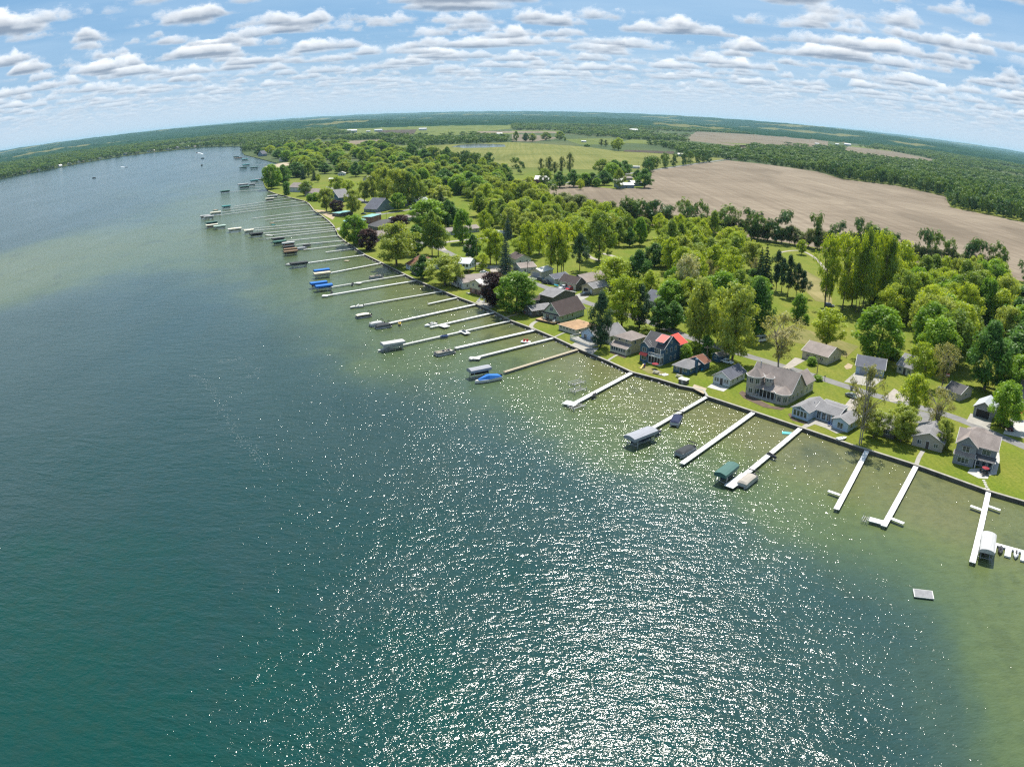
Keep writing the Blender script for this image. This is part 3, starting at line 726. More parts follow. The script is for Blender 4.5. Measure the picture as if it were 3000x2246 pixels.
MB().box(w*.24, 1.0, .36, w*.78, 2.55, 2.6).build('porch_screen', SCREEN, r)
turret(r, w*.155, 2.3, 2.55, 0, 5.9, 2.6, tp, rt_, wz=3.9, wh=1.5); 
side = 2*2.55*math.sin(math.pi/8)
for am in (-90, -45, -135, 180):
    a, b = window_mesh(side*.62, 1.4, 2, WHITE); a_ = rad(am); o = link('window', a, r); ap = 2.55*math.cos(math.pi/8)+.012
    o.location = (w*.155+ap*math.cos(a_), 2.3+ap*math.sin(a_), .9); o.rotation_euler = (0,0,a_+math.pi/2); link('pane', b, o)
turret(r, w*.46, 3.0, 1.25, 3.4, 6.1, 1.4, tp, rt_, wz=4.9, wh=.9, rear=.5)
turret(r, w*.845, 1.9, 2.45, 0, 3.1, 1.9, tp, rt_, wz=.85, wh=1.6, rear=.8)
v2 = vol(r, w*.58, 12.2, w*.42, max(6.5, d-10), 3.6, 'gy', .85, S['cream'], rt_); wins(r, v2, 'R', 2, 1.0, .9, 1.2)
vol(r, w*.28, 12.0, 3.0, 2.4, 3.6, 'gy', .8, tp, rt_)
st = MB()
for i in range(3): st.box(w*.2-.35*i, .75-.45*(i+1), -.1, w*.82+.1*i, .75-.45*i, .3-.11*i)
st.build('steps', STONE, r); chimney(r, w*.14, 5.5, 7, 9.4, METAL, .14)
# -- pale blue L-shaped cottage
r, w, d = house('ranch_cottage', 'pale blue L-shaped single storey cottage with grey roof and patio', 'house', (2320,1217), (2367,1233), None, 10, mark='pale blue L-shaped cottage')
lb, rg = S['ltblue'], RF['grey']
v = vol(r, 0, 0, w, 10.5, 2.7, 'gy', .42, lb, rg); wins(r, v, 'F', 4, .75, .8, 1.6, 1); wins(r, v, 'L', 3, .9, 1, 1.2)
gw = MB()
for s_ in (-1, 1): gw.poly([(w/2+s_*.12, -.03, 2.72), (w/2+s_*(w*.30), -.03, 2.72), (w/2+s_*.12, -.03, 3.35)][::s_])
gw.build('gable_window', GLASS, r)
v = vol(r, w+.02, 4.2, 7.2, 5.6, 2.66, 'gx', .42, lb, rg); wins(r, v, 'F', 4, .35, 1.1, 1.9, 2)
v = vol(r, w+7.0, 1.6, 4.9, 7.6, 2.62, 'gy', .40, lb, rg); wins(r, v, 'F', 1, .6, 1.6, 1.5, 2); wins(r, v, 'R', 2, .9, 1, 1.2)
vol(r, w-1, 9.6, 6.8, 3.6, 2.6, 'shed', .06, lb, rg)
vents(r, [(w*.4, 5, 3.7), (w*.7, 6.0, 3.6), (w*.8, 7.2, 3.5)])
# -- two-storey grey house by the white patio
r, w, d = house('gabled_house', 'two storey grey house with front gable beside white curved patio', 'house', (2792,1353), (2908,1383), None, 11, mark='two storey grey house with white patio')
gy, rt_ = S['grey'], RF['taupe']
v = vol(r, 0, 2.2, w, 7.6, 5.4, 'gx', .62, gy, rt_); wins(r, v, 'F', 1, 3.4, 2.4, 1.4, 2, w*.55, w*.95); wins(r, v, 'F', 3, .4, 1.0, 1.9, 1, w*.52, w*.98); wins(r, v, 'R', 2, 3.4, 1, 1.2); wins(r, v, 'L', 2, 3.4, 1, 1.2)
vb = vol(r, 0, .9, w*.5, 6.0, 5.4, 'gy', .8, gy, rt_); win(r, vb, 'F', w*.25, 3.5, 1.9, 1.4, 2)
vl = vol(r, -.15, 0, w*.5+.2, .9, 2.6, 'shed', .75, gy, rt_, over=.2); win(r, vl, 'F', w*.25, .75, 3.0, 1.35, 3)
MB().box(w*.12, .5, 5.05, w*.38, .9, 5.15).build('awning', rt_, r)
vol(r, w*.5+.1, .1, w*.5, 2.1, 2.55, 'shed', .3, gy, RF['char'], walls=False, over=.2)
for x in (w*.55, w*.98): MB().box(x-.09, .1, 0, x+.09, .28, 2.5).build('porch_post', WHITE, r)
v2 = vol(r, w*.16, 9.7, w*.6, 4.8, 5.2, 'hip', .62, gy, rt_)
# -- white cottage with a big deck
r, w, d = house('deck_cottage', 'white cottage with grey roof and white railed deck behind big pine', 'house', (1704,992), (1747,1008), (1801,988), mark='white cottage with railed deck')
v = vol(r, 0, 0, w, 4.2, 2.6, 'gy', .6, S['ltblue'], RF['grey']); wins(r, v, 'F', 2, .5, 1.4, 1.7, 2)
v = vol(r, .6, 4.2, w+1.2, d-3.0, 2.8, 'gy', .55, S['white'], RF['grey']); wins(r, v, 'R', 3, .9, .9, 1.1)
MB().box(-1.2, -4.2, .55, w+1.6, 0, .75).build('deck', GREYWOOD, r); MB().box(-1.2, -4.2, -.1, w+1.6, -4.1, .55).box(w+1.5,-4.2,-.1,w+1.6,0,.55).build('deck_skirt', WHITE, r)
railing(r, [(-1.2, 0), (-1.2, -4.2), (w+1.6, -4.2), (w+1.6, -1)], .75)
# -- sage gable house with timber deck
r, w, d = house('sage_house', 'sage green house with steep dark brown roof and timber deck', 'house', (1592,935), (1640,946), (1712,923), mark='sage green house with steep brown roof')
v = vol(r, 0, 0, w, d, 3.1, 'gy', 1.02, S['sage'], RF['brown'], over=.5); win(r, v, 'F', w*.5, 4.1, 1.5, 1.5, 2); wins(r, v, 'F', 2, .9, 1.5, 1.5, 2); wins(r, v, 'R', 3, .95, .9, 1.3, 1, .5, d*.6); wins(r, v, 'L', 2, .95, .9, 1.2)
vol(r, -.05, -.5, w+.1, .5, 2.75, 'shed', .6, S['sage'], RF['brown'], walls=False, over=.15)
MB().box(-.8, -3.6, .6, w+.2, -.02, .78).build('deck', WOOD, r); MB().box(-.8,-3.6,-.1,w+.2,-3.5,.6).box(w+.1,-3.6,-.1,w+.2,0,.6).build('deck_skirt', DARK, r)
vents(r, [(w*.72, d*.3, 5.1), (w*.74, d*.62, 5.0)])
# -- tan two-storey with sun porch
r, w, d = house('porch_house', 'tan two storey hip roofed house with windowed front sun porch', 'house', (1789,1028), (1835,1042), (1874,1022), mark='tan hip roofed house with sun porch')
v = vol(r, 0, 2.4, w, d-1.6, 5.0, 'hip', .5, S['tan'], RF['taupe']); wins(r, v, 'F', 2, 4.0, .7, .6); wins(r, v, 'R', 2, 3.3, .8, 1.1)
v = vol(r, -.1, 0, w+.2, 2.4, 2.3, 'shed', .42, S['cream'], RF['taupe'], over=.35); wins(r, v, 'F', 6, .9, .8, 1.15); wins(r, v, 'R', 2, .9, .7, 1.1)
# -- low tan-roofed cottage
plain('low_cottage', 'low cottage under a broad tan brown hip roof behind dark hedge', 'house', (1638,965), (1688,981), (1723,960), None, 2.1, 'hip', .32, 'beige', 'tan', 5, 3, 0, False, 'low cottage with tan brown roof', vents_n=2)
r, w, d, v = plain('blue_cottage', 'small blue cottage with grey hip roof and dark chimney', 'house', (1973,1087), (2018,1099), (2071,1077), None, 2.3, 'hip', .5, 'blue', 'grey', 3, 3, 0, True, 'small blue cottage with hip roof', cap=7.5)
chimney(r, w+.35, d*.55, 0, 4.4, S['blue'], .4); v = vol(r, .8, d+.05, w+.4, 4, 2.4, 'gy', .5, S['blue'], RF['rust'])
r, w, d, v = plain('white_cottage', 'small white gabled cottage with slate blue roof and concrete patio', 'house', (2090,1120), (2138,1133), (2181,1108), None, 2.5, 'gy', .62, 'white', 'slate', 4, 3, 0, True, 'small white cottage with slate roof')
wins(r, v, 'F', 2, .8, .62, 1.2, 1, .3, w*.38); wins(r, v, 'F', 2, .8, .62, 1.2, 1, w*.62, w-.3)
# -- grey houses north of the sage house
r, w, d, v = plain('grey_house', 'long dark olive house with light grey roof beside the sage house', 'house', (1534,917), (1561,929), (1609,917), None, 2.6, 'gy', .36, 'dark', 'grey', 2, 2, 0, True, 'dark olive house with grey roof', vents_n=3)
plain('box_house', 'dark two storey block with low grey roof behind the olive house', 'house', (1583,893), (1620,903), (1655,880), None, 4.6, 'gx', .3, 'dark', 'grey', 0, 0, 0, False, 'dark two storey block', vents_n=4)
plain('brown_roofed_house', 'low house with dark brown roof beside bright green maple', 'house', (1545,890), (1563,896), (1606,874), None, 2.4, 'gy', .5, 'grey', 'brown', 1, 2, 0, True, 'low dark brown roofed house', vents_n=1)
# -- garages across the lake road
r, w, d = house('barn_garage', 'big charcoal garage with cream front under a dark shingle roof', 'garage', (1640,840), (1688,851), (1740,827), mark='big charcoal garage')
v = vol(r, 0, 0, w, 6.2, 3.2, 'gx', .78, S['dark'], RF['brown']); MB().box(.1,-.04,0,w-.1,0.0,3.0).build('front_panel', S['cream'], r); garage_doorway(r, (0,-.04,w,1), 'F', w*.74, 3.6, 2.4, S['cream']); door(r, (0,-.04,w,1), 'F', w*.42, 1.1, 2.2, S['brick'])
vol(r, 1.0, 6.3, w-.6, d-4, 3.0, 'gy', .55, S['dark'], RF['taupe'])
r, w, d, v = plain('garage', 'tan gabled garage with open door beside charcoal garage', 'garage', (1705,856), (1739,864), (1765,849), None, 3.0, 'gy', .5, 'tan', 'grey', 0, 0, 0, False, 'tan garage with open door')
door(r, v, 'F', w*.36, 2.6, 2.3, DARK, .03, 'garage_doorway'); door(r, v, 'F', w*.8, .9, 2.0, WHITE)  # first slab is the open doorway, interior shade painted as a near-black panel
plain('garage', 'pale grey double garage with slate blue roof left of charcoal garage', 'garage', (1596,827), (1626,834), (1647,820), None, 2.7, 'gy', .45, 'ltgrey', 'slate', 0, 0, 2, False, 'pale grey double garage')
plain('garage', 'cream garage with white roof and grey door beside tall poplars', 'garage', (1555,809), (1587,814), (1613,803), None, 2.9, 'gy', .4, 'cream', 'white', 0, 0, 1, False, 'cream garage with white roof')
plain('garage', 'white garage with taupe roof next to utility pole', 'garage', (1504,793), (1527,802), (1565,795), None, 2.9, 'gy', .4, 'white', 'taupe', 0, 2, 1, False, 'white garage with taupe roof')
plain('white_house', 'small plain white house with dark brown roof behind white garage', 'house', (1490,765), (1513,775), (1549,768), None, 2.8, 'gx', .45, 'white', 'brown', 1, 2, 0, False, 'plain white house with dark roof')
plain('grey_bungalow', 'grey bungalow with slate roof half hidden behind round maples', 'house', (1886,895), (1920,903), (1975,892), None, 3.0, 'gx', .55, 'grey', 'slate', 3, 2, 0, True, 'grey bungalow with slate roof', ang=-46, vents_n=3)
plain('garage', 'beige garage house with grey roof across the lake road', 'garage', (2350,1047), (2423,1068), (2449,1045), None, 2.9, 'gx', .42, 'beige', 'taupe', 2, 1, 0, True, 'beige garage house across the road')
plain('shed', 'tiny deep blue shed with white corner trim under olive tree', 'shed', (2087,1054), (2105,1061), (2122,1047), None, 2.3, 'gy', .45, 'blue', 'taupe', 1, 1, 0, False, 'tiny deep blue shed')
plain('garage', 'pale blue garage with slate roof and white vent dome', 'garage', (2507,1091), (2589,1105), (2604,1082), None, 2.8, 'gx', .45, 'ltblue', 'slate', 0, 0, 2, False, 'pale blue garage with slate roof', vents_n=1)
plain('hidden_house', 'beige house with grey roof half hidden by yellow green tree', 'house', (2627,1088), (2672,1102), (2702,1078), None, 2.8, 'gx', .45, 'beige', 'grey', 2, 2, 0, True, 'beige house under yellow green tree')
plain('shed', 'brown shed with grey roof and white tank in the yard', 'shed', (2768,1158), (2811,1174), (2822,1150), None, 2.5, 'gx', .4, 'taupe', 'char', 1, 1, 0, False, 'brown yard shed')
r, w, d, v = plain('garage', 'light grey gabled garage with wide open door on concrete apron', 'garage', (2851,1213), (2905,1229), (2914,1206), None, 3.0, 'gy', .62, 'grey', 'ltgrey', 0, 0, 0, False, 'light grey garage with open door')
door(r, v, 'F', w*.5, w*.72, 2.4, DARK, .03, 'garage_doorway'); win(r, v, 'F', w*.5, 3.1, .5, .5)  # door stands open: flat black slab paints the shade inside
plain('grey_cottage', 'grey cottage with stone chimney porch hidden by pinkish budding tree', 'house', (2672,1301), (2760,1324), (2780,1288), None, 2.7, 'gy', .42, 'taupe', 'grey', 2, 2, 0, True, 'grey cottage behind budding trees')
plain('dark_cottage', 'low dark cottage with grey roof behind bare budding tree', 'house', (2536,1260), (2618,1285), (2640,1248), None, 2.5, 'gx', .4, 'dark', 'grey', 3, 1, 0, True, 'low dark cottage')
plain('edge_house', 'brown roofed house at the edge beyond the parked red car', 'house', (2985,1185), (3070,1205), (3090,1170), None, 2.9, 'gx', .5, 'taupe', 'taupe', 2, 1, 0, True, 'brown roofed house by red car')
# -- north along the shore
r, w, d, v = plain('raised_house', 'cream house over brick ground floor with white metal roof', 'house', (1378,857), (1414,868), (1455,848), None, 4.9, 'gy', .35, 'cream', 'white', 2, 3, 0, True, 'cream house with white roof', st=2, cap=12)
MB().box(-.06,-.06,-.1,w+.06,d*.6,2.3).build('ground_floor', S['brick'], r)
r, w, d, v = plain('flag_house', 'white house with long taupe roof and flag on railed porch', 'house', (1331,834), (1358,848), (1432,824), None, 3.1, 'gy', .4, 'white', 'taupe', 2, 4, 0, True, 'white house with flag', cap=14)
MB().box(-.3,-2.2,.9,w*.8,0,1.05).build('porch_floor', GREYWOOD, r); railing(r, [(-.3,0),(-.3,-2.2),(w*.8,-2.2)], 1.05)
pole = MB().tube((w*.3,-.3,1.9),(w*.3,-1.6,2.9),.03,.03,6).build('flag_pole', METAL, r)
f = MB()
for i in range(6):                               # striped flag hanging from the porch
    f.mi = i % 2; f.box(w*.3-.02, -1.55, 1.2+.22*i, w*.3+.02, -.75, 1.2+.22*(i+1))
f.mi = 2; f.box(w*.3-.03, -1.1, 1.9, w*.3+.03, -.72, 2.55)
f.build('flag', [mat('flag red', (.45,.03,.04)), mat('flag white', (.75,.75,.75)), mat('flag blue', (.02,.04,.2))], r)
r, w, d, v = plain('stilt_house', 'blue white board and batten upper storey carried on posts', 'house', (1345,800), (1375,797), None, 10, 2.6, 'gx', .35, 'batten', 'ltgrey', 0, 0, 0, False, 'board and batten house on posts', ang=-18)
for o in list(r.children): o.location.z += 2.4
for x, y in ((.3,.3),(w-.3,.3),(w-.3,9.6),(.3,9.6)): MB().box(x-.15,y-.15,-.1,x+.15,y+.15,2.4).build('post', S['brick'], r)
wins(r, v, 'F', 3, 3.3, .9, 1.2, 1, None, None, DARK); wins(r, v, 'R', 3, 3.3, .9, 1.2, 1, None, None, DARK)
plain('rust_house', 'low house with rust brown roof and tan porch behind olive tree', 'house', (1190,787), (1220,797), (1262,770), None, 2.5, 'gx', .4, 'white', 'rust', 3, 2, 0, True, 'low rust roofed house')
plain('teal_shed', 'small dark shed with teal metal roof beside rust roofed house', 'shed', (1206,800), (1226,810), (1240,800), None, 2.3, 'gy', .35, 'dark', 'slate', 1, 0, 0, False, 'small dark shed')
r, w, d, v = plain('long_ranch', 'long low white ranch house with grey roof beyond grass strip', 'house', (1313,691), (1406,679), None, 9, 2.6, 'gx', .38, 'ltgrey', 'taupe', 5, 2, 0, False, 'long low ranch house')
plain('shed', 'long grey metal roofed shed on the lawn under light trees', 'shed', (1440,690), (1483,696), (1489,686), None, 2.6, 'gx', .25, 'bluegrey', 'ltgrey', 1, 1, 0, False, 'long grey metal shed', cap=6)
plain('shed', 'small cream shed with double doors beside dark green tree', 'shed', (1357,733), (1372,738), (1380,732), None, 2.2, 'gy', .4, 'white', 'taupe', 0, 0, 1, False, 'small cream shed')
plain('tan_house', 'low white house with taupe hip roof behind crimson maple', 'house', (1180,644), (1200,648), (1209,630), None, 2.7, 'hip', .4, 'white', 'taupe', 2, 2, 0, False, 'low white house behind crimson maple')
r, w, d = house('lantern_house', 'octagonal brick house with teal roof and glazed lantern on top', 'house', (1012,666), (1040,672), None, 8, mark='octagonal house with teal roof')
turret(r, w*.5, 4, w*.55, 0, 5.2, 1.4, S['brick'], RF['teal'], wz=1.0, wh=1.4); turret(r, w*.5, 4, w*.14, 5.8, 7.6, .6, S['ltblue'], RF['teal'], wz=6.2, wh=.8)
plain('brick_house', 'square brick house with flat teal roof beside octagonal house', 'house', (1062,655), (1088,657), (1101,648), None, 4.8, 'flat', 0, 'brick', 'teal', 2, 2, 0, False, 'square brick house', st=2, ang=-20)
plain('hip_house', 'grey house with dark taupe hip roof and skylights by crimson tree', 'house', (1083,700), (1112,707), (1130,680), None, 3.2, 'hip', .5, 'grey', 'taupe', 2, 2, 0, True, 'grey hip roofed house by crimson tree', vents_n=2)
plain('hip_house', 'small house with charcoal hip roof behind brick house', 'house', (1078,672), (1105,678), (1124,658), None, 3.0, 'hip', .5, 'dark', 'char', 1, 1, 0, False, 'charcoal roofed house')
plain('slate_house', 'blue grey gabled house with slate roof on the street corner', 'house', (1067,622), (1103,625), (1123,612), None, 2.8, 'gx', .6, 'bluegrey', 'slate', 3, 2, 0, True, 'blue grey house on the corner', ang=-28)
plain('dormer_house', 'blue house with light grey roof and dormers above parked van', 'house', (1187,603), (1212,604), (1240,594), None, 3.0, 'gy', .8, 'bluegrey', 'ltgrey', 2, 2, 0, True, 'blue house with dormers')
plain('boathouse', 'small boathouse with pale teal flat roof at the water edge', 'shed', (974,634), (994,638), (1006,629), None, 2.6, 'flat', 0, 'dark', 'teal', 1, 1, 0, False, 'small boathouse with teal roof', ang=-40)
r, w, d, v = plain('shore_house', 'big white and grey gabled house at the point of the shore', 'house', (848,563), (884,566), None, 14, 5.2, 'gx', .6, 'ltgrey', 'taupe', 4, 2, 0, False, 'big gabled house at the point', st=2, ang=-35)
plain('shingle_house', 'long grey roofed house stretching behind the point house', 'house', (893,575), (935,572), None, 13, 3.6, 'gx', .55, 'taupe', 'taupe', 3, 2, 0, True, 'long grey roofed house', ang=-38)
plain('gable_house', 'dark blue gabled house with grey lower roofs among olive trees', 'house', (962,590), (1000,592), None, 12, 4.6, 'gy', .6, 'blue', 'grey', 2, 2, 0, False, 'dark blue gabled house', st=2, ang=-50)
plain('maroon_shed', 'small maroon shed with white metal roof on the lawn', 'shed', (964,533), (990,532), None, 7, 3.0, 'gx', .3, 'maroon', 'white', 1, 0, 0, True, 'maroon shed with white roof', ang=2)
plain('white_shed', 'white roofed shed in front of dark maple', 'shed', (990,516), (1012,516), None, 7, 3.0, 'gy', .4, 'white', 'white', 1, 0, 0, True, 'white roofed shed by dark maple', ang=5)
plain('white_shed', 'white roofed garage half behind olive trees', 'garage', (1064,531), (1088,530), None, 8, 3.2, 'gy', .45, 'beige', 'white', 0, 0, 1, False, 'white roofed garage behind olive trees', ang=-10)
plain('lake_house', 'grey blue lake house between trees on the far beach', 'house', (756,460), (770,462), None, 12, 5.5, 'gy', .7, 'bluegrey', 'slate', 2, 2, 0, False, 'grey blue house on the far beach', st=2, ang=-40)
plain('lake_house', 'low white lake house under round tree on the far beach', 'house', (818,474), (834,475), None, 12, 3.5, 'gx', .5, 'ltgrey', 'slate', 3, 1, 0, False, 'low white house on the far beach', ang=-30)
# -- farms
plain('farmhouse', 'grey gabled farmhouse with white metal roof by the country road', 'house', (1566,538), (1606,541), None, 16, 4.6, 'gx', .45, 'ltgrey', 'white', 3, 2, 0, False, 'grey farmhouse by the country road', ang=-12)
plain('farm_shed', 'low dark shed with brown roof left of the grey farmhouse', 'shed', (1530,540), (1556,541), None, 9, 2.6, 'gx', .4, 'dark', 'char', 2, 1, 0, False, 'low dark farm shed', ang=-8)
plain('barn', 'long grey barn with gleaming white roof at the field edge', 'barn', (1812,551), (1858,553), None, 13, 3.6, 'gx', .3, 'bluegrey', 'white', 2, 1, 0, True, 'long barn with white roof', ang=14)
plain('barn', 'second grey barn with white roof joined behind the long barn', 'barn', (1852,545), (1880,545), None, 13, 3.8, 'gx', .3, 'bluegrey', 'white', 1, 1, 0, True, 'second white roofed barn', ang=14)
plain('farm_shed', 'small white roofed shed beside round farmyard tree', 'shed', (1796,535), (1826,536), None, 11, 3.0, 'gx', .35, 'ltgrey', 'white', 1, 1, 0, True, 'small white roofed farm shed', ang=-14)
plain('farmhouse', 'tan brick farmhouse with low brown roof among farmyard trees', 'house', (1826,528), (1853,527), None, 10, 3.0, 'gx', .35, 'tan', 'taupe', 3, 1, 0, False, 'tan farmhouse in the farmyard', ang=2)
plain('trailer_home', 'long white trailer home at the edge of the pale crop field', 'house', (1846,493), (1874,492), None, 6, 3.0, 'gx', .2, 'white', 'ltgrey', 3, 0, 0, False, 'white trailer home', ang=0)
plain('barn', 'white roofed barn at the corner of the pale crop field', 'barn', (1987,458), (2012,457), None, 12, 4.5, 'gx', .35, 'bluegrey', 'white', 1, 0, 0, True, 'barn at the crop field corner', ang=0)
FARB = [(1032,385,38,26,'long white poultry barn far beyond the near woods'),(1078,368,16,16,'small white barn roof far at the wood edge'),(1108,381,30,14,'white farm building beside a lone far tree'),(1238,383,30,16,'pale farm shed among dark spruces'),
 (1464,395,22,24,'bright white barn beyond the pond trees'),(1710,417,18,14,'white shed beyond the crop field'),(1856,364,34,14,'white farm roofs high in the far woods'),(1989,400,18,26,'grey barn with white roof behind bright tree row'),
 (2394,422,16,14,'red roofed white farm shed in the far field'),(2454,403,14,14,'pale farmhouse with blue roof beside far trees'),(2484,424,26,14,'white farm buildings beside the far gravel lane'),(877,376,14,16,'white pointed barn roof above the north woods'),(2770,441,12,8,'small white roof in the eastern woods'),(860,374,10,10,'little white gable above the northern woods')]
for X, Y, wp, hp, lab in FARB:
    p = sv(X, Y); 
    if p.y > 3600: p = Vector((p.x*3600/p.y, 3600, GZ))
    ww = .75*wp/px_per_m(p); th = -math.atan2(p.x, p.y) + rad(random.choice((0, 10, -10)))
    r = empty('barn', p, th, lab, 'barn'); import re; LANDMARKS.append((re.split(r' (?:far|beyond|beside|at|high|among|behind|in|above) ', lab)[0] + ' far off', Vector(p), ww/2, r))
    vol(r, -ww/2, 0, ww, ww*.5, max(3.5, min(ww*.22, hp*.45/px_per_m(p))), 'gx', .4, S['ltgrey'], RF['ltgrey'], over=.3)
    door(r, (-ww/2, 0, ww, ww*.5), 'F', ww*.3, min(4, ww*.2), 3.0, DARK, .02, 'barn_door')
# -- cottages strung along the far shore
FS = [(p.x, p.y) for p in shore[-12:]]
random.seed(31)
for i in range(26):
    X = 20 + 570*i/25 + random.uniform(-8, 8); k = 0
    pts = sorted(SHORE[-9:-1])
    for a, b in zip(pts[:-1], pts[1:]):
        if a[0] <= X <= b[0]: Y = a[1] + (b[1]-a[1])*(X-a[0])/(b[0]-a[0])
    wp = random.uniform(8, 15); col = random.choice(('white','ltgrey','cream','bluegrey','tan','white')); rc = random.choice(('grey','char','taupe','white','slate'))
    cw = {'white':'white','ltgrey':'light grey','cream':'cream','bluegrey':'blue grey','tan':'tan'}[col]
    p = sv(X, Y - 2.5); 
    r = empty('far_cottage', (p.x, p.y, GZ), random.uniform(-.5, .2), cw + ' cottage with ' + {'grey':'grey','char':'charcoal','taupe':'brown','white':'white','slate':'slate'}[rc] + ' roof along the far shore', 'cottage', 'cottages along the far shore')
    ww = wp/px_per_m(p); vol(r, -ww/2, -3, ww, ww*.7, random.uniform(3, 5.5), random.choice(('gx','gy')), .5, S[col], RF[rc])
# ------------------------------------------------------------------ seawall, docks, lifts, boats
def deck_mat(name, c, board=.16, metal=False):
    m, nt, out = nt_new(name); b = N(nt, 'ShaderNodeBsdfPrincipled'); L(nt, b.outputs[0], out.inputs[0])
    tc = N(nt, 'ShaderNodeTexCoord').outputs['Object']; sep = N(nt, 'ShaderNodeSeparateXYZ'); L(nt, tc, sep.inputs[0])
    g = math_n(nt, 'LESS_THAN', math_n(nt, 'PINGPONG', sep.outputs[0], board), .014)
    sec = math_n(nt, 'LESS_THAN', math_n(nt, 'PINGPONG', sep.outputs[0], 1.525), .03)
    n1 = noise(nt, mapping(nt, tc, (3, .4, 1)), 1.0, 3)
    colr = ramp(nt, n1, [(.3, tuple(x*.82 for x in c)), (.6, c), (.8, tuple(min(1, x*1.12) for x in c))])
    colr = mixc(nt, math_n(nt, 'MULTIPLY', math_n(nt, 'MAXIMUM', math_n(nt, 'MULTIPLY', g, .45), sec), .8), colr, tuple(x*.45 for x in c))
    L(nt, colr, b.inputs['Base Color']); b.inputs['Roughness'].default_value = .55; return m
D_WHITE = deck_mat('white dock panels', (.66,.66,.65)); D_GREY = deck_mat('grey dock boards', (.46,.46,.43)); D_TAN = deck_mat('tan dock boards', (.32,.265,.18)); D_PALE = deck_mat('pale dock boards', (.50,.50,.475))
def shore_run(a, b): return shore[a:b]
# seawall: a capped wall of concrete and timber sheets standing out of the water
def seawall(name, label, i0, i1, m, capm, top=1.02, th=.4):
    pts = shore[i0:i1+1]; w_ = MB(); c_ = MB()
    nrm = []
    for i, p in enumerate(pts):
        d = (pts[min(i+1,len(pts)-1)]-pts[max(i-1,0)]).normalized(); nrm.append(Vector((d.y, -d.x, 0)))
    n_ = [(-v if (sv(1500,1500,0)-pts[0]).dot(v) < 0 else v) for v in nrm]
    w_.loft([[(p+n*.12).to_tuple()[:2]+(-.8,), (p-n*th).to_tuple()[:2]+(-.8,), (p-n*th).to_tuple()[:2]+(top-.1,), (p+n*.12).to_tuple()[:2]+(top-.1,)] for p, n in zip(pts, n_)])
    c_.loft([[(p+n*.22).to_tuple()[:2]+(top-.098,), (p-n*(th+.1)).to_tuple()[:2]+(top-.098,), (p-n*(th+.1)).to_tuple()[:2]+(top+.06,), (p+n*.22).to_tuple()[:2]+(top+.06,)] for p, n in zip(pts, n_)])
    o = w_.build(name, m); tag(o, label, 'seawall'); c_.build('wall_cap', capm, o)
    # boulders at the foot of the wall
    return o
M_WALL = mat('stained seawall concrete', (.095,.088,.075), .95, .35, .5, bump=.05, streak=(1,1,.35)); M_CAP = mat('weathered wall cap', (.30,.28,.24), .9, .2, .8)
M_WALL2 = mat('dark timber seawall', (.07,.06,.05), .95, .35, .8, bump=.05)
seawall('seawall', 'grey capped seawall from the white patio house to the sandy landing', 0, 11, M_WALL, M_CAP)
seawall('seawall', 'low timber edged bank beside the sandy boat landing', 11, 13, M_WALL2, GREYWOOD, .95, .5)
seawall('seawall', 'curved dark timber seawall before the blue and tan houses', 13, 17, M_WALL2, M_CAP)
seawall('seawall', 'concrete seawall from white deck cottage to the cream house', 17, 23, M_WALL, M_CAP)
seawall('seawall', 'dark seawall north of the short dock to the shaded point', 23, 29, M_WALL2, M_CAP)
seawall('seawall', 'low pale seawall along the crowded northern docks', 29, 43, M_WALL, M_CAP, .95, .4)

# rocks and broken concrete at the foot of the walls
random.seed(21); rk = MB()
for i in range(13, 43):
    a, b = shore[i], shore[i+1]; d = b-a; Ln = d.length; n_ = Vector((d.y, -d.x, 0)).normalized(); n_ = -n_ if n_.dot(sv(1500,1500,0)-a) < 0 else n_
    for k in range(int(Ln*(1.5 if i < 30 else .5))):
        if random.random() < .45: continue
        c = a+d*random.random()+n_*random.uniform(.15, 1.1); s_ = random.uniform(.12, .42); ring = []
        for zf, rf_ in ((-.6,.9),(.1,1),(.55,.55)): ring.append([(c.x+s_*rf_*math.cos(t)*random.uniform(.75,1.2), c.y+s_*rf_*math.sin(t)*random.uniform(.75,1.2), s_*zf+.08) for t in [q*1.0472 for q in range(6)]])
        rk.loft(ring)
tag(rk.build('shore_rocks', STONE), 'rocks and rubble lying along the foot of the seawalls', None, None, 'stuff')
ORD = []
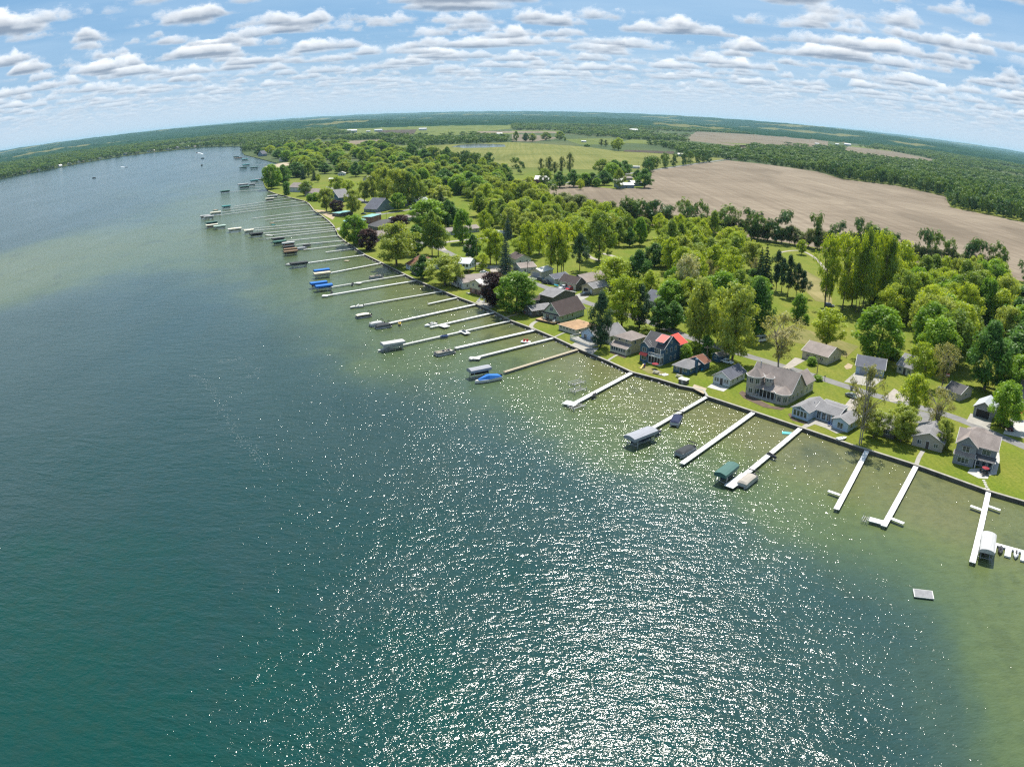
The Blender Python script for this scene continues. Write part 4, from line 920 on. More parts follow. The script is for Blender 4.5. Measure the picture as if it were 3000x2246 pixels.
def dock(label, Sx, Ex, width=1.0, m=None, arms=(), legs=True, step=3.05, z=.78, grp='docks along the shore', name='dock'):
    a, b = sv(*Sx, z), sv(*Ex, z); d = b-a; Ln = d.length; th = math.atan2(d.y, d.x)
    r = empty(name, (a.x, a.y, 0), th, label, 'dock', grp)
    mb = MB().box(-.4, -width/2, z-.16, Ln, width/2, z); mb.build('deck', m or D_WHITE, r)
    sk = MB().box(-.3, -width/2+.02, z-.3, Ln-.1, -width/2+.1, z-.165).box(-.3, width/2-.1, z-.3, Ln-.1, width/2-.02, z-.165); sk.build('side_rail', METAL if m is not D_TAN else WOOD, r)
    if legs:
        n = max(2, int(Ln/step)); me_ = None
        for i in range(n):
            x = Ln*(i+.7)/n
            for s_ in (-1, 1):
                if me_ is None: me_ = MB().tube((0,0,-1.2),(0,0,z+.22),.035,.035,6).mesh('dock_leg', METAL)
                o = link('leg', me_, r); o.location = (x, s_*(width/2+.045), 0)
    if m is not D_PALE:                             # swim ladder at the tip
        MB().bar((Ln+.05,-.25,-.6),(Ln+.05,-.25,z+.7),.025).bar((Ln+.05,.25,-.6),(Ln+.05,.25,z+.7),.025).bar((Ln+.05,-.25,.1),(Ln+.05,.25,.1),.025).bar((Ln+.05,-.25,.4),(Ln+.05,.25,.4),.025).build('ladder', METAL, r)
    for A_, B_, wd in arms:                        # cross platforms
        p, q = sv(*A_, z), sv(*B_, z); c = MB(); dd = (q-p); l2 = dd.length; t2 = math.atan2(dd.y, dd.x)
        o = MB().box(0, -wd/2, z-.165, l2, wd/2, z-.006).build('platform', m or D_WHITE, r)
        o.matrix_parent_inverse = Matrix.Identity(4)
        loc = Matrix.Rotation(-th, 4, 'Z') @ (Vector((p.x, p.y, 0)) - Vector((a.x, a.y, 0))); o.location = loc; o.rotation_euler = (0, 0, t2-th)
    ORD.append((label, a, b, r)); return r, Ln
dock('white dock with two short arms beside the barrel canopy', (2898,1438), (2851,1644), 1.35, arms=[((2845,1478),(2884,1492),1.0),((2896,1478),(2933,1491),.9)])
dock('white dock ending in a broad cross platform with ladder rails', (2686,1362), (2591,1538), 1.35, arms=[((2549,1517),(2597,1530),1.9),((2610,1514),(2650,1530),1.0)])
dock('white dock with single stub arm near its tip', (2541,1319), (2452,1489), 1.3, arms=[((2428,1435),(2463,1447),.9)])
dock('white dock with widened end between green canopy and beige pontoon', (2346,1253), (2151,1415), 1.35, arms=[((2186,1388),(2136,1424),2.4)])
dock('plain white dock straight beside the black covered pontoon', (2208,1207), (1999,1356), 1.35)
dock('pale boarded dock leading to the big grey barrel canopy', (2071,1161), (1915,1251), 1.2, D_PALE)
dock('white dock with square platform at its tip and bare lift', (1851,1091), (1677,1184), 1.4, arms=[((1655,1176),(1690,1184),2.9)])
dock('tan boarded dock running out to the bright blue covered boat', (1695,1022), (1478,1089), 1.2, D_TAN)
dock('grey weathered dock with square end beside red seated paddle boat', (1622,989), (1378,1051), 1.3, D_GREY, arms=[((1376,1047),(1408,1049),2.2)])
dock('white dock ending at the open pontoon boat with seats', (1569,966), (1335,1019), 1.4)
dock('pale dock with small platform and jet ski halfway along', (1492,940), (1109,1026), 1.1, D_PALE, arms=[((1353,967),(1372,977),2.4)])
dock('white dock with square side platform beside aluminium fishing boat', (1448,915), (1262,958), 1.2, arms=[((1290,950),(1312,957),2.8)])
dr, dl = dock('white dock lined with tall white mooring posts', (1394,891), (1134,948), 1.4)
pm = MB().tube((0,0,.5),(0,0,2.1),.05,.05,6).mesh('mooring_post', WHITE)
for i in range(11):
    o = link('mooring_post', pm, dr); o.location = (2+(dl-4)*i/10, .7, 0)
dock('short detached white dock in front of the cream house', (1342,871), (1255,890), 1.2, D_PALE)
dock('long pale dock ending at the white runabout', (1297,853), (1027,900), 1.1, D_PALE)
dock('white dock with wider tip before dark green tree', (1219,822), (945,868), 1.2, arms=[((945,866),(962,866),2.2)])
dock('pale dock running out to two bright blue canopies', (1184,806), (966,842), 1.1, D_PALE, arms=[((1043,828),(1058,830),2.2)])
dr, dl = dock('white dock with thin posts leading to tan and blue canopies', (1117,771), (961,801), 1.2)
for i in range(8):
    o = link('mooring_post', pm, dr); o.location = (2+(dl-4)*i/7, .65, 0)
dr, dl = dock('white dock with thin posts leading to the long black canopy', (1069,747), (899,771), 1.2)
for i in range(8):
    o = link('mooring_post', pm, dr); o.location = (2+(dl-4)*i/7, .65, 0)
FAR_D = [('thin low grey dock in the shade of the crimson tree',(1048,727),(955,739)),('pale dock leading to brown roofed lifts',(1022,716),(890,732)),('pale dock leading to white striped canopy',(1007,705),(867,718)),('pale dock leading to green canopy pair',(989,691),(842,706)),
 ('pale dock leading to bare lift frame',(985,676),(781,700)),('pale dock leading to flat white raft',(983,671),(801,689)),('pale dock leading to black canopy',(978,665),(770,684)),('pale dock leading to small cream canopy',(971,656),(747,676)),('pale dock leading to lone cream canopy',(964,649),(706,674)),
 ('pale dock with tan swim platform at its tip',(967,633),(801,650)),('pale dock with long white tip beside swim buoy',(935,627),(776,645)),('pale dock from the bare dirt bank',(921,618),(738,641)),('longest pale dock leading to white lift pair',(905,599),(636,632)),('long pale dock leading to tan white canopy',(892,592),(645,624)),
 ('long thin dock leading to open lift frame',(867,589),(673,613)),('long thin dock leading to teal canopy',(851,581),(686,606)),('short dock under white canopies at the point',(831,577),(790,583)),('thin dock to dark green canopy off the point',(785,556),(672,563)),('thin dock behind green and white canopies',(783,547),(727,550)),
 ('thin dock beside silver lift off the point',(776,541),(742,543)),('thin dock nearest the two point trees',(774,535),(731,537)),('far thin dock off the sandy beach',(785,483),(722,487)),('far thin dock beyond dark moored boat',(776,491),(748,492)),('farthest thin dock off the wooded point',(716,457),(697,459))]
for lab, a, b in FAR_D: dock(lab, a, b, 1.25, D_PALE, legs=True, step=6.1, z=.8, grp='docks of the northern shore')

def hull(mb, Ln, wd, z0, z1, bow=.35):
    """runabout hull: pointed bow at +x"""
    secs = []
    for i in range(8):
        t = i/7; x = -Ln/2 + Ln*t; k = 1-max(0, (t-.45)/.55)**2.2; k = max(k, .03)
        secs.append([(x, -wd/2*k, z1), (x, -wd/2*k*.85, z0+(z1-z0)*.35+.15*max(0,t-.6)), (x, 0, z0+.25*max(0,t-.6)), (x, wd/2*k*.85, z0+(z1-z0)*.35+.15*max(0,t-.6)), (x, wd/2*k, z1)])
    mb.loft(secs)
def fab(name, c): return mat(name, c, .8, .12, 1.0, streak=(.6,3,1))
C_MAT = dict(white=fab('white canopy vinyl', (.38,.38,.38)), tan=fab('tan canopy vinyl', (.52,.44,.32)), cream=fab('cream canopy vinyl', (.62,.58,.47)), green=fab('dark green canopy vinyl', (.05,.14,.11)), teal=fab('teal canopy vinyl', (.035,.20,.21)), blue=fab('bright blue canopy vinyl', (.015,.13,.42)),
  black=fab('black canopy vinyl', (.03,.035,.04)), grey=fab('grey canopy vinyl', (.27,.28,.31)), brown=fab('brown canopy vinyl', (.17,.11,.065)), sage=fab('sage canopy vinyl', (.055,.125,.11)), navy=fab('navy boat cover', (.008,.016,.055)), lgreen=fab('pale green canopy vinyl', (.36,.46,.40)))
_lift = {}
def lift_proto(col, shape, Ln=7.4, wd=3.1):
    h = 2.7; top = MB()
    if shape == 'arch': prof = [(-1,-.45),(-.98,.05),(-.74,.32),(-.36,.48),(0,.52),(.36,.48),(.74,.32),(.98,.05),(1,-.45)]
    elif shape == 'flat': prof = [(-1,-.75),(-1,.08),(-.5,.20),(0,.24),(.5,.20),(1,.08),(1,-.75)]
    else: prof = [(-1,-.65),(-1,.10),(-.55,.36),(0,.52),(.55,.36),(1,.10),(1,-.65)]
    rings = []
    for i in range(7):
        x = -Ln/2 + Ln*i/6; sg = -.05 if i % 2 else 0
        rings.append([(x, p*wd/2, h+q+sg*(1-abs(p))) for p, q in prof])
    for a in range(6):
        for i in range(len(prof)-1): top.poly([rings[a][i+1], rings[a][i], rings[a+1][i], rings[a+1][i+1]])
    for a in range(6):
        for i in range(len(prof)-1): top.poly([(x, y*.985, z-.05) for x, y, z in (rings[a][i], rings[a][i+1], rings[a+1][i+1], rings[a+1][i])])
    top.poly(rings[0]); top.poly(list(reversed(rings[6])))
    return top.mesh('lift_canopy', C_MAT[col], smooth=False)
post_me = MB().box(-.06,-.06,-1.0,.06,.06,2.7).mesh('lift_post', METAL)
fr = MB()
for y in (-1.45, 1.45): fr.box(-3.6, y-.06, 2.58, 3.6, y+.06, 2.68)
for x in (-2.6, 2.6): fr.box(x-.07, -1.45, .42, x+.07, 1.45, .55)
for y in (-.9, .9): fr.box(-3.2, y-.08, .55, 3.2, y+.08, .7)
frame_me = fr.mesh('lift_frame', METAL)
_bh = MB(); hull(_bh, 6.4, 2.3, .72, 1.55); hull_me = {c: _bh.mesh('boat_hull_'+c, mat(c+' gelcoat', v, .3, .06, .5, spec=.5)) for c, v in (('white',(.55,.55,.54)),('navy',(.02,.03,.07)),('red',(.25,.03,.03)),('black',(.02,.02,.022)))}
_bc = MB(); _bc.loft([[(-3.0,-1.0,1.56),(-3.0,1.0,1.56),(-3.0,.9,1.7),(-3.0,-.9,1.7)],[(.2,-1.05,1.56),(.2,1.05,1.56),(.2,.7,2.15),(.2,-.7,2.15)],[(2.3,-.5,1.56),(2.3,.5,1.56),(2.3,.3,1.72),(2.3,-.3,1.72)]])
cover_me = _bc.mesh('boat_cover', DARK); wind_me = MB().loft([[(.5,-.9,1.56),(.5,.9,1.56),(.3,.8,2.0),(.3,-.8,2.0)],[(.56,-.9,1.56),(.56,.9,1.56),(.36,.8,2.0),(.36,-.8,2.0)]]).mesh('windscreen', GLASS)
eng_me = MB().box(-3.55,-.25,.9,-3.15,.25,1.75).box(-3.5,-.1,.2,-3.25,.1,.9).mesh('outboard', DARK)
random.seed(5)
def lift(X, Y, col, shape='bevel', wpx=None, ang=None, boat=True, label=None, scale=None, z=0, bl=None):
    p = sv(X, Y, 2.2); th = ang if ang is not None else -142
    k = (col, shape)
    if k not in _lift: _lift[k] = lift_proto(col, shape)
    words_ = {'arch': 'rounded', 'flat': 'flat', 'bevel': 'ridged'}[shape]
    r = empty('boat_lift', (p.x, p.y, 0), rad(th), label, 'boat lift', 'covered boat lifts')
    sc_ = scale or 1.0; r.scale = (sc_, sc_, 1)
    link('canopy', _lift[k], r); link('frame', frame_me, r)
    for x in (-2.6, 2.6):
        for y in (-1.45, 1.45): o = link('post', post_me, r); o.location = (x, y, 0)
    if boat:
        c = random.choice(('white','white','navy','red','black'))
        b = empty('boat', (p.x, p.y, 0), rad(th), bl or (c + ' boat cradled under the ' + label.split(' canopy')[0] + ' canopy'), 'boat', 'boats stored on lifts')
        b.scale = (sc_*.95, sc_*.95, 1)
        link('hull', hull_me[c], b)
        link('cover', cover_me, b); link('outboard', eng_me, b)
    return r
LIFTS = [(2896,1592,'white','arch',-125,'broad white barrel canopy at the end of the easternmost dock',1.12),(2131,1378,'sage','bevel',-131,'weathered green canopy beside the widened dock end',.98),(1880,1273,'grey','bevel',-141,'big grey barrel canopy off the pale boarded dock',1.2),
 (1405,1083,'grey','bevel',-148,'grey white canopy beside the bright blue covered boat',.98),(1152,1006,'white','flat',-150,'flat white canopy along the pale dock with jet ski',1.1),
 (934,830,'blue','flat',-152,'bright blue canopy, the farther of the blue pair',1.1),(949,839,'blue','bevel',-152,'bright blue canopy, the nearer of the blue pair',1.1),(943,793,'blue','flat',-152,'blue canopy just behind the tan canopy',1.1),(944,802,'tan','flat',-152,'tan canopy in front of the blue canopy',1.15),(876,772,'black','flat',-152,'long black canopy at the end of the posted dock',1.3),
 (852,738,'brown','flat',-152,'brown canopy nearest in the stack of lifts',1.15),(851,731,'brown','flat',-152,'brown canopy second in the stack of lifts',1.1),(846,724,'black','flat',-152,'dark canopy between brown and white striped canopies',1.0),(845,713,'white','flat',-152,'white striped canopy above the brown canopies',1.1),(819,709,'green','flat',-152,'dark green canopy right below a black canopy',1.15),(815,700,'black','flat',-152,'black canopy right above a dark green canopy',1.15),
 (751,686,'black','bevel',-152,'black canopy standing before small cream canopy',1.3),(729,677,'cream','bevel',-145,'small cream canopy behind the black canopy',1.0),(688,672,'cream','flat',-152,'lone cream canopy standing apart',1.4),(644,664,'lgreen','flat',-152,'pale green canopy at the outer edge of three',1.3),(621,661,'cream','flat',-152,'cream canopy between grey and pale green canopies',1.3),(620,653,'sage','flat',-152,'sage canopy farthest of the outer three',1.3),
 (612,636,'white','flat',-152,'white canopy, right one of the outermost pair',1.2),(601,634,'white','flat',-152,'white canopy farthest out into the lake',1.2),(632,624,'cream','flat',-152,'cream canopy with raft behind it',1.35),(663,606,'teal','bevel',-152,'teal canopy at the end of the long thin dock',1.15),(798,575,'white','flat',-152,'long white canopy close by the point',1.5),(790,583,'cream','flat',-152,'low cream canopy beside the point shore',1.2),
 (659,561,'green','flat',-152,'dark green canopy far off the point',1.6),(716,548,'green','flat',-152,'green canopy in front of white topped lift',1.7),(712,541,'white','flat',-152,'white canopy behind the green canopy off the point',1.8),(738,541,'grey','flat',-152,'grey canopy near the point trees',1.2),(745,530,'teal','flat',-152,'teal canopy just left of the point trees',1.5),(760,526,'grey','flat',-152,'silver canopy right behind the teal canopy',1.6),
 (712,492,'green','flat',-152,'green canopy off the far beach',1.9),(721,484,'teal','bevel',-152,'teal canopy off the far beach',1.9),(744,492,'green','flat',-152,'dark green canopy nearest the far beach',1.9),(692,460,'green','flat',-152,'dark green canopy off the wooded point',2.0),(698,464,'brown','flat',-152,'brown canopy off the wooded point',2.4),(717,468,'teal','bevel',-152,'teal canopy beside the far beach houses',1.9)]
for X, Y, c, s_, a_, lab, k in LIFTS: lift(X, Y, c, s_, ang=a_, label=lab, scale=k)
# bare lifts
def bare_lift(X, Y, ang, label, rails=True, sc=1.0):
    p = sv(X, Y, .6); r = empty('bare_lift', (p.x, p.y, 0), rad(ang), label, 'boat lift', 'empty boat lifts'); r.scale = (sc, sc, 1)
    link('frame', MB().box(-2.4,-1.3,.75,2.4,-1.2,.9).box(-2.4,1.2,.75,2.4,1.3,.9).box(-1.9,-1.2,.4,-1.78,1.2,.52).box(1.78,-1.2,.4,1.9,1.2,.52).mesh('bare_frame', METAL), r)
    for y in (-.5, .5): MB().box(-2.6, y-.09, .53, 2.6, y+.09, .68).build('bunk', GREYWOOD, r)
    for x in (-2.4, 2.4):
        for y in (-1.25, 1.25): MB().box(x-.05,y-.05,-1,x+.05,y+.05,1.35).build('post', METAL, r)
bare_lift(1692,1120,-141,'bare steel lift standing alone in shallow water'); bare_lift(1694,1141,-141,'bare steel lift with dark bunks beside square platform'); bare_lift(1691,1190,-141,'empty wooden railed lift at the square platform'); bare_lift(2537,1518,-128,'small slatted ramp lift at the broad cross platform', sc=.5); bare_lift(770,702,-150,'bare frame lift at the tip of a northern dock'); bare_lift(668,616,-150,'open lift frame at the end of a long thin dock')

ALU = mat('brushed aluminium', (.50,.52,.54), .35, .1, 2, metal=.7); SEAT = mat('cream boat upholstery', (.58,.52,.42), .7, .12, 2); SEATW = mat('white vinyl seat', (.70,.69,.66), .6, .08, 2)
def pontoon(X, Y, ang, label, cover=None, Ln=6.8, fence=(.05,.05,.06), open_=False):
    p = sv(X, Y, .8); r = empty('pontoon_boat', (p.x, p.y, 0), rad(ang), label, 'pontoon boat', 'pontoon boats')
    w = 2.5
    for y in (-.85, .85):
        t = MB().tube((-Ln/2, y, .18), (Ln/2-.7, y, .18), .32, .32, 10); t.tube((Ln/2-.7, y, .18), (Ln/2, y, .32), .32, .06, 10); t.build('float', ALU, r, True)
    MB().box(-Ln/2, -w/2, .5, Ln/2-.2, w/2, .62).build('deck', mat('grey marine carpet', (.30,.28,.25)), r)
    fm = mat('fence panel %02d%02d' % (int(fence[0]*99), int(fence[2]*99)), fence, .4, .08, .6)
    f = MB().box(-Ln/2+.5, -w/2, .62, Ln/2-.5, -w/2+.05, 1.25).box(-Ln/2+.5, w/2-.05, .62, Ln/2-.5, w/2, 1.25).box(Ln/2-.55, -w/2, .62, Ln/2-.5, w/2, 1.25)
    f.build('fence', fm, r)
    MB().box(-Ln/2+.5,-w/2-.02,1.25,Ln/2-.48,-w/2+.07,1.31).box(-Ln/2+.5,w/2-.07,1.25,Ln/2-.48,w/2+.02,1.31).build('rail', ALU, r)
    MB().box(-Ln/2-.45,-.28,.5,-Ln/2-.02,.28,1.25).box(-Ln/2-.35,-.1,-.4,-Ln/2-.1,.1,.5).build('outboard', DARK, r)
    if cover is None:
        for x0, x1, y0, y1 in ((-Ln/2+.7,-Ln/2+1.3,-1.15,1.15),(.4,Ln/2-.7,-1.15,-.6),(.6,Ln/2-.7,.6,1.15),(-1.6,-.6,-1.15,-.6)):
            MB().box(x0,y0,.62,x1,y1,1.0).box(x0, y0 if y0 < 0 else y1-.15, 1.0, x1, y0+.15 if y0 < 0 else y1, 1.35).build('seat', SEAT, r)
        MB().box(-.3,.55,.62,.35,1.15,1.45).build('console', mat('console grey', (.2,.19,.18)), r)
        MB().tube((-.45,.85,1.5),(-.35,.85,1.45),.2,.2,10).build('wheel', DARK, r)
    else:
        c = MB(); prof = [(-1,0),(-.97,.25),(-.6,.5),(0,.62),(.6,.5),(.97,.25),(1,0)]
        c.loft([[(x, q*w/2*1.02, 1.2+h*k) for q, h in prof] for x, k in ((-Ln/2+.35,.15),(-Ln/2+.8,.75),(-1,.95),(.6,1.0),(Ln/2-.9,.7),(Ln/2-.42,.12))]); c.build('cover', cover, r)
        b = MB(); b.bar((-Ln/2+1.2,-w/2-.05,1.3),(-Ln/2+.6,-w/2-.05,2.35),.03); b.bar((-Ln/2+1.2,w/2+.05,1.3),(-Ln/2+.6,w/2+.05,2.35),.03); b.bar((-Ln/2+.6,-w/2-.05,2.35),(-Ln/2+.6,w/2+.05,2.35),.10); b.build('folded_top', DARK, r)
    return r
pontoon(2010,1320,-138,'black covered pontoon boat moored beside plain white dock',C_MAT['black'],fence=(.3,.32,.33))
pontoon(1983,1230,-112,'navy covered pontoon boat alongside pale boarded dock',C_MAT['navy'],fence=(.45,.46,.47))
pontoon(2192,1406,-133,'beige covered pontoon boat at the widened dock end',mat('beige boat cover', (.33,.30,.26), .8, .12, 1),fence=(.38,.38,.36))
pontoon(1303,1032,-146,'open pontoon boat with cream seats at white dock tip',None,7.6,(.2,.2,.22))
pontoon(1123,955,-150,'pontoon boat with black cover at the posted white dock',C_MAT['black'],6.6,(.1,.1,.11))
pontoon(1104,949,-150,'white hooded pontoon boat behind the black covered one',C_MAT['white'],6.0,(.6,.6,.6))
pontoon(1065,925,-150,'small dark pontoon boat with white top moored alone',C_MAT['cream'],6.6,(.05,.05,.05))
pontoon(1102,811,-150,'low aluminium pontoon boat drifting between two pale docks',None,7.2,(.25,.26,.28))
pontoon(884,729,-150,'grey hooded pontoon boat behind the brown canopies',C_MAT['grey'],6.6,(.4,.4,.4))
pontoon(898,720,-150,'small dark boat beside the grey hooded pontoon',C_MAT['black'],5.0,(.1,.1,.1))
def runabout(X, Y, ang, label, Ln=5.6, c='white', cover=None, s=1.0, name='motorboat'):
    p = sv(X, Y, .4); r = empty(name, (p.x, p.y, 0), rad(ang), label, 'boat'); r.scale = (s,s,s)
    b = MB(); hull(b, Ln, 2.1, -.25, .75); b.build('hull', mat(c+' gelcoat', (.7,.7,.69)), r)
    if cover: 
        cv = MB().loft([[(-Ln*.48,-1.0,.76),(-Ln*.48,1.0,.76),(-Ln*.48,.9,.95),(-Ln*.48,-.9,.95)],[(-.1,-1.05,.76),(-.1,1.05,.76),(-.1,.55,1.55),(-.1,-.55,1.55)],[(Ln*.36,-.5,.76),(Ln*.36,.5,.76),(Ln*.36,.2,.95),(Ln*.36,-.2,.95)]]); cv.build('cover', cover, r)
    else:
        MB().box(-Ln*.4,-.8,.7,Ln*.12,.8,.77).build('cockpit', mat('boat floor', (.22,.2,.18)), r)
        for y in (-.45,.45): MB().box(-.9,y-.28,.77,-.35,y+.28,1.05).box(-1.0,y-.28,.77,-.88,y+.28,1.4).build('seat', SEATW, r)
        MB().loft([[(.5,-.85,.76),(.5,.85,.76),(.3,.75,1.2),(.3,-.75,1.2)],[(.56,-.85,.76),(.56,.85,.76),(.36,.75,1.2),(.36,-.75,1.2)]]).build('windscreen', GLASS, r)
    MB().box(-Ln/2-.4,-.22,.4,-Ln/2,.22,1.1).box(-Ln/2-.3,-.08,-.4,-Ln/2-.1,.08,.4).build('outboard', DARK, r); return r
pb = runabout(1430,1113,-148,'bright blue covered boat on a low lift before grey canopy',6.6,'white',C_MAT['blue'],1.35)
runabout(1262,952,-140,'aluminium fishing boat with seats off the side platform dock',5.4,'silver')
runabout(1046,899,-160,'white runabout tied at the tip of the long pale dock',5.4)
runabout(850,777,-20,'white speedboat beside the long black canopy',5.0)
runabout(912,821-6,-150,'small white boat at rest behind the dock posts',4.0) if False else None
runabout(592,486,100,'small dark motorboat cruising toward the crowded docks',7,'black',DARK,1.6)
runabout(593,466,160,'distant dark motorboat drifting near the north point',7,'black',DARK,1.5)
runabout(275,524,170,'lone dark motorboat far out on open water',7,'black',DARK,1.3)
runabout(371,492,10,'white speedboat throwing spray on the far water',6.5,'white',None,1.1)
runabout(577,449,165,'red and white speedboat trailing a curved white wake',6.5,'red',None,1.2)
FOAM = mat('foam', (.8,.82,.84), .9, .1, .2)
def wake(pts, w, label):
    mb = MB(); P = [sv(*p, .05) for p in pts]
    for i in range(len(P)-1):
        a, b = P[i], P[i+1]; d = (b-a).normalized(); n = Vector((-d.y,d.x,0)); wa, wb = w*(1-i/len(P))+.3, w*(1-(i+1)/len(P))+.3
        mb.loft([[(a+n*wa).to_tuple(), (a+Vector((0,0,.35))).to_tuple(), (a-n*wa).to_tuple()], [(b+n*wb).to_tuple(), (b+Vector((0,0,.3))).to_tuple(), (b-n*wb).to_tuple()]], close=False)
    o = mb.build('wake', FOAM); tag(o, label, 'wake')
wake([(580,449),(586,450),(592,452),(596,454)], 1.6, 'curved white foam wake behind the far speedboat'); wake([(366,492),(360,491),(354,490.5)], 1.2, 'short white foam wake behind the spraying speedboat')
def jetski(X, Y, ang, label, c=(.03,.03,.035)):
    p = sv(X, Y, .9); r = empty('jet_ski', (p.x, p.y, .45), rad(ang), label, 'jet ski', 'jet skis on small lifts')
    b = MB()
    secs = []
    for i in range(7):
        t = i/6; x = -1.5+3.0*t; k = max(.06, 1-max(0,(t-.5)/.5)**2); secs.append([(x,-.58*k,.42),(x,-.45*k,.1),(x,0,-.05+.2*max(0,t-.6)),(x,.45*k,.1),(x,.58*k,.42),(x,.3*k,.62+.12*math.sin(t*3)),(x,-.3*k,.62+.12*math.sin(t*3))])
    b.loft(secs); b.build('hull', mat('jet ski %02d%02d%02d' % tuple(int(x*99) for x in c), c, .3, .1, 1, spec=.5), r)
    MB().loft([[(-1.2,-.2,.6),(-1.2,.2,.6),(-1.2,.15,.92),(-1.2,-.15,.92)],[(.2,-.2,.62),(.2,.2,.62),(.2,.12,.84),(.2,-.12,.84)]]).build('seat', DARK, r)
    h = MB(); h.bar((.45,-.4,1.08),(.45,.4,1.08),.035); h.bar((.6,0,.7),(.45,0,1.08),.06); h.build('handlebar', DARK, r)
    MB().box(-1.2,-.7,-.4,1.2,-.6,-.28).box(-1.2,.6,-.4,1.2,.7,-.28).box(-.9,-.6,-.4,-.8,.6,-.3).box(.7,-.6,-.4,.8,.6,-.3).build('cradle', METAL, r); return r
jetski(1741,1157,-120,'black jet ski on cradle beside square platform dock'); jetski(1927,1265,-128,'black jet ski tucked behind the grey barrel canopy'); jetski(2264,1332,-60,'dark jet ski halfway along the widened dock'); jetski(1172,947,-80,'yellow and black jet ski by the posted dock',(.5,.33,.05)); jetski(1302,984,-150,'blue and black jet ski on the pale dock',(.05,.08,.2)); jetski(1033,832,-90,'dark jet ski midway on the blue canopy dock'); jetski(972,858,-90,'dark jet ski near the wide tipped dock'); jetski(1362,971,-60,'small dark jet ski on the small side platform',(.1,.12,.15))
# jet-ski port on the far right dock
p = sv(2958,1608,.4); r = empty('floating_port', (p.x,p.y,0), rad(-38), 'white floating jet ski port beside the white barrel canopy', 'floating dock')
pl = MB().box(-4.2,.4,.1,4.2,1.5,.5).box(-4.2,-3.0,.1,-2.9,.4,.48).box(-.8,-3.0,.1,.6,.4,.48).box(2.9,-3.0,.1,4.2,.4,.48); pl.build('float', D_WHITE, r)
for x, lab, c in ((-1.9,'dark jet ski parked in the white floating port',(.03,.03,.04)),(1.75,'pale silver jet ski parked in the white floating port',(.55,.55,.57))):
    q = r.matrix_basis @ Vector((x, -1.4, 0)); o = jetski(2958,1608,-128,lab,c); o.location = (q.x, q.y, .12)
def raft(X, Y, ang, w, l, m, label, h=.4, name='swim_raft'):
    p = sv(X, Y, h); r = empty(name, (p.x,p.y,0), rad(ang), label, 'raft')
    MB().box(-l/2,-w/2,h-.18,l/2,w/2,h).build('deck', m, r)
    for y in (-w*.35, w*.35): MB().tube((-l/2+.1,y,.05),(l/2-.1,y,.05),.2,.2,8).build('float', DARK, r)
    return r
r = raft(2708,1736,-20,2.7,4.0,D_PALE,'square grey swim raft floating alone off the docks'); MB().box(-1.8,-1.2,.4,1.8,1.2,.44).build('mat_top', mat('grey raft carpet', (.20,.20,.21)), r)
raft(2307,1266,-15,1.9,2.6,mat('turquoise foam', (.10,.52,.50), .7),'turquoise foam swim mat beside the white dock',.16,'swim_mat')
raft(1017,764,-20,2.2,3.0,D_TAN,'small tan wooden raft anchored between two docks'); raft(632,616,-30,3.5,4.5,D_TAN,'tan raft just behind the cream canopy'); raft(790,690,-28,2.4,7.4,D_PALE,'flat white raft lying among the northern docks'); raft(798,653,-28,2.2,4.6,D_TAN,'tan swim platform at the dock tip'); raft(801,659,-28,2,3.5,C_MAT['teal'],'teal inflatable raft between northern docks')
r = empty('paddle_boat', sv(1541,1003,.2), rad(-20), 'white paddle boat with two red seats beside grey dock', 'paddle boat')
b = MB(); b.loft([[(-1.5,-.85,.0),(-1.5,.85,.0),(-1.6,.95,.4),(-1.6,-.95,.4)],[(1.2,-.85,.0),(1.2,.85,.0),(1.35,.95,.4),(1.35,-.95,.4)],[(1.6,-.5,.1),(1.6,.5,.1),(1.8,.6,.4),(1.8,-.6,.4)]]); b.build('hull', WHITE, r)
RED = mat('red plastic', (.55,.03,.05), .5)
for x in (-.55, .55): MB().box(x-.32,-.35,.4,x+.32,.35,.62).box(x-.32,.2,.62,x+.32,.4,1.15).build('seat', RED, r)
# ------------------------------------------------------------------ drives, patios, cars, poles, yard things
zz = [0]
def patch(name, pts, m, dz=.03):
    zz[0] += 1; return sheet(name, [sv(x, y) for x, y in pts], GZ + dz + .0007*zz[0], m)
M_PATIO = mat('bright concrete', (.40,.385,.36), .85, .08, .6, coords='POS'); M_HAY = soil('dry mown hay', (.10,.12,.03), (.19,.17,.07), (.27,.23,.11), 15); M_MULCH = mat('bark mulch', (.10,.07,.05), .95, .25, .8, coords='POS'); M_SAND = mat('beach sand', (.34,.28,.20), .95, .15, .6, coords='POS')
for pts, m in [
 ([(1620,846),(1645,835),(1690,855),(1672,867)],M_CONC),([(1677,868),(1704,857),(1727,868),(1704,880)],M_CONC),([(1543,813),(1556,807),(1588,814),(1562,823)],M_CONC),([(1352,757),(1381,751),(1386,766),(1362,768)],M_CONC),([(1435,778),(1482,778),(1505,786),(1472,797),(1438,797)],M_GRAV),
 ([(2354,1130),(2362,1104),(2386,1110),(2370,1134)],M_CONC),([(2288,1080),(2330,1046),(2364,1052),(2322,1076),(2300,1087)],M_GRAV),([(2466,1198),(2508,1147),(2534,1156),(2503,1205)],M_GRAV),([(2474,1117),(2505,1090),(2592,1108),(2558,1132)],M_CONC),([(2596,1158),(2621,1136),(2682,1174),(2610,1175)],M_GRAV),
 ([(2676,1236),(2692,1199),(2742,1213),(2725,1240)],M_ROAD),([(2832,1233),(2845,1208),(2907,1228),(2900,1258),(2876,1246)],M_CONC),([(2940,1268),(2962,1222),(3070,1240),(3070,1296)],M_PATIO),([(1560,560),(1600,556),(1610,540),(1600,538)],M_GRAV)]:
    patch('driveway', pts, m)
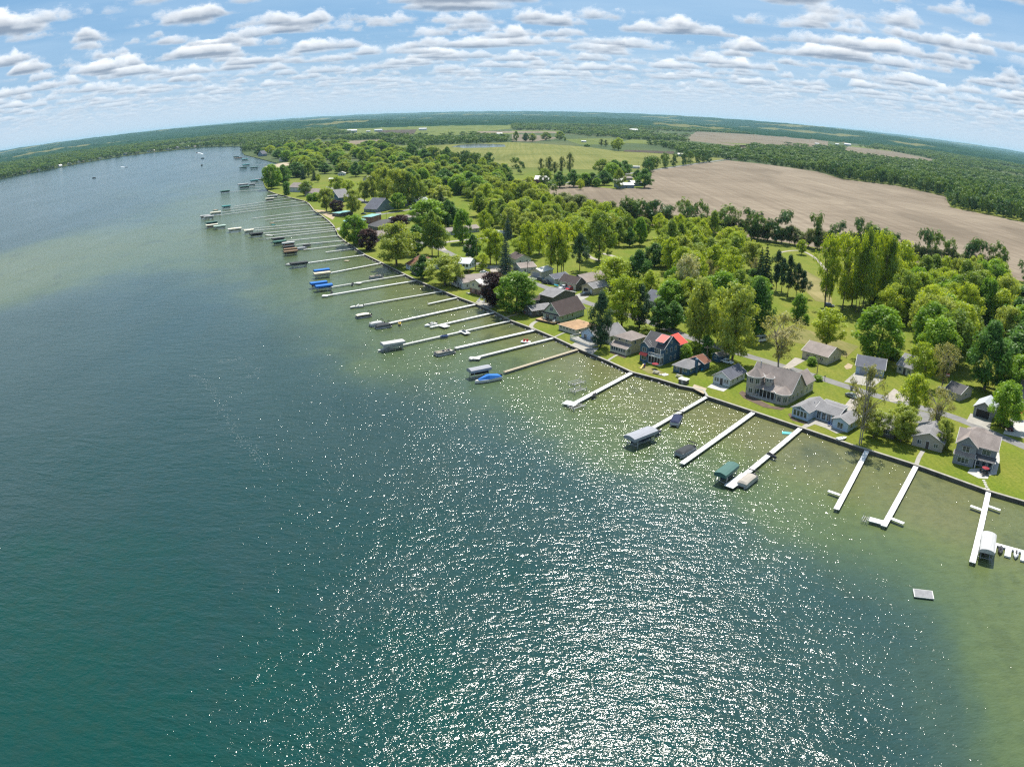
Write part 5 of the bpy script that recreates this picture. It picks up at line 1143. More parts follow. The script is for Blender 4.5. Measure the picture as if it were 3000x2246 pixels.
for pts, m in [([(2073,1133),(2090,1121),(2137,1135),(2121,1146)],M_PATIO),([(2346,1251),(2372,1231),(2397,1223),(2472,1251),(2482,1263),(2452,1268),(2420,1252),(2388,1241),(2358,1254)],M_CONC),
 ([(2836,1382),(2843,1371),(2897,1366),(2911,1346),(2916,1313),(2928,1314),(2931,1346),(2921,1387),(2898,1390),(2896,1400),(2868,1398)],M_PATIO),([(1671,1012),(1686,1003),(1740,1018),(1757,1018),(1737,1037),(1713,1030)],M_CONC),([(1394,885),(1404,878),(1440,890),(1450,900),(1425,905)],M_CONC),([(985,671),(1000,665),(1012,669),(995,677)],M_CONC)]:
    patch('patio', pts, m)
patch('dry_grass_patch', [(2240,986),(2323,951),(2407,978),(2517,1013),(2479,1046),(2449,1031),(2335,1002)], M_HAY)
patch('dry_grass_patch', [(2300,800),(2360,790),(2430,830),(2440,890),(2390,880),(2350,840)], M_HAY); patch('dry_grass_patch', [(1870,1075),(1900,1072),(1960,1095),(1955,1102),(1900,1092)], M_HAY); patch('bare_soil', [(2474,1072),(2486,1062),(2500,1068),(2495,1078),(2480,1080)], M_DIRT)
patch('bare_soil', [(1500,560),(1530,545),(1560,552),(1540,565)], M_DIRT); patch('bare_soil', [(922,615),(948,617),(985,632),(975,645),(950,632)], M_DIRT); patch('sandy_landing', [(2028,1135),(2035,1125),(2072,1137),(2063,1153)], M_SAND); patch('beach', [(775,489),(830,478),(893,476),(880,483),(838,487),(796,500)], M_SAND)
patch('flower_bed', [(2166,1150),(2176,1143),(2190,1152),(2262,1188),(2305,1192),(2290,1200),(2240,1192),(2180,1165)], M_MULCH); patch('flower_bed', [(2310,1212),(2318,1208),(2330,1224),(2370,1236),(2362,1241),(2322,1230)], M_MULCH); patch('flower_bed', [(1785,1032),(1792,1027),(1838,1044),(1832,1049)], M_MULCH)
for nm, pts, w, m in [('path',[(1572,967),(1557,958),(1563,947),(1580,938)],1.6,M_CONC),('path',[(1624,988),(1650,976),(1665,972)],.8,M_CONC),('path',[(1783,1055),(1800,1044),(1812,1038)],.9,M_CONC),('driveway',[(1712,735),(1728,752),(1760,763),(1795,763),(1806,755),(1790,748),(1765,742)],3.0,M_GRAV),('path',[(2686,1360),(2694,1338),(2706,1318)],1.2,M_CONC),('side_street',[(1112,628),(1090,606),(1062,588),(1040,578),(1020,570),(990,560),(960,548)],4.5,M_ROAD),('side_street',[(1215,612),(1260,600),(1300,580)],4.2,M_ROAD),('path',[(1480,935),(1492,927),(1520,920)],1.4,M_DIRT),('driveway',[(1303,735),(1290,718),(1312,709)],3.4,M_GRAV)]:
    zz[0] += 1; ribbon(nm, pth(pts), w, GZ+.035+.0007*zz[0], m)
for i, (X, Y) in enumerate(((2884,1405),(2887,1411),(2889,1417),(2892,1423),(2888,1429),(2897,1430))):
    p = sv(X, Y); s_ = MB().prism([(p.x+.5*math.cos(a)*(1+.2*math.sin(3*a+i)), p.y+.42*math.sin(a)) for a in [k*.7854 for k in range(8)]], GZ-.05, GZ+.06).build('stepping_stone', M_PATIO); tag(s_, 'pale stepping stone on the lawn between white patio and dock', 'stepping stone', 'stepping stones to the dock')

PAINT = {}
def paint(c):
    k = tuple(round(x, 2) for x in c)
    if k not in PAINT: PAINT[k] = mat('car paint %d' % len(PAINT), c, .3, .04, .5, spec=.6)
    return PAINT[k]
TYRE = mat('tyre rubber', (.02,.02,.02), .85); RIM = mat('alloy rim', (.4,.4,.42), .4, metal=.7); LAMP = mat('lamp glass', (.6,.6,.58), .2); TAIL = mat('tail lamp', (.35,.02,.02), .3)
def car(X, Y, ang, label, c, kind='suv'):
    p = sv(X, Y); r = empty('parked_car' if kind not in ('van','rv') else 'parked_van', p, rad(ang), label, 'car' if kind not in ('van','rv') else 'van')
    Ln, w, h1, h2 = {'suv': (4.7,1.9,1.0,1.75),'sedan':(4.6,1.8,.92,1.45),'pickup':(5.6,2.0,1.1,1.85),'van':(5.6,2.1,1.2,2.4),'rv':(7.5,2.4,1.6,3.0)}[kind]
    def sec(x, z0, z1, hw, tuck=.06): return [(x,-hw,z0),(x,hw,z0),(x,hw+.02,(z0+z1)/2),(x,hw-tuck,z1),(x,-hw+tuck,z1),(x,-hw-.02,(z0+z1)/2)]
    b = MB(); hw = w/2
    b.loft([sec(-Ln/2,.45,h1*.85,hw*.9),sec(-Ln/2+.15,.32,h1,hw),sec(Ln*.2,.3,h1,hw),sec(Ln*.42,.32,h1*.88,hw*.96),sec(Ln/2,.42,h1*.62,hw*.85)]); b.build('body', paint(c), r)
    xa, xb, xc, xd = {'suv':(-.47,-.42,.10,.24),'sedan':(-.36,-.2,.05,.22),'pickup':(-.10,-.06,.12,.24),'van':(-.49,-.47,.25,.40),'rv':(-.5,-.49,.34,.44)}[kind]
    def cab(x0,x1,x2,x3,z0,z1,hw,tk): return [[(x0*Ln,-hw,z0),(x0*Ln,hw,z0),(x3*Ln,hw,z0),(x3*Ln,-hw,z0)],[(x1*Ln,-hw+tk,z1),(x1*Ln,hw-tk,z1),(x2*Ln,hw-tk,z1),(x2*Ln,-hw+tk,z1)]]
    g = MB(); g.loft(cab(xa,xb,xc,xd,h1-.02,h2-.09,hw-.06,.17)); g.build('windows', GLASS, r)
    t = MB(); t.loft([[(xb*Ln-.03,-hw+.22,h2-.09),(xb*Ln-.03,hw-.22,h2-.09),(xc*Ln+.03,hw-.22,h2-.09),(xc*Ln+.03,-hw+.22,h2-.09)],[(xb*Ln+.06,-hw+.3,h2),(xb*Ln+.06,hw-.3,h2),(xc*Ln-.08,hw-.3,h2),(xc*Ln-.08,-hw+.3,h2)]])
    for q in (xa+.18, (xa+xd)/2+.02):
        for s_ in (-1,1): t.bar((q*Ln, s_*(hw-.05), h1), (q*Ln*.97, s_*(hw-.24), h2-.08), .05)
    t.build('car_roof', paint(c), r)
    if kind == 'pickup': MB().box(-Ln*.47,-hw+.15,h1-.03,-Ln*.11,hw-.15,h1+.015).build('cargo_bed', DARK, r)
    for x in (-Ln*.31, Ln*.32):
        for s_ in (-1, 1):
            wv = MB().tube((x, s_*(hw-.2), .34), (x, s_*(hw+.02), .34), .34, .34, 12).build('wheel', TYRE, r); MB().tube((x, s_*(hw+.0), .34), (x, s_*(hw+.035), .34), .2, .18, 10).build('rim', RIM, wv)
    for s_ in (-1, 1):
        MB().box(Ln/2-.12, s_*.62-.18, .60, Ln/2-.02, s_*.62+.18, .74).build('headlight', LAMP, r); MB().box(-Ln/2-.02, s_*.68-.14, .68, -Ln/2+.1, s_*.68+.14, .86).build('tail_light', TAIL, r)
    return r
for a in [(1588,823,-40,'dark grey car parked by the grey double garage, farther of two',(.05,.055,.06),'suv'),(1601,831,-40,'black car parked by the grey double garage, nearer of two',(.02,.022,.025),'suv'),(1653,846,-140,'silver white pickup parked before the charcoal garage',(.55,.56,.57),'pickup'),(1671,849,-140,'bright red car parked before the charcoal garage',(.45,.02,.03),'suv'),
 (1716,865,-165,'black car outside the open tan garage',(.025,.028,.032),'suv'),(1612,857,-20,'dark pickup behind the dark two storey block',(.04,.04,.045),'pickup'),(1377,750,-5,'dark grey car on the drive by the dark green tree',(.06,.065,.075),'suv'),(1420,801,-20,'white car partly hidden beyond the flag house',(.7,.7,.7),'sedan'),
 (1209,616,60,'white van on the street by the blue dormer house',(.68,.68,.68),'van'),(1149,648,70,'white motorhome beside the crimson tree',(.68,.69,.7),'rv'),(1066,629,-15,'dark green car beside the blue grey corner house',(.03,.05,.05),'sedan'),(981,542,-12,'blue car with white roof on the lawn by maroon shed',(.08,.16,.28),'sedan'),(997,539,-12,'silver car on the lawn by maroon shed',(.4,.42,.44),'sedan'),
 (2131,1062,-47,'white car parked behind the small white cottage',(.7,.7,.7),'sedan'),(2233,998,30,'white utility trailer van among the grove trees',(.65,.65,.64),'van'),(2958,1254,-105,'dark red and black car on the bright drive',(.06,.01,.015),'suv'),(2497,1163,-60,'grey car standing on the gravel drive by bare tree',(.16,.18,.18),'sedan'),(2431,897,-20,'small dark utility cart under the tall poplars',(.1,.1,.1),'suv')]: car(*a)
POLE = mat('weathered pole wood', (.20,.16,.12), .95, .2, 2)
def upole(X, Y, Yt, label, arm=True, ang=0):
    p = sv(X, Y); h = height_to(p, Yt); r = empty('utility_pole', p, rad(ang), label, 'utility pole', 'utility poles')
    MB().tube((0,0,-.2),(0,0,h),.16,.10,8).build('pole', POLE, r)
    if arm:
        MB().box(-1.1,-.06,h-.7,1.1,.06,h-.55).build('crossarm', POLE, r)
        for x in (-.95,-.3,.3,.95): MB().tube((x,0,h-.55),(x,0,h-.35),.05,.03,6).build('insulator', LAMP, r)
for a in [(1546,813,768,'utility pole with transformer beside cream garage'),(1398,767,702,'slim utility pole behind the board and batten house'),(2394,1098,1047,'utility pole beside the lake road behind big taupe house'),(1133,657,622,'utility pole at the street bend by the crimson tree'),(1116,602,556,'tall pole at the wood edge behind the corner house'),(1756,903,868,'utility pole at the road behind the sage house'),(2070,1068,1012,'utility pole with arms by the small blue shed'),
 (1557,552,524,'utility pole where the country road passes the farmhouse'),(1634,543,511,'utility pole by the road at the farmyard edge'),(1870,495,474,'utility pole by the white trailer home'),(1942,494,468,'utility pole midway on the road along the stubble field'),(2018,484,460,'utility pole near the crop field corner barn'),(2079,474,452,'farthest utility pole on the country road'),(1206,606,572,'utility pole in front of the blue dormer house')]: upole(*a)
r = empty('utility_pole_box', sv(1546,813), 0, 'grey transformer can on the pole beside cream garage', 'transformer'); MB().tube((.28,0,7.2),(.28,0,8.2),.22,.22,10).build('can', METAL, r); MB().box(.05,-.05,7.5,.1,.05,7.9).build('bracket', METAL, r)
p = sv(2765,1140); r = empty('flagpole', p, 0, 'white flagpole with small flag beside the brown yard shed', 'flagpole'); h = height_to(p, 1092); MB().tube((0,0,0),(0,0,h),.07,.04,8).build('pole', WHITE, r); f = MB()
for i in range(5): f.mi = i % 2; f.box(.05,-.02,h-1.1+.2*i,1.5,.02,h-.9+.2*i)
f.build('flag', [mat('flag red', (.45,.03,.04)), WHITE], r); MB().tube((0,0,h),(0,0,h+.15),.09,.09,8).build('finial', METAL, r)
def furn(kind, X, Y, ang, label, m=None, m2=None, sc=1.0):
    p = sv(X, Y); nm, cat = {'chair':('lawn_chair','chair'),'picnic':('picnic_table','table'),'umbrella':('patio_umbrella','umbrella'),'table':('patio_table','table')}[kind]
    r = empty(nm, p, rad(ang), label, cat); r.scale = (sc,)*3
    if kind == 'chair':
        MB().loft([[(-.3,-.3,.36),(-.3,.3,.36),(-.3,.3,.42),(-.3,-.3,.42)],[(.3,-.3,.44),(.3,.3,.44),(.3,.3,.5),(.3,-.3,.5)]]).build('seat', m, r); MB().loft([[(-.3,-.32,.4),(-.3,.32,.4),(-.24,.32,.4),(-.24,-.32,.4)],[(-.62,-.3,1.1),(-.62,.3,1.1),(-.56,.3,1.1),(-.56,-.3,1.1)]]).build('backrest', m, r)
        for x in (-.3,.3):
            for y in (-.3,.3): MB().box(x-.04,y-.04,0,x+.04,y+.04,.62).build('leg', m, r)
        for y in (-.34,.34): MB().box(-.4,y-.07,.6,.35,y+.07,.65).build('armrest', m, r)
    elif kind == 'picnic':
        MB().box(-1,-.4,.72,1,.4,.78).build('table_top', m, r)
        for y in (-.75,.75): MB().box(-1,y-.15,.42,1,y+.15,.47).build('bench', m, r)
        for x in (-.7,.7): MB().bar((x,-.75,.0),(x,.3,.72),.05).bar((x,.75,.0),(x,-.3,.72),.05).box(x-.04,-.8,.36,x+.04,.8,.42).build('leg', m, r)
    elif kind == 'umbrella':
        MB().tube((0,0,0),(0,0,2.5),.03,.03,6).build('pole', METAL, r); MB().tube((0,0,0),(0,0,.1),.3,.3,10).build('base', DARK, r); u = MB(); ring = [(1.4*math.cos(a),1.4*math.sin(a),2.05) for a in [k*math.pi/4 for k in range(8)]]
        for i in range(8): u.poly([ring[i], ring[(i+1)%8], (0,0,2.6)]); u.poly([(ring[(i+1)%8][0],ring[(i+1)%8][1],2.03),(ring[i][0],ring[i][1],2.03),(0,0,2.57)])
        u.build('canopy', m, r)
    else:
        MB().tube((0,0,.68),(0,0,.73),.6,.6,14).build('table_top', m, r)
        for a in (0.8,2.3,3.9,5.5): MB().bar((.15*math.cos(a),.15*math.sin(a),.7),(.45*math.cos(a),.45*math.sin(a),0),.03).build('leg', m, r)
    return r
NAVY = mat('navy plastic', (.02,.05,.16), .5); DKR = mat('dark red fabric', (.25,.02,.03), .8); REDF = mat('red umbrella fabric', (.55,.03,.05), .7); BEIGE = mat('beige umbrella fabric', (.55,.48,.36), .8)
furn('chair',2430,1246,-110,'navy lawn chair on the patio, left of a pair',NAVY); furn('chair',2440,1250,-110,'navy lawn chair on the patio, right of a pair',NAVY); furn('umbrella',2886,1384,0,'dark red patio umbrella on the white patio',DKR,sc=.75); furn('table',2886,1385,0,'round patio table under the dark red umbrella',DARK)
for i, (X, Y) in enumerate(((2876,1380),(2896,1380),(2880,1391),(2894,1391))): tag(furn('chair',X,Y,(i*90)%360,'dark chair around the umbrella table on the white patio',DARK),group='chairs round the umbrella table')
furn('umbrella',2983,1224,0,'red umbrella open above the drive by the edge house',REDF,sc=1.25); furn('umbrella',1708,990,0,'beige umbrella on the white railed deck',BEIGE); furn('table',1712,992,0,'white table on the railed deck',WHITE); furn('chair',1724,997,-60,'white chair on the railed deck near the pine',WHITE); furn('chair',1732,1001,-60,'white chair on the railed deck beside another',WHITE)
furn('picnic',1923,1093,-40,'grey picnic table on the lawn before the blue house',GREYWOOD); furn('picnic',1991,1104,-40,'pale picnic table beside the lakeside pump shed',GREYWOOD); furn('umbrella',1920,1079,0,'closed dark red umbrella before the blue house',DKR,sc=.8); furn('chair',1403,883,-130,'white lawn chair on the patio by the posted dock, left one',WHITE,sc=1.2); furn('chair',1417,888,-130,'white lawn chair on the patio by the posted dock, right one',WHITE,sc=1.2); furn('table',1376,863,0,'small white table outside the cream house',WHITE); furn('chair',1370,861,30,'white chair outside the cream house',WHITE)
for i in range(5): tag(furn('chair',1534+7*i,914+(i%2)*5,i*70,'garden chair in the shade before the olive house',[WHITE,DKR,DARK,BEIGE,NAVY][i]),group='garden chairs before the olive house')
for i in range(4): tag(furn('chair',1596+9*i,941+3*i,40+i*60,'chair set out on the timber deck of the sage house',[WHITE,DARK,DARK,WHITE][i]),group='chairs on the timber deck').location.z = GZ+.78
p = sv(1886,1076); r = empty('play_slide', p, rad(-125), 'small colourful garden slide on the lawn by the blue house', 'slide'); MB().loft([[(0,-.25,1.2),(0,.25,1.2),(0,.25,1.28),(0,-.25,1.28)],[(2.0,-.25,.15),(2.0,.25,.15),(2.0,.25,.22),(2.0,-.25,.22)]]).build('chute', mat('yellow plastic', (.6,.42,.1), .5), r); MB().box(-.6,-.35,1.05,0,.35,1.15).box(-.6,-.35,0,-.52,-.27,1.8).box(-.6,.27,0,-.52,.35,1.8).box(-.08,-.35,0,0,-.27,1.8).box(-.08,.27,0,0,.35,1.8).build('tower', mat('blue plastic', (.05,.12,.4), .5), r); MB().box(-.9,-.3,0,-.8,.3,1.0).build('ladder', RED, r)
p = sv(2004,1121); r = empty('pump_shed', p, rad(-40), 'dark waterside box shed with flat white lid', 'shed'); MB().box(-1.3,-1.0,-.8,1.3,1.0,1.3).build('wall', S['dark'], r); MB().box(-1.5,-1.2,1.3,1.5,1.2,1.4).build('roof', WHITE, r); MB().box(-.4,-1.06,-.1,.4,-1.0,1.2).build('door', GREYWOOD, r)
p = sv(1949,1097); b = MB().box(-1.1,-.8,.02,1.1,.8,.12).build('cornhole_board', WHITE); b.location = p; b.rotation_euler = (0,0,rad(35)); tag(b, 'flat white board lying on the lawn before the blue cottage', 'board')
p = sv(1936,1098); r = MB().tube((0,0,0),(0,0,.3),.6,.55,12).build('fire_ring', STONE); r.location = p; tag(r, 'round stone fire ring on the lawn beside the white board', 'fire ring')
for i, (dx, lab) in enumerate(((0,'turquoise kayak leaning on the blue cottage, lakeward of two'),(5,'turquoise kayak leaning on the blue cottage, roadward of two'))):
    p = sv(2062+dx,1082-3*i); k = MB(); k.loft([[(x,-.34*q,.1),(x,0,-.02),(x,.34*q,.1),(x,0,.28)] for x, q in ((-2,.05),(-1.2,.75),(0,1),(1.2,.75),(2,.05))]); o = k.build('kayak', mat('turquoise plastic', (.03,.28,.45), .4)); o.location = p+Vector((0,0,.9)); o.rotation_euler = (rad(50),rad(-28),rad(45)); tag(o, lab, 'kayak')
p = sv(2468,1285); r = empty('small_dinghy', p, rad(20), 'small white dinghy pulled up on the lawn by the seawall', 'boat'); b = MB(); hull(b, 3.4, 1.5, 0, .5); b.build('hull', WHITE, r); MB().box(-.9,-.55,.42,-.6,.55,.5).box(.2,-.5,.42,.5,.5,.5).build('thwart', GREYWOOD, r)
p = sv(2496,1141); b = empty('rubbish_bin', p, 0, 'dark wheeled rubbish bin at the edge of the lake road', 'bin'); MB().loft([[(-.3,-.3,0),(.3,-.3,0),(.3,.3,0),(-.3,.3,0)],[(-.36,-.38,1.1),(.36,-.38,1.1),(.36,.38,1.1),(-.36,.38,1.1)]]).build('body', NAVY, b); MB().box(-.38,-.42,1.1,.38,.42,1.18).build('lid', NAVY, b)
p = sv(2760,1141); b = MB().tube((-1.2,0,.75),(1.2,0,.75),.5,.5,12).tube((-1.5,0,.75),(-1.2,0,.75),.2,.5,12).tube((1.2,0,.75),(1.5,0,.75),.5,.2,12).box(-.9,-.3,0,-.7,.3,.4).box(.7,-.3,0,.9,.3,.4).build('gas_tank', WHITE); b.location = p; b.rotation_euler = (0,0,rad(-30)); tag(b, 'white gas tank beside the flagpole', 'tank')
def fence(name, label, pts, h=1.5, m=None):
    P_ = [sv(x, y) for x, y in pts]; o = P_[0]; r = empty(name, o, 0, label, 'fence')
    for a, b in zip(P_[:-1], P_[1:]):
        d = (b-a).normalized(); MB().obox((a+b)/2-o+Vector((0,0,h/2+.05)), d, Vector((-d.y,d.x,0)), Vector((0,0,1)), (b-a).length/2, .04, h/2-.05).build('panel', m or WHITE, r)
    for a in P_: MB().box(a.x-o.x-.07,a.y-o.y-.07,0,a.x-o.x+.07,a.y-o.y+.07,h+.12).build('post', m or WHITE, r)
fence('garden_fence','short white panel fence beside the big taupe house',[(2353,1150),(2368,1138),(2377,1128)],1.7); fence('garden_fence','white lattice fence under the crimson tree',[(1408,872),(1424,878),(1436,884)],1.4)
p = sv(1632,841); r = jetski(1632,841,-60,'turquoise jet ski on a trailer by the charcoal garage',(.05,.4,.5)); r.location.z = GZ+.55; tag(r, group='jet skis on trailers')
for X, Y, lab in ((2417,1112,'black mailbox on a post beside the lake road'),(2480,1046,'brown marker post on the dry mown grass'),(1722,921,'white clothesline post on the lawn behind the sage house')):
    p = sv(X, Y); r = empty('mailbox' if 'mailbox' in lab else 'post', p, 0, lab, 'mailbox' if 'mailbox' in lab else 'post'); MB().box(-.06,-.06,0,.06,.06,1.2 if 'clothes' not in lab else 2.6).build('stake', POLE if 'white' not in lab else WHITE, r); MB().box(-.25,-.12,1.2,.25,.12,1.5).build('box' if 'mailbox' in lab else 'cap', DARK, r) if 'clothes' not in lab else MB().box(-.7,-.05,2.5,.7,.05,2.6).build('crossbar', WHITE, r)
# ------------------------------------------------------------------ trees: tapered trunk and limbs, a crown of thousands of separate leaf sprays
def leaf_mat(name, cols, trans=.5, gap=.28):
    m, nt, out = nt_new(name)
    oi = N(nt, 'ShaderNodeObjectInfo').outputs['Random']; tc = N(nt, 'ShaderNodeTexCoord').outputs['Object']
    pi = N(nt, 'ShaderNodeNewGeometry').outputs['Random Per Island']
    cl = noise(nt, tc, 6.0, 3)
    f = math_n(nt, 'ADD', math_n(nt, 'ADD', math_n(nt, 'MULTIPLY', pi, .38), math_n(nt, 'MULTIPLY', cl, .42)), math_n(nt, 'MULTIPLY', oi, .34))
    c = ramp(nt, f, [(.18, cols[0]), (.55, cols[1]), (.95, cols[2])])
    d = N(nt, 'ShaderNodeBsdfDiffuse'); t = N(nt, 'ShaderNodeBsdfTranslucent'); L(nt, c, d.inputs[0])
    hs = N(nt, 'ShaderNodeMix', data_type='RGBA', blend_type='MULTIPLY'); hs.inputs[0].default_value = 1.0; L(nt, c, hs.inputs[6]); hs.inputs[7].default_value = (1.35, 1.25, .55, 1)
    L(nt, hs.outputs[2], t.inputs[0])
    mx = N(nt, 'ShaderNodeMixShader'); mx.inputs[0].default_value = trans; L(nt, d.outputs[0], mx.inputs[1]); L(nt, t.outputs[0], mx.inputs[2])
    gl = N(nt, 'ShaderNodeBsdfGlossy'); gl.inputs['Roughness'].default_value = .45; gl.inputs[0].default_value = (.9,.95,.9,1)
    m2 = N(nt, 'ShaderNodeMixShader'); m2.inputs[0].default_value = .02; L(nt, mx.outputs[0], m2.inputs[1]); L(nt, gl.outputs[0], m2.inputs[2])
    tr = N(nt, 'ShaderNodeBsdfTransparent'); m3 = N(nt, 'ShaderNodeMixShader'); m3.inputs[0].default_value = gap; L(nt, m2.outputs[0], m3.inputs[1]); L(nt, tr.outputs[0], m3.inputs[2])   # each face is a spray with gaps between its leaves
    L(nt, m3.outputs[0], out.inputs[0]); return m
LM = dict(
 maple=leaf_mat('maple leaves', [(0.098,0.196,0.014),(0.178,0.319,0.020),(0.287,0.426,0.035)]),
 dark=leaf_mat('dark green leaves', [(0.040,0.106,0.014),(0.078,0.179,0.022),(0.138,0.269,0.035)], .4),
 airy=leaf_mat('young olive leaves', [(0.190,0.241,0.036),(0.282,0.353,0.055),(0.391,0.437,0.090)], .5),
 lime=leaf_mat('bright spring leaves', [(0.190,0.274,0.014),(0.293,0.386,0.022),(0.414,0.482,0.040)], .55),
 bare=leaf_mat('tan buds and new leaves', [(.19,.19,.06),(.28,.29,.09),(.38,.36,.16)], .45),
 crimson=leaf_mat('crimson leaves', [(.025,.010,.013),(.045,.018,.020),(.075,.03,.027)], .25),
 spruce=leaf_mat('blue green needles', [(.04,.08,.056),(.075,.125,.09),(.12,.17,.13)], .15),
 pine=leaf_mat('dark pine needles', [(.022,.055,.022),(.042,.090,.034),(.075,.13,.05)], .2),
 field=leaf_mat('grey olive leaves', [(0.086,0.118,0.035),(0.144,0.185,0.055),(0.218,0.258,0.090)], .4),
 blossom=leaf_mat('pale cream blossom and leaves', [(.28,.31,.14),(.42,.42,.23),(.55,.53,.36)], .4),
 wood=leaf_mat('woodland leaves', [(0.109,0.185,0.018),(0.190,0.274,0.030),(0.276,0.358,0.050)], .45),
 far2=leaf_mat('yellow green far woodland leaves', [(.062,.120,.020),(.105,.178,.030),(.155,.235,.044)], .35),  # brighter, yellower leaf colour on half of the far tree kinds
 far=leaf_mat('far woodland leaves', [(.030,.080,.020),(.056,.120,.030),(.098,.165,.042)], .35))
BARK = mat('grey brown bark', (.12,.095,.07), .95, .35, 2, streak=(3,3,.6)); BARKP = mat('pale bark', (.26,.23,.19), .95, .3, 2, streak=(3,3,.6)); BARKD = mat('dark wet bark', (.045,.035,.028), .95, .3, 2)
rng = np.random.default_rng(11)
def unit(n):
    v = rng.normal(size=(n, 3)); return v/np.linalg.norm(v, axis=1, keepdims=True)
def leaf_mesh(name, cen, nor, size, m, elong=1.25):
    n = len(cen)
    a = np.cross(nor, unit(n)); a /= np.linalg.norm(a, axis=1, keepdims=True)+1e-9; b = np.cross(nor, a)
    s = size[:, None]; bend = nor*s*.35
    v = np.stack([cen-a*s*elong, cen-b*s*.75-bend*.3, cen+a*s*elong-bend, cen+b*s*.75-bend*.3], 1).reshape(-1, 3)
    me = bpy.data.meshes.new(name); me.vertices.add(4*n); me.vertices.foreach_set('co', v.astype(np.float32).ravel())
    me.loops.add(4*n); me.loops.foreach_set('vertex_index', np.arange(4*n, dtype=np.int32)); me.polygons.add(n)
    me.polygons.foreach_set('loop_start', np.arange(0, 4*n, 4, dtype=np.int32)); me.polygons.foreach_set('loop_total', np.full(n, 4, np.int32))
    me.materials.append(m); me.update(calc_edges=True); me.validate(); return me
def limb(mb, pts, r0, r1, n=5):
    for i in range(len(pts)-1):
        t0, t1 = i/(len(pts)-1), (i+1)/(len(pts)-1)
        mb.tube(pts[i], pts[i+1], r0+(r1-r0)*t0, r0+(r1-r0)*t1, n, cap=False)
def tree_proto(kind, m, n_lobe=34, per=110, ls=.021, base=.22, top=1.0, wid=.5, shape='round', lobe_r=.13, stems=1, bark=None, trunk_r=.022, droop=.2, fill=.35, limbs=9, up=.35):
    """unit tree: height 1, crown width 1"""
    mb = MB(); C_ = []; zc = (base+top)/2; zh = (top-base)/2
    def env(t):                                    # crown half width at height fraction t
        if shape == 'round': return math.sqrt(max(0, 1-(2*t-1)**2))**.75
        if shape == 'ovoid': return (math.sin(math.pi*min(1, t**.75))**.7)*.98
        if shape == 'vase': return min(1, .35+1.0*t)*(1 if t < .75 else math.sqrt(max(0, 1-((t-.75)/.25)**2)*.8+.2*(1-t)/.25))
        if shape == 'cone': return max(.02, 1-t)**.85
        if shape == 'column': return (.75+.25*math.sin(6*t))*min(1, t*6)*min(1, (1-t)*2.2+.12)
    for i in range(n_lobe):
        t = ((i+.5)/n_lobe)**(.85 if shape != 'cone' else 1.5); t = min(.97, max(.03, t+rng.normal()*.04))
        a = i*2.39996+rng.normal()*.35; rr = (1-rng.random()**2.2*fill*1.6)*env(t)
        lr = lobe_r*(.7+.6*rng.random())*(1 if shape != 'cone' else .35+.65*(1-t))
        k = max(0, rr*wid-lr*.75)
        C_.append((k*math.cos(a), k*math.sin(a), base+(top-base)*t*.96, lr))
    C_ = np.array(C_)
    # trunk and limbs
    heads = []
    for s in range(stems):
        off = Vector((rng.normal()*.035, rng.normal()*.035, 0))*(0 if stems == 1 else 1); lean = Vector((rng.normal()*.03, rng.normal()*.03, 0))*(1 if stems == 1 else 3.0)
        hgt = base+(top-base)*(.72 if shape not in ('cone', 'column') else .95)
        pts = [off + lean*(q**1.3) + Vector((rng.normal()*.008, rng.normal()*.008, 0))*q + Vector((0,0,hgt*q)) for q in np.linspace(0, 1, 6)]
        pts[0] = off + Vector((0,0,-.01)); limb(mb, pts, trunk_r/math.sqrt(stems)*1.15, trunk_r*.22, 7); heads.append(pts)
        mb.tube(off+Vector((0,0,-.01)), off+Vector((0,0,.03)), trunk_r*1.6/math.sqrt(stems), trunk_r*1.1/math.sqrt(stems), 7, cap=False)
    pick = rng.permutation(len(C_))[:limbs]
    for j in pick:
        x, y, z, lr = C_[j]; pts = heads[j % stems]
        za = max(base*.8, z-.12-.25*math.hypot(x, y)-.1*rng.random()); q = min(.98, za/max(.01, pts[-1].z)); i0 = min(4, int(q*5)); s0 = pts[i0].lerp(pts[i0+1], q*5-i0)
        e = Vector((x, y, z)); mid = s0.lerp(e, .5)+Vector((0,0,.03*up)); limb(mb, [s0, mid, e], trunk_r*.38, trunk_r*.10, 5)
        for _ in range(2):
            d = Vector(tuple(unit(1)[0]))*lr*.9; limb(mb, [mid.lerp(e, .5), e+d], trunk_r*.16, trunk_r*.05, 4)
    me_t = mb.mesh(kind+'_trunk', bark or BARK, True)
    # leaves
    cen = []; nor = []
    for x, y, z, lr in C_:
        n = int(per*(lr/lobe_r)**1.6*(.7+.6*rng.random()))
        u = unit(n); u[:, 2] *= .78; rad_ = lr*(rng.random(n)**.45)[:, None]
        c = np.array([x, y, z])+u*rad_
        c[:, 2] -= droop*lr*np.linalg.norm(u[:, :2], axis=1)**2*.6
        cen.append(c); o = u*.7+np.array([0, 0, .75])+unit(n)*.7; nor.append(o)
    cen = np.concatenate(cen); nor = np.concatenate(nor); nor /= np.linalg.norm(nor, axis=1, keepdims=True)
    cen[:, 2] = np.clip(cen[:, 2], base*.6, 1.03)
    me_c = leaf_mesh(kind+'_crown', cen, nor, ls*1.3*(.65+.7*rng.random(len(cen))), m)
    return me_t, me_c
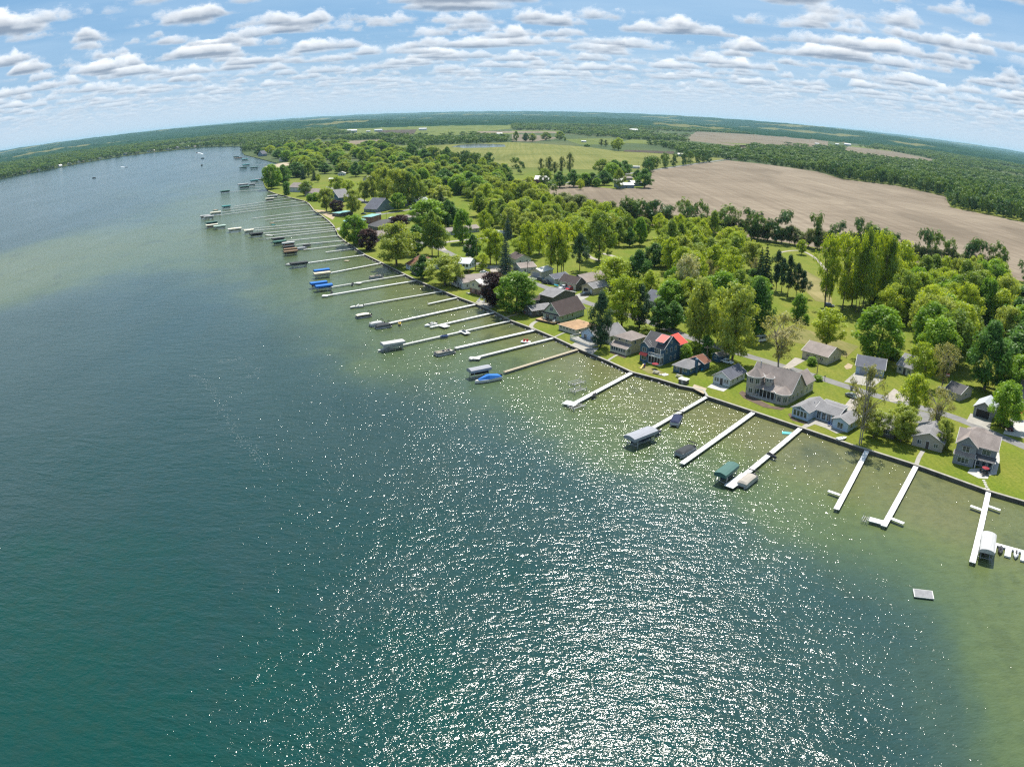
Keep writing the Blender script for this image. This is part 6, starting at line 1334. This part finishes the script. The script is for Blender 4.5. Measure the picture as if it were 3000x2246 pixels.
def conifer_proto(kind, m, tiers=17, base=.08, per=52, ls=.02, bark=None, jag=.25, bare=0.0):
    mb = MB(); limb(mb, [Vector((0,0,-.01)), Vector((0,0,.5)), Vector((0,0,.98))], .02, .003, 7)
    cen = []; nor = []
    for i in range(tiers):
        t = i/(tiers-1); z = base+bare+(1-base-bare)*t; R = .5*(1-t)**.8*(1-jag*rng.random()*.6)+.012
        nb = max(4, int(11*(1-t)+4))
        for b in range(nb):
            a = 2*math.pi*b/nb+i*.7+rng.normal()*.15; L_ = R*(.75+.4*rng.random()); tip = Vector((math.cos(a)*L_, math.sin(a)*L_, z-.10*L_-.02*rng.random()))
            if R > .06: limb(mb, [Vector((0,0,z+.01)), tip], .005, .0015, 3)
            n = max(6, int(per*L_/.5)); q = rng.random(n)**.7
            side = np.array([-math.sin(a), math.cos(a), 0])*(rng.normal(size=n)*.16*(1-q*.6)*L_)[:, None]
            c = np.outer(q, np.array(tip)-np.array([0,0,z]))+np.array([0,0,z])+side; c[:, 2] += rng.normal(size=n)*.010-.03*np.abs(side).sum(1)
            cen.append(c); nor.append(np.array([math.cos(a)*.35, math.sin(a)*.35, .8])+unit(n)*.55)
    cen = np.concatenate(cen); nor = np.concatenate(nor); nor /= np.linalg.norm(nor, axis=1, keepdims=True)
    return mb.mesh(kind+'_trunk', bark or BARKD, True), leaf_mesh(kind+'_crown', cen, nor, ls*(.6+.7*rng.random(len(cen))), m, 1.6)
P = {}
def reg(k, *a): P.setdefault(k, []).append(a)
for _ in range(3): reg('maple', *tree_proto('maple', LM['maple'], 66, 125, .018, .10, shape='round', lobe_r=.125, fill=.3))
for _ in range(2): reg('dark', *tree_proto('dark', LM['dark'], 56, 125, .019, .12, shape='ovoid', lobe_r=.13))
for _ in range(3): reg('airy', *tree_proto('airy', LM['airy'], 62, 120, .0155, .17, shape='round', lobe_r=.105, limbs=16, fill=.6, bark=BARK, trunk_r=.02))
for _ in range(3): reg('lime', *tree_proto('lime', LM['lime'], 54, 105, .0165, .17, shape='round', lobe_r=.12, limbs=14, fill=.5, trunk_r=.02))
for _ in range(2): reg('bare', *tree_proto('bare', LM['bare'], 60, 52, .013, .2, shape='vase', lobe_r=.10, limbs=46, fill=.7, stems=2, bark=BARKP, trunk_r=.019, up=.8))
for _ in range(3): reg('poplar', *tree_proto('poplar', LM['lime'], 50, 75, .015, .2, shape='vase', lobe_r=.105, stems=2, limbs=18, fill=.75, bark=BARK, trunk_r=.018, up=.9))
for _ in range(2): reg('tallwood', *tree_proto('tallwood', LM['wood'], 44, 100, .018, .20, shape='ovoid', lobe_r=.125, stems=1, limbs=16, fill=.5, trunk_r=.017))
for _ in range(2): reg('wood', *tree_proto('wood', LM['wood'], 42, 110, .020, .14, shape='round', lobe_r=.13))
for _ in range(2): reg('crimson', *tree_proto('crimson', LM['crimson'], 56, 125, .019, .09, shape='round', lobe_r=.13, bark=BARKD))
for _ in range(2): reg('spruce', *conifer_proto('spruce', LM['spruce']))
for _ in range(2): reg('darkspruce', *conifer_proto('darkspruce', LM['pine'], 15, .06, 60, .023))
for _ in range(2): reg('pine', *tree_proto('pine', LM['pine'], 40, 80, .018, .24, shape='ovoid', lobe_r=.105, limbs=20, fill=.6, bark=BARKD, trunk_r=.017, droop=.0))
for _ in range(1): reg('densepine', *tree_proto('densepine', LM['pine'], 56, 110, .017, .06, shape='ovoid', lobe_r=.12, limbs=14, fill=.6, bark=BARKD, trunk_r=.02))
for _ in range(3): reg('field', *tree_proto('field', LM['field'], 36, 95, .018, .2, shape='round', lobe_r=.14, limbs=14, fill=.8, stems=2, bark=BARKD, trunk_r=.018))
reg('blossom', *tree_proto('blossom', LM['blossom'], 44, 90, .018, .15, shape='round', lobe_r=.12))
for k, mm in (('bush','maple'),('lightbush','airy'),('darkbush','dark')):
    reg(k, *tree_proto(k, LM[mm], 26, 90, .034, .02, shape='round', lobe_r=.2, trunk_r=.03, limbs=8))
KIND = { # object name, words for the label, category
 'maple':('maple_tree','dense bright green maple','tree'),'dark':('shade_tree','dense dark green shade tree','tree'),'airy':('budding_tree','airy olive green budding tree','tree'),'lime':('spring_tree','yellow green spring tree','tree'),
 'bare':('bare_tree','thin tan budding tree','tree'),'poplar':('poplar_tree','tall yellow green poplar','tree'),'tallwood':('woodland_tree','tall leafy woodland tree','tree'),'wood':('woodland_tree','round leafy woodland tree','tree'),
 'crimson':('crimson_tree','dark crimson leaved tree','tree'),'spruce':('spruce_tree','blue green spruce','tree'),'darkspruce':('spruce_tree','dark pointed spruce','tree'),'pine':('pine_tree','dark pine with bare trunk','tree'),'densepine':('pine_tree','big dense dark pine','tree'),
 'field':('hedgerow_tree','grey olive hedgerow tree','tree'),'blossom':('blossom_tree','cream blossoming tree','tree'),'bush':('bush','rounded green bush','bush'),'lightbush':('bush','light olive bush','bush'),'darkbush':('bush','dark green bush','bush')}
LEAN_W = 1.0; TREES = []
def plant(kind, p, h, w, group=None, label=None):
    tm, cm = random.choice(P[kind]); nm, wd, cat = KIND[kind]
    r = empty(nm, p, random.uniform(0, 6.28), None, cat, group); k = 1.55 if kind in ('dark','crimson','densepine','pine','tallwood') else 1.35; r.scale = (w*k, w*k, h*1.04)
    link('trunk', tm, r); link('crown', cm, r)
    TREES.append([r, kind, h, w, label, group]); return r
def tree(kind, X, Y, Ytop, wpx, label=None, group=None):
    p = sv(X, Y); h = max(1.2, height_to(p, Ytop)); w = wpx/px_per_m(p+Vector((0,0,h*.6)))
    return plant(kind, p, h, w, group, label)
random.seed(3)
T_ = [ # kind, base X, base Y, top Y, crown width (photograph pixels)
 ('crimson',1444,897,800,60),('maple',1514,914,802,106),('densepine',1760,1016,862,60),('lime',1822,957,812,106),('densepine',1874,957,836,58),('dark',1934,968,886,58),('dark',1972,964,884,54),('lightbush',1894,986,954,38),
 ('lime',1905,868,795,50),('dark',1871,846,738,62),('dark',1918,780,714,54),('lime',1801,846,757,100),('poplar',1615,803,650,66),('poplar',1648,802,655,64),('tallwood',1634,800,660,50),('pine',1699,792,688,44),('wood',1755,766,625,84),('lime',1525,746,695,54),('spruce',1482,798,688,44),
 ('poplar',1435,773,672,70),('lime',1455,775,680,50),('lime',1415,791,745,32),('dark',1386,758,690,38),('maple',1356,712,618,50),('tallwood',1267,751,624,54),('tallwood',1285,749,640,50),('dark',1220,746,664,62),('maple',1255,673,588,92),('airy',1163,779,658,112),('maple',1040,718,634,70),('crimson',1080,733,673,48),
 ('crimson',1172,680,632,48),('dark',1240,818,752,50),('airy',1305,836,748,106),('maple',1167,618,568,40),('darkspruce',1294,632,562,40),('darkspruce',1274,620,570,30),('darkspruce',1216,608,586,15),('airy',1034,632,560,46),('airy',957,621,553,46),('crimson',986,625,588,32),
 ('maple',797,554,486,48),('dark',831,542,486,38),('wood',898,574,532,38),('darkbush',841,572,535,22),('bush',908,590,570,18),('bush',925,590,566,26),('dark',870,520,478,56),('darkspruce',889,527,490,16),('wood',905,520,478,30),('darkspruce',921,530,498,18),('lime',932,535,512,14),('lime',990,575,520,46),('lime',1018,560,530,40),
 ('airy',1068,592,530,40),('airy',1095,590,508,44),('airy',1130,600,494,62),('airy',1165,606,496,62),('wood',1199,605,510,50),('tallwood',1225,600,515,44),('darkspruce',1372,556,530,10),('dark',1313,668,590,44),('dark',1325,664,596,36),('airy',1290,598,545,60),('lime',1420,690,620,40),('airy',1495,690,612,54),('spruce',1488,700,630,26),('dark',1432,678,640,20),
 # behind the village
 ('airy',2145,1062,838,132),('airy',2050,1018,830,92),('lime',2102,1004,850,84),('dark',2215,992,820,74),('maple',2110,930,800,92),('maple',2220,882,812,74),('wood',2160,905,795,70),('blossom',2012,905,752,74),('lime',2040,880,752,60),('bare',2075,850,762,46),
 ('darkspruce',2240,842,720,48),('darkspruce',2226,828,728,36),('pine',2274,851,738,44),('pine',2308,868,752,42),('pine',2333,869,774,36),('pine',2351,871,795,40),('pine',2290,855,760,40),('bare',2212,808,755,34),('darkbush',2208,823,788,28),('bush',2338,934,862,42),('bush',2361,948,920,18),('lime',2421,1014,908,92),('bare',2286,1077,923,112),('lime',2349,744,703,30),
 ('poplar',2419,898,690,78),('poplar',2430,896,720,40),('poplar',2466,905,688,82),('poplar',2511,914,690,62),('tallwood',2527,914,680,60),('poplar',2552,908,682,60),('poplar',2577,905,690,62),('tallwood',2596,906,705,60),('lime',2638,862,712,86),('maple',2568,1055,903,124),('lime',2688,1128,1008,78),('bare',2756,1136,1008,76),('lime',2665,1242,1100,82),('bare',2740,1262,1138,84),('bare',2521,1294,1076,96),('airy',2640,1290,1190,90),('airy',2560,1280,1200,70),
 ('maple',2939,1248,1122,88),('maple',2973,1160,1046,92),('dark',2885,1138,950,104),('airy',2760,1310,1230,50),('bush',2620,1050,1020,44),('bush',2395,1112,1098,26),('crimson',2392,1108,1096,14),('bush',2380,1068,1045,26),('lime',2035,1032,1000,36),('darkbush',2070,1045,985,36),('bush',2010,1055,1010,30),
 ('wood',1700,720,640,70),('lime',1580,745,650,60),('lime',1550,760,655,50),('dark',1845,722,668,30),('maple',1875,718,640,36),('wood',1840,705,630,40),('wood',1885,700,640,40),('maple',1790,690,620,40),('lime',1940,760,690,60),('tallwood',1965,770,650,50),('tallwood',1990,765,655,50),
 ('dark',1497,560,515,28),('wood',1596,545,495,34),('dark',1640,550,505,36),('dark',1680,548,500,36),('maple',1715,545,508,32),('dark',1735,544,508,40),('dark',1770,542,500,38),('maple',1792,530,480,42),('dark',1800,520,470,46),('wood',1765,515,468,48),('dark',1830,512,472,38),('dark',1868,530,498,24),('dark',1888,550,497,40),('wood',1815,552,495,30),('maple',1748,548,522,20),('lime',1700,556,525,20),('field',1585,510,465,18),('field',1610,512,460,22),('field',1625,512,475,18),('field',1645,510,460,20),('field',1669,512,450,24),('crimson',1575,541,526,22),
 ('dark',1310,472,432,24),('wood',1270,470,430,36),('dark',1205,470,424,34),('dark',1245,478,440,36)]
for t in T_: tree(*t)
# close-grown woods, tree by tree
OCC = [(t[0].location.x, t[0].location.y) for t in TREES]
def taken(p, r): return any((p.x-x)**2+(p.y-y)**2 < r*r for x, y in OCC)
def near_house(p, m=2.0): return any((p.x-c.x)**2+(p.y-c.y)**2 < (r+m)**2 for _, c, r, _o in LANDMARKS)
def wood_fill(poly, n, kinds, h0, h1, w0, w1, gap, group, words_):
    P_ = [sv(x, y) for x, y in poly]; q = [(p.x, p.y) for p in P_]; xs = [a for a, _ in q]; ys = [b for _, b in q]; k = 0; tries = 0
    while k < n and tries < n*300:
        tries += 1
        X = random.uniform(min(a for a,_ in poly), max(a for a,_ in poly)); Y = random.uniform(min(b for _,b in poly), max(b for _,b in poly))
        if not inside((X, Y), poly): continue
        p = sv(X, Y)
        if taken(p, gap) or near_house(p): continue
        kd = random.choice(kinds); h = random.uniform(h0, h1); plant(kd, p, h, random.uniform(w0, w1), group, words_); OCC.append((p.x, p.y)); k += 1
    return k
WG = 'trees of the close wood by the stubble field'
wood_fill([(2440,905),(2650,862),(2780,850),(2930,850),(2960,900),(2945,960),(2880,1040),(2800,1090),(2740,1100),(2690,1040),(2640,960),(2540,925)], 46, ['lime','lime','tallwood','wood','airy','maple'], 15, 22, 10, 14, 6.2, WG, 'tree packed into the close wood beside the stubble field')
wood_fill([(2960,900),(3120,930),(3260,1000),(3260,1180),(3060,1170),(2960,1110),(2920,1050)], 24, ['wood','airy','maple','dark'], 14, 20, 10, 14, 6.5, WG, 'tree at the wood edge above the parked red car')
wood_fill([(1480,556),(1560,565),(1640,615),(1735,648),(1850,672),(1830,740),(1700,745),(1640,700),(1560,740),(1500,690),(1400,640),(1380,590)], 78, ['lime','airy','airy','lime','tallwood','wood'], 13, 19, 9, 13, 5.2, 'trees of the light wood before the stubble field', 'tree in the light wood between bungalows and stubble field')
wood_fill([(1930,690),(2130,705),(2230,760),(2180,850),(2060,880),(1990,840),(1940,800)], 40, ['lime','lime','airy','tallwood','poplar'], 14, 19, 8, 12, 6.0, 'trees of the grove behind the olive trees', 'slender tree in the grove beside the dark pines')
wood_fill([(900,520),(1000,480),(1240,490),(1480,560),(1420,600),(1330,570),(1240,575),(1150,550),(1060,522),(960,522)], 85, ['wood','lime','airy','dark','maple','tallwood'], 13, 20, 13, 19, 8.5, 'trees of the north wood', 'tree in the north wood behind the maroon shed')
wood_fill([(722,460),(800,440),(900,425),(1100,430),(1240,480),(1000,478),(900,510),(850,500),(830,470),(760,460)], 120, ['wood','lime','maple','dark','wood'], 14, 21, 16, 24, 10, 'trees of the wood along the far beach', 'tree in the wood along the far beach')
wood_fill([(1236,458),(1320,492),(1480,500),(1500,545),(1420,580),(1300,560),(1245,500)], 40, ['wood','lime','dark','maple','airy'], 11, 18, 10, 15, 8, 'trees between the village and the pale crop field', 'tree')
wood_fill([(2700,870),(2930,840),(2950,900),(2860,1000),(2780,1060),(2720,1000)], 16, ['lime','maple','wood'], 14, 20, 11, 15, 5.0, WG, 'tree')
wood_fill([(1930,880),(2030,860),(2080,900),(2060,960),(1980,930)], 9, ['lime','airy','maple'], 10, 16, 8, 12, 5.5, 'trees of the grove behind the olive trees', 'tree')
# hedgerow along the stubble field
HR = [(1640,604),(1700,624),(1760,640),(1850,654),(1950,666),(2030,676),(2104,684),(2217,699),(2362,722),(2453,737),(2560,752),(2680,772),(2800,792),(2930,812)]
HW = [sv(*p) for p in HR]; dist = 0
for i in range(len(HW)-1):
    a, b = HW[i], HW[i+1]; Ln = (b-a).length; s = 0
    while s < Ln:
        p = a.lerp(b, s/Ln)+Vector((random.uniform(-1.5,1.5), random.uniform(-1.5,1.5), 0))
        plant('field', p, random.uniform(9, 14), random.uniform(8, 12), 'hedgerow trees along the stubble field', 'hedgerow tree between stubble field and green meadow'); s += random.uniform(3.6, 5.6)
# wide-open lawn trees close to the road and round the fields
for X, Y, Yt, w, k in ((1560,415,392,20,'wood'),(1512,416,385,14,'wood'),(1540,414,390,16,'dark'),(1600,412,388,26,'wood'),(1640,410,386,24,'wood'),(1655,414,402,6,'wood'),(1720,430,422,16,'dark'),(1762,428,408,16,'field'),(1775,430,410,14,'field'),(1812,442,405,26,'lime'),(1800,438,412,20,'wood')): tree(k, X, Y, Yt, w)
# ---- describe each tree by its kind and the nearest findable thing
ordw = ('nearest','second nearest','third nearest','fourth nearest','fifth nearest','sixth nearest','seventh nearest','eighth nearest','ninth nearest','tenth nearest','eleventh nearest','twelfth nearest','thirteenth nearest','fourteenth nearest','fifteenth nearest','sixteenth nearest','seventeenth nearest','eighteenth nearest','nineteenth nearest','twentieth nearest')
bykey = {}
for t in TREES:
    r, kind, h, w, lab, grp = t
    p = r.location; best = min(LANDMARKS, key=lambda q: (q[1]-p).length-q[2]); c = best[1]
    d = p-c; away = Vector((c.x, c.y, 0)).normalized(); f = d.dot(away); s = d.dot(Vector((away.y, -away.x, 0)))
    rel = ('behind' if f > abs(s) else 'lakeward of' if -f > abs(s) else 'beside')
    bykey.setdefault((KIND[kind][1], best[0], rel), []).append((d.length, t))
for (wd, lm, rel), L_ in bykey.items():
    L_.sort(key=lambda q: q[0])
    for i, (dd, t) in enumerate(L_):
        o_ = '' if len(L_) == 1 else ordw[i] + ' ' if i < 20 else 'outlying '
        t[0]['label'] = o_ + wd + ' ' + rel + ' the ' + lm
        if i >= 20 and not t[5]: t[0]['group'] = 'outlying trees'
for t in TREES:
    wl = t[0]['label'].split()
    if len(wl) > 16: t[0]['label'] = ' '.join(wl[:16])
# ---- far woods: one mass of trees out to the horizon (nobody could count them)
far_tm = []
for i in range(4):
    n = 15; c = []
    for _ in range(n):
        a = rng.random()*6.28; q = math.sqrt(rng.random()); t = rng.random(); c.append((q*math.cos(a)*.36*math.sqrt(max(.05,1-(2*t-1)**2))**.6, q*math.sin(a)*.36*math.sqrt(max(.05,1-(2*t-1)**2))**.6, .16+.78*t))
    cen = []; nor = []
    for x, y, z in c:
        u = unit(20); cen.append(np.array([x, y, z])+u*.15*(rng.random(20)**.4)[:, None]); nor.append(u+np.array([0,0,.6])+unit(20)*.4)
    cen = np.concatenate(cen); nor = np.concatenate(nor); nor /= np.linalg.norm(nor, axis=1, keepdims=True)
    far_tm.append(leaf_mesh('far_tree', cen, nor, .058*(.7+.6*rng.random(len(cen))), [LM['far2'], LM['far'], LM['far'], LM['far2']][i], 1.1))
pc = bpy.data.collections.new('far_tree_kinds')
for i, me_ in enumerate(far_tm):
    o = bpy.data.objects.new('far_tree', me_); pc.objects.link(o)
def in_far_gap(p): return any(inside(p, q) for q in FIELD_W.values())
def scatter(name, pts, hs, ws, label):
    me_ = bpy.data.meshes.new(name); me_.from_pydata([tuple(p) for p in pts], [], []); me_.update()
    n = len(pts)
    a = me_.attributes.new('hh', 'FLOAT', 'POINT'); a.data.foreach_set('value', np.array(hs, np.float32))
    a = me_.attributes.new('ww', 'FLOAT', 'POINT'); a.data.foreach_set('value', np.array(ws, np.float32))
    o = link(name, me_); tag(o, label, None, None, 'stuff')
    g = bpy.data.node_groups.new(name, 'GeometryNodeTree'); g.interface.new_socket('Geometry', in_out='INPUT', socket_type='NodeSocketGeometry'); g.interface.new_socket('Geometry', in_out='OUTPUT', socket_type='NodeSocketGeometry')
    gi = g.nodes.new('NodeGroupInput'); go = g.nodes.new('NodeGroupOutput'); ip = g.nodes.new('GeometryNodeInstanceOnPoints'); ci = g.nodes.new('GeometryNodeCollectionInfo')
    ci.inputs[0].default_value = pc; ci.inputs['Separate Children'].default_value = True; ci.inputs['Reset Children'].default_value = True
    ip.inputs['Pick Instance'].default_value = True
    h_ = g.nodes.new('GeometryNodeInputNamedAttribute'); h_.data_type = 'FLOAT'; h_.inputs[0].default_value = 'hh'
    w_ = g.nodes.new('GeometryNodeInputNamedAttribute'); w_.data_type = 'FLOAT'; w_.inputs[0].default_value = 'ww'
    cx = g.nodes.new('ShaderNodeCombineXYZ'); fo = lambda n_: n_.outputs[0]
    g.links.new(fo(w_), cx.inputs[0]); g.links.new(fo(w_), cx.inputs[1]); g.links.new(fo(h_), cx.inputs[2]); g.links.new(cx.outputs[0], ip.inputs['Scale'])
    rv = g.nodes.new('FunctionNodeRandomValue'); rv.data_type = 'FLOAT'; rv.inputs[2].default_value = 0; rv.inputs[3].default_value = 6.283
    cr = g.nodes.new('ShaderNodeCombineXYZ'); g.links.new(rv.outputs[1], cr.inputs[2]); g.links.new(cr.outputs[0], ip.inputs['Rotation'])
    g.links.new(gi.outputs[0], ip.inputs['Points']); g.links.new(ci.outputs[0], ip.inputs['Instance']); g.links.new(ip.outputs[0], go.inputs[0])
    md = o.modifiers.new('scatter', 'NODES'); md.node_group = g; return o
# where woods stand: everywhere beyond the village except fields, yards, water
OPEN_ = [[(1230,455),(1330,490),(1500,490),(1560,556),(1450,600),(1280,560),(1240,500)], [(1500,470),(1890,500),(1912,560),(1560,560)], [(1480,395),(1800,402),(1980,440),(1980,462),(1800,442),(1620,425),(1500,418)], [(985,368),(1500,362),(1500,392),(1210,398),(985,385)],
 [(2000,455),(2140,470),(2120,476),(1990,470)], [(2000,400),(2200,415),(2200,432),(2090,430),(2010,415)], [(2420,400),(2560,412),(2560,430),(2430,428)], [(1100,420),(1230,430),(1230,480),(1120,470)] if False else [(0,0),(1,0),(1,1)]]
OPEN_W = [[(sv(x, y).x, sv(x, y).y) for x, y in q] for q in OPEN_]
def far_ok(p):
    x, y = p
    if inside(p, LAKE_POLY): return False
    return not in_far_gap(p) and not any(inside(p, q) for q in OPEN_W)
NEARV = [(sv(x, y).x, sv(x, y).y) for x, y in [(700,462),(905,412),(1105,418),(1235,440),(1260,500),(1500,556),(1560,556),(1623,590),(1850,660),(2104,690),(2453,740),(3000,826),(3300,905),(3400,1700),(1500,1300),(700,560)]]
rs = random.Random(9); pts = []; hs = []; ws = []
R = 330.0
while R < 5200:
    step = 9.5 if R < 900 else 12.0 if R < 1500 else 17.0 if R < 2600 else 27.0
    nA = int(2*rad(44)*R/step)
    for i in range(nA):
        a = -rad(44)+2*rad(44)*(i+rs.random())/nA; rr = R+rs.uniform(-.5,.5)*step*1.2; x, y = rr*math.sin(a), rr*math.cos(a)
        if not far_ok((x, y)) or inside((x, y), NEARV): continue
        cl = math.sin(x*.0041+1.3)*math.cos(y*.0023+x*.001)
        if rr > 1500 and cl > .72: continue                       # scattered far clearings
        k = 1 if step < 13 else step/13.5
        pts.append((x, y, GZ-.2)); hs.append(rs.uniform(16, 25) if rr < 1400 else rs.uniform(10, 16) if x > -.1*y else rs.uniform(13, 19)); ws.append(rs.uniform(14, 21)*k)
    R += step*(1.0 if R < 1500 else 1.6 if R < 2600 else 2.4)
print('far trees', len(pts))
# scattered trees across the yards and field corners in the middle distance
fw = scatter('distant_woods', pts, hs, ws, 'leafy woods stretching from the fields to the horizon')
# shrub belt at the foot of the far shore, hills under forest along the skyline
hv = []; hf = []; na_, nr_ = 260, 26
for j in range(nr_):
    R = 4600*(30000/4600)**(j/(nr_-1))
    for i in range(na_):
        a = rad(-50)+rad(100)*i/(na_-1); x, y = R*math.sin(a), R*math.cos(a)
        base_ = 10+8*math.sin(i*1.7+j*2.3)*math.sin(i*.61+j)
        hill = 46*max(0, math.sin(a*7.1+R*.00035+1.0))*max(0, min(1, (R-6000)/5000))+24*max(0, math.sin(a*17+R*.0007))*max(0, min(1, (R-5000)/3000))
        lift_ = max(0, min(1, (R-4600)/900)); k = max(0, min(1, (R-9000)/9000))
        hv.append((x, y, GZ-1.5+lift_*(base_+hill)+k*34))
for j in range(nr_-1):
    for i in range(na_-1):
        q = j*na_+i; hf.append((q, q+na_, q+na_+1, q+1)[::-1])
hm = bpy.data.meshes.new('hills'); hm.from_pydata(hv, [], hf); hm.update()
def hill_mat():
    m, nt, out = nt_new('far forest canopy'); b = N(nt, 'ShaderNodeBsdfDiffuse'); L(nt, b.outputs[0], out.inputs[0]); p = geo_pos(nt)
    f = math_n(nt, 'ADD', math_n(nt, 'MULTIPLY', noise(nt, p, .012, 5, .7), .6), math_n(nt, 'MULTIPLY', noise(nt, mapping(nt, p, (.3,1,1)), .0016, 4), .4))
    fl = ramp(nt, noise(nt, mapping(nt, p, (1,.5,1)), .0011, 2), [(.60, 0.0), (.63, 1.0)])
    wood_c = ramp(nt, f, [(.36, (.007,.024,.014)), (.5, (.015,.043,.021)), (.64, (.036,.072,.031))]); L(nt, mixc(nt, fl, wood_c, (.13,.13,.055)), b.inputs[0])
    bn = N(nt, 'ShaderNodeBump'); bn.inputs['Distance'].default_value = 14; L(nt, noise(nt, p, .035, 4), bn.inputs['Height']); L(nt, bn.outputs[0], b.inputs['Normal']); return m
hm.materials.append(hill_mat())
if hm.polygons[0].normal.z < 0: hm.flip_normals()
tag(link('hills', hm), kind='structure')
# ------------------------------------------------------------------ haze: one closed box of even air round the camera and the whole place
hb = MB().box(-34000, -3500, -2.0, 34000, 34000, 150)
hmz = bpy.data.materials.new('hazy air'); hmz.use_nodes = True; ht = hmz.node_tree; ht.nodes.clear()
ho = ht.nodes.new('ShaderNodeOutputMaterial'); hv_ = ht.nodes.new('ShaderNodeVolumePrincipled'); ht.links.new(hv_.outputs[0], ho.inputs['Volume'])
hv_.inputs['Color'].default_value = (.42, .70, .86, 1); hv_.inputs['Density'].default_value = .00003; hv_.inputs['Anisotropy'].default_value = .2
HZ = hb.build('haze', hmz); tag(HZ, kind='stuff'); hmz.cycles.homogeneous_volume = True
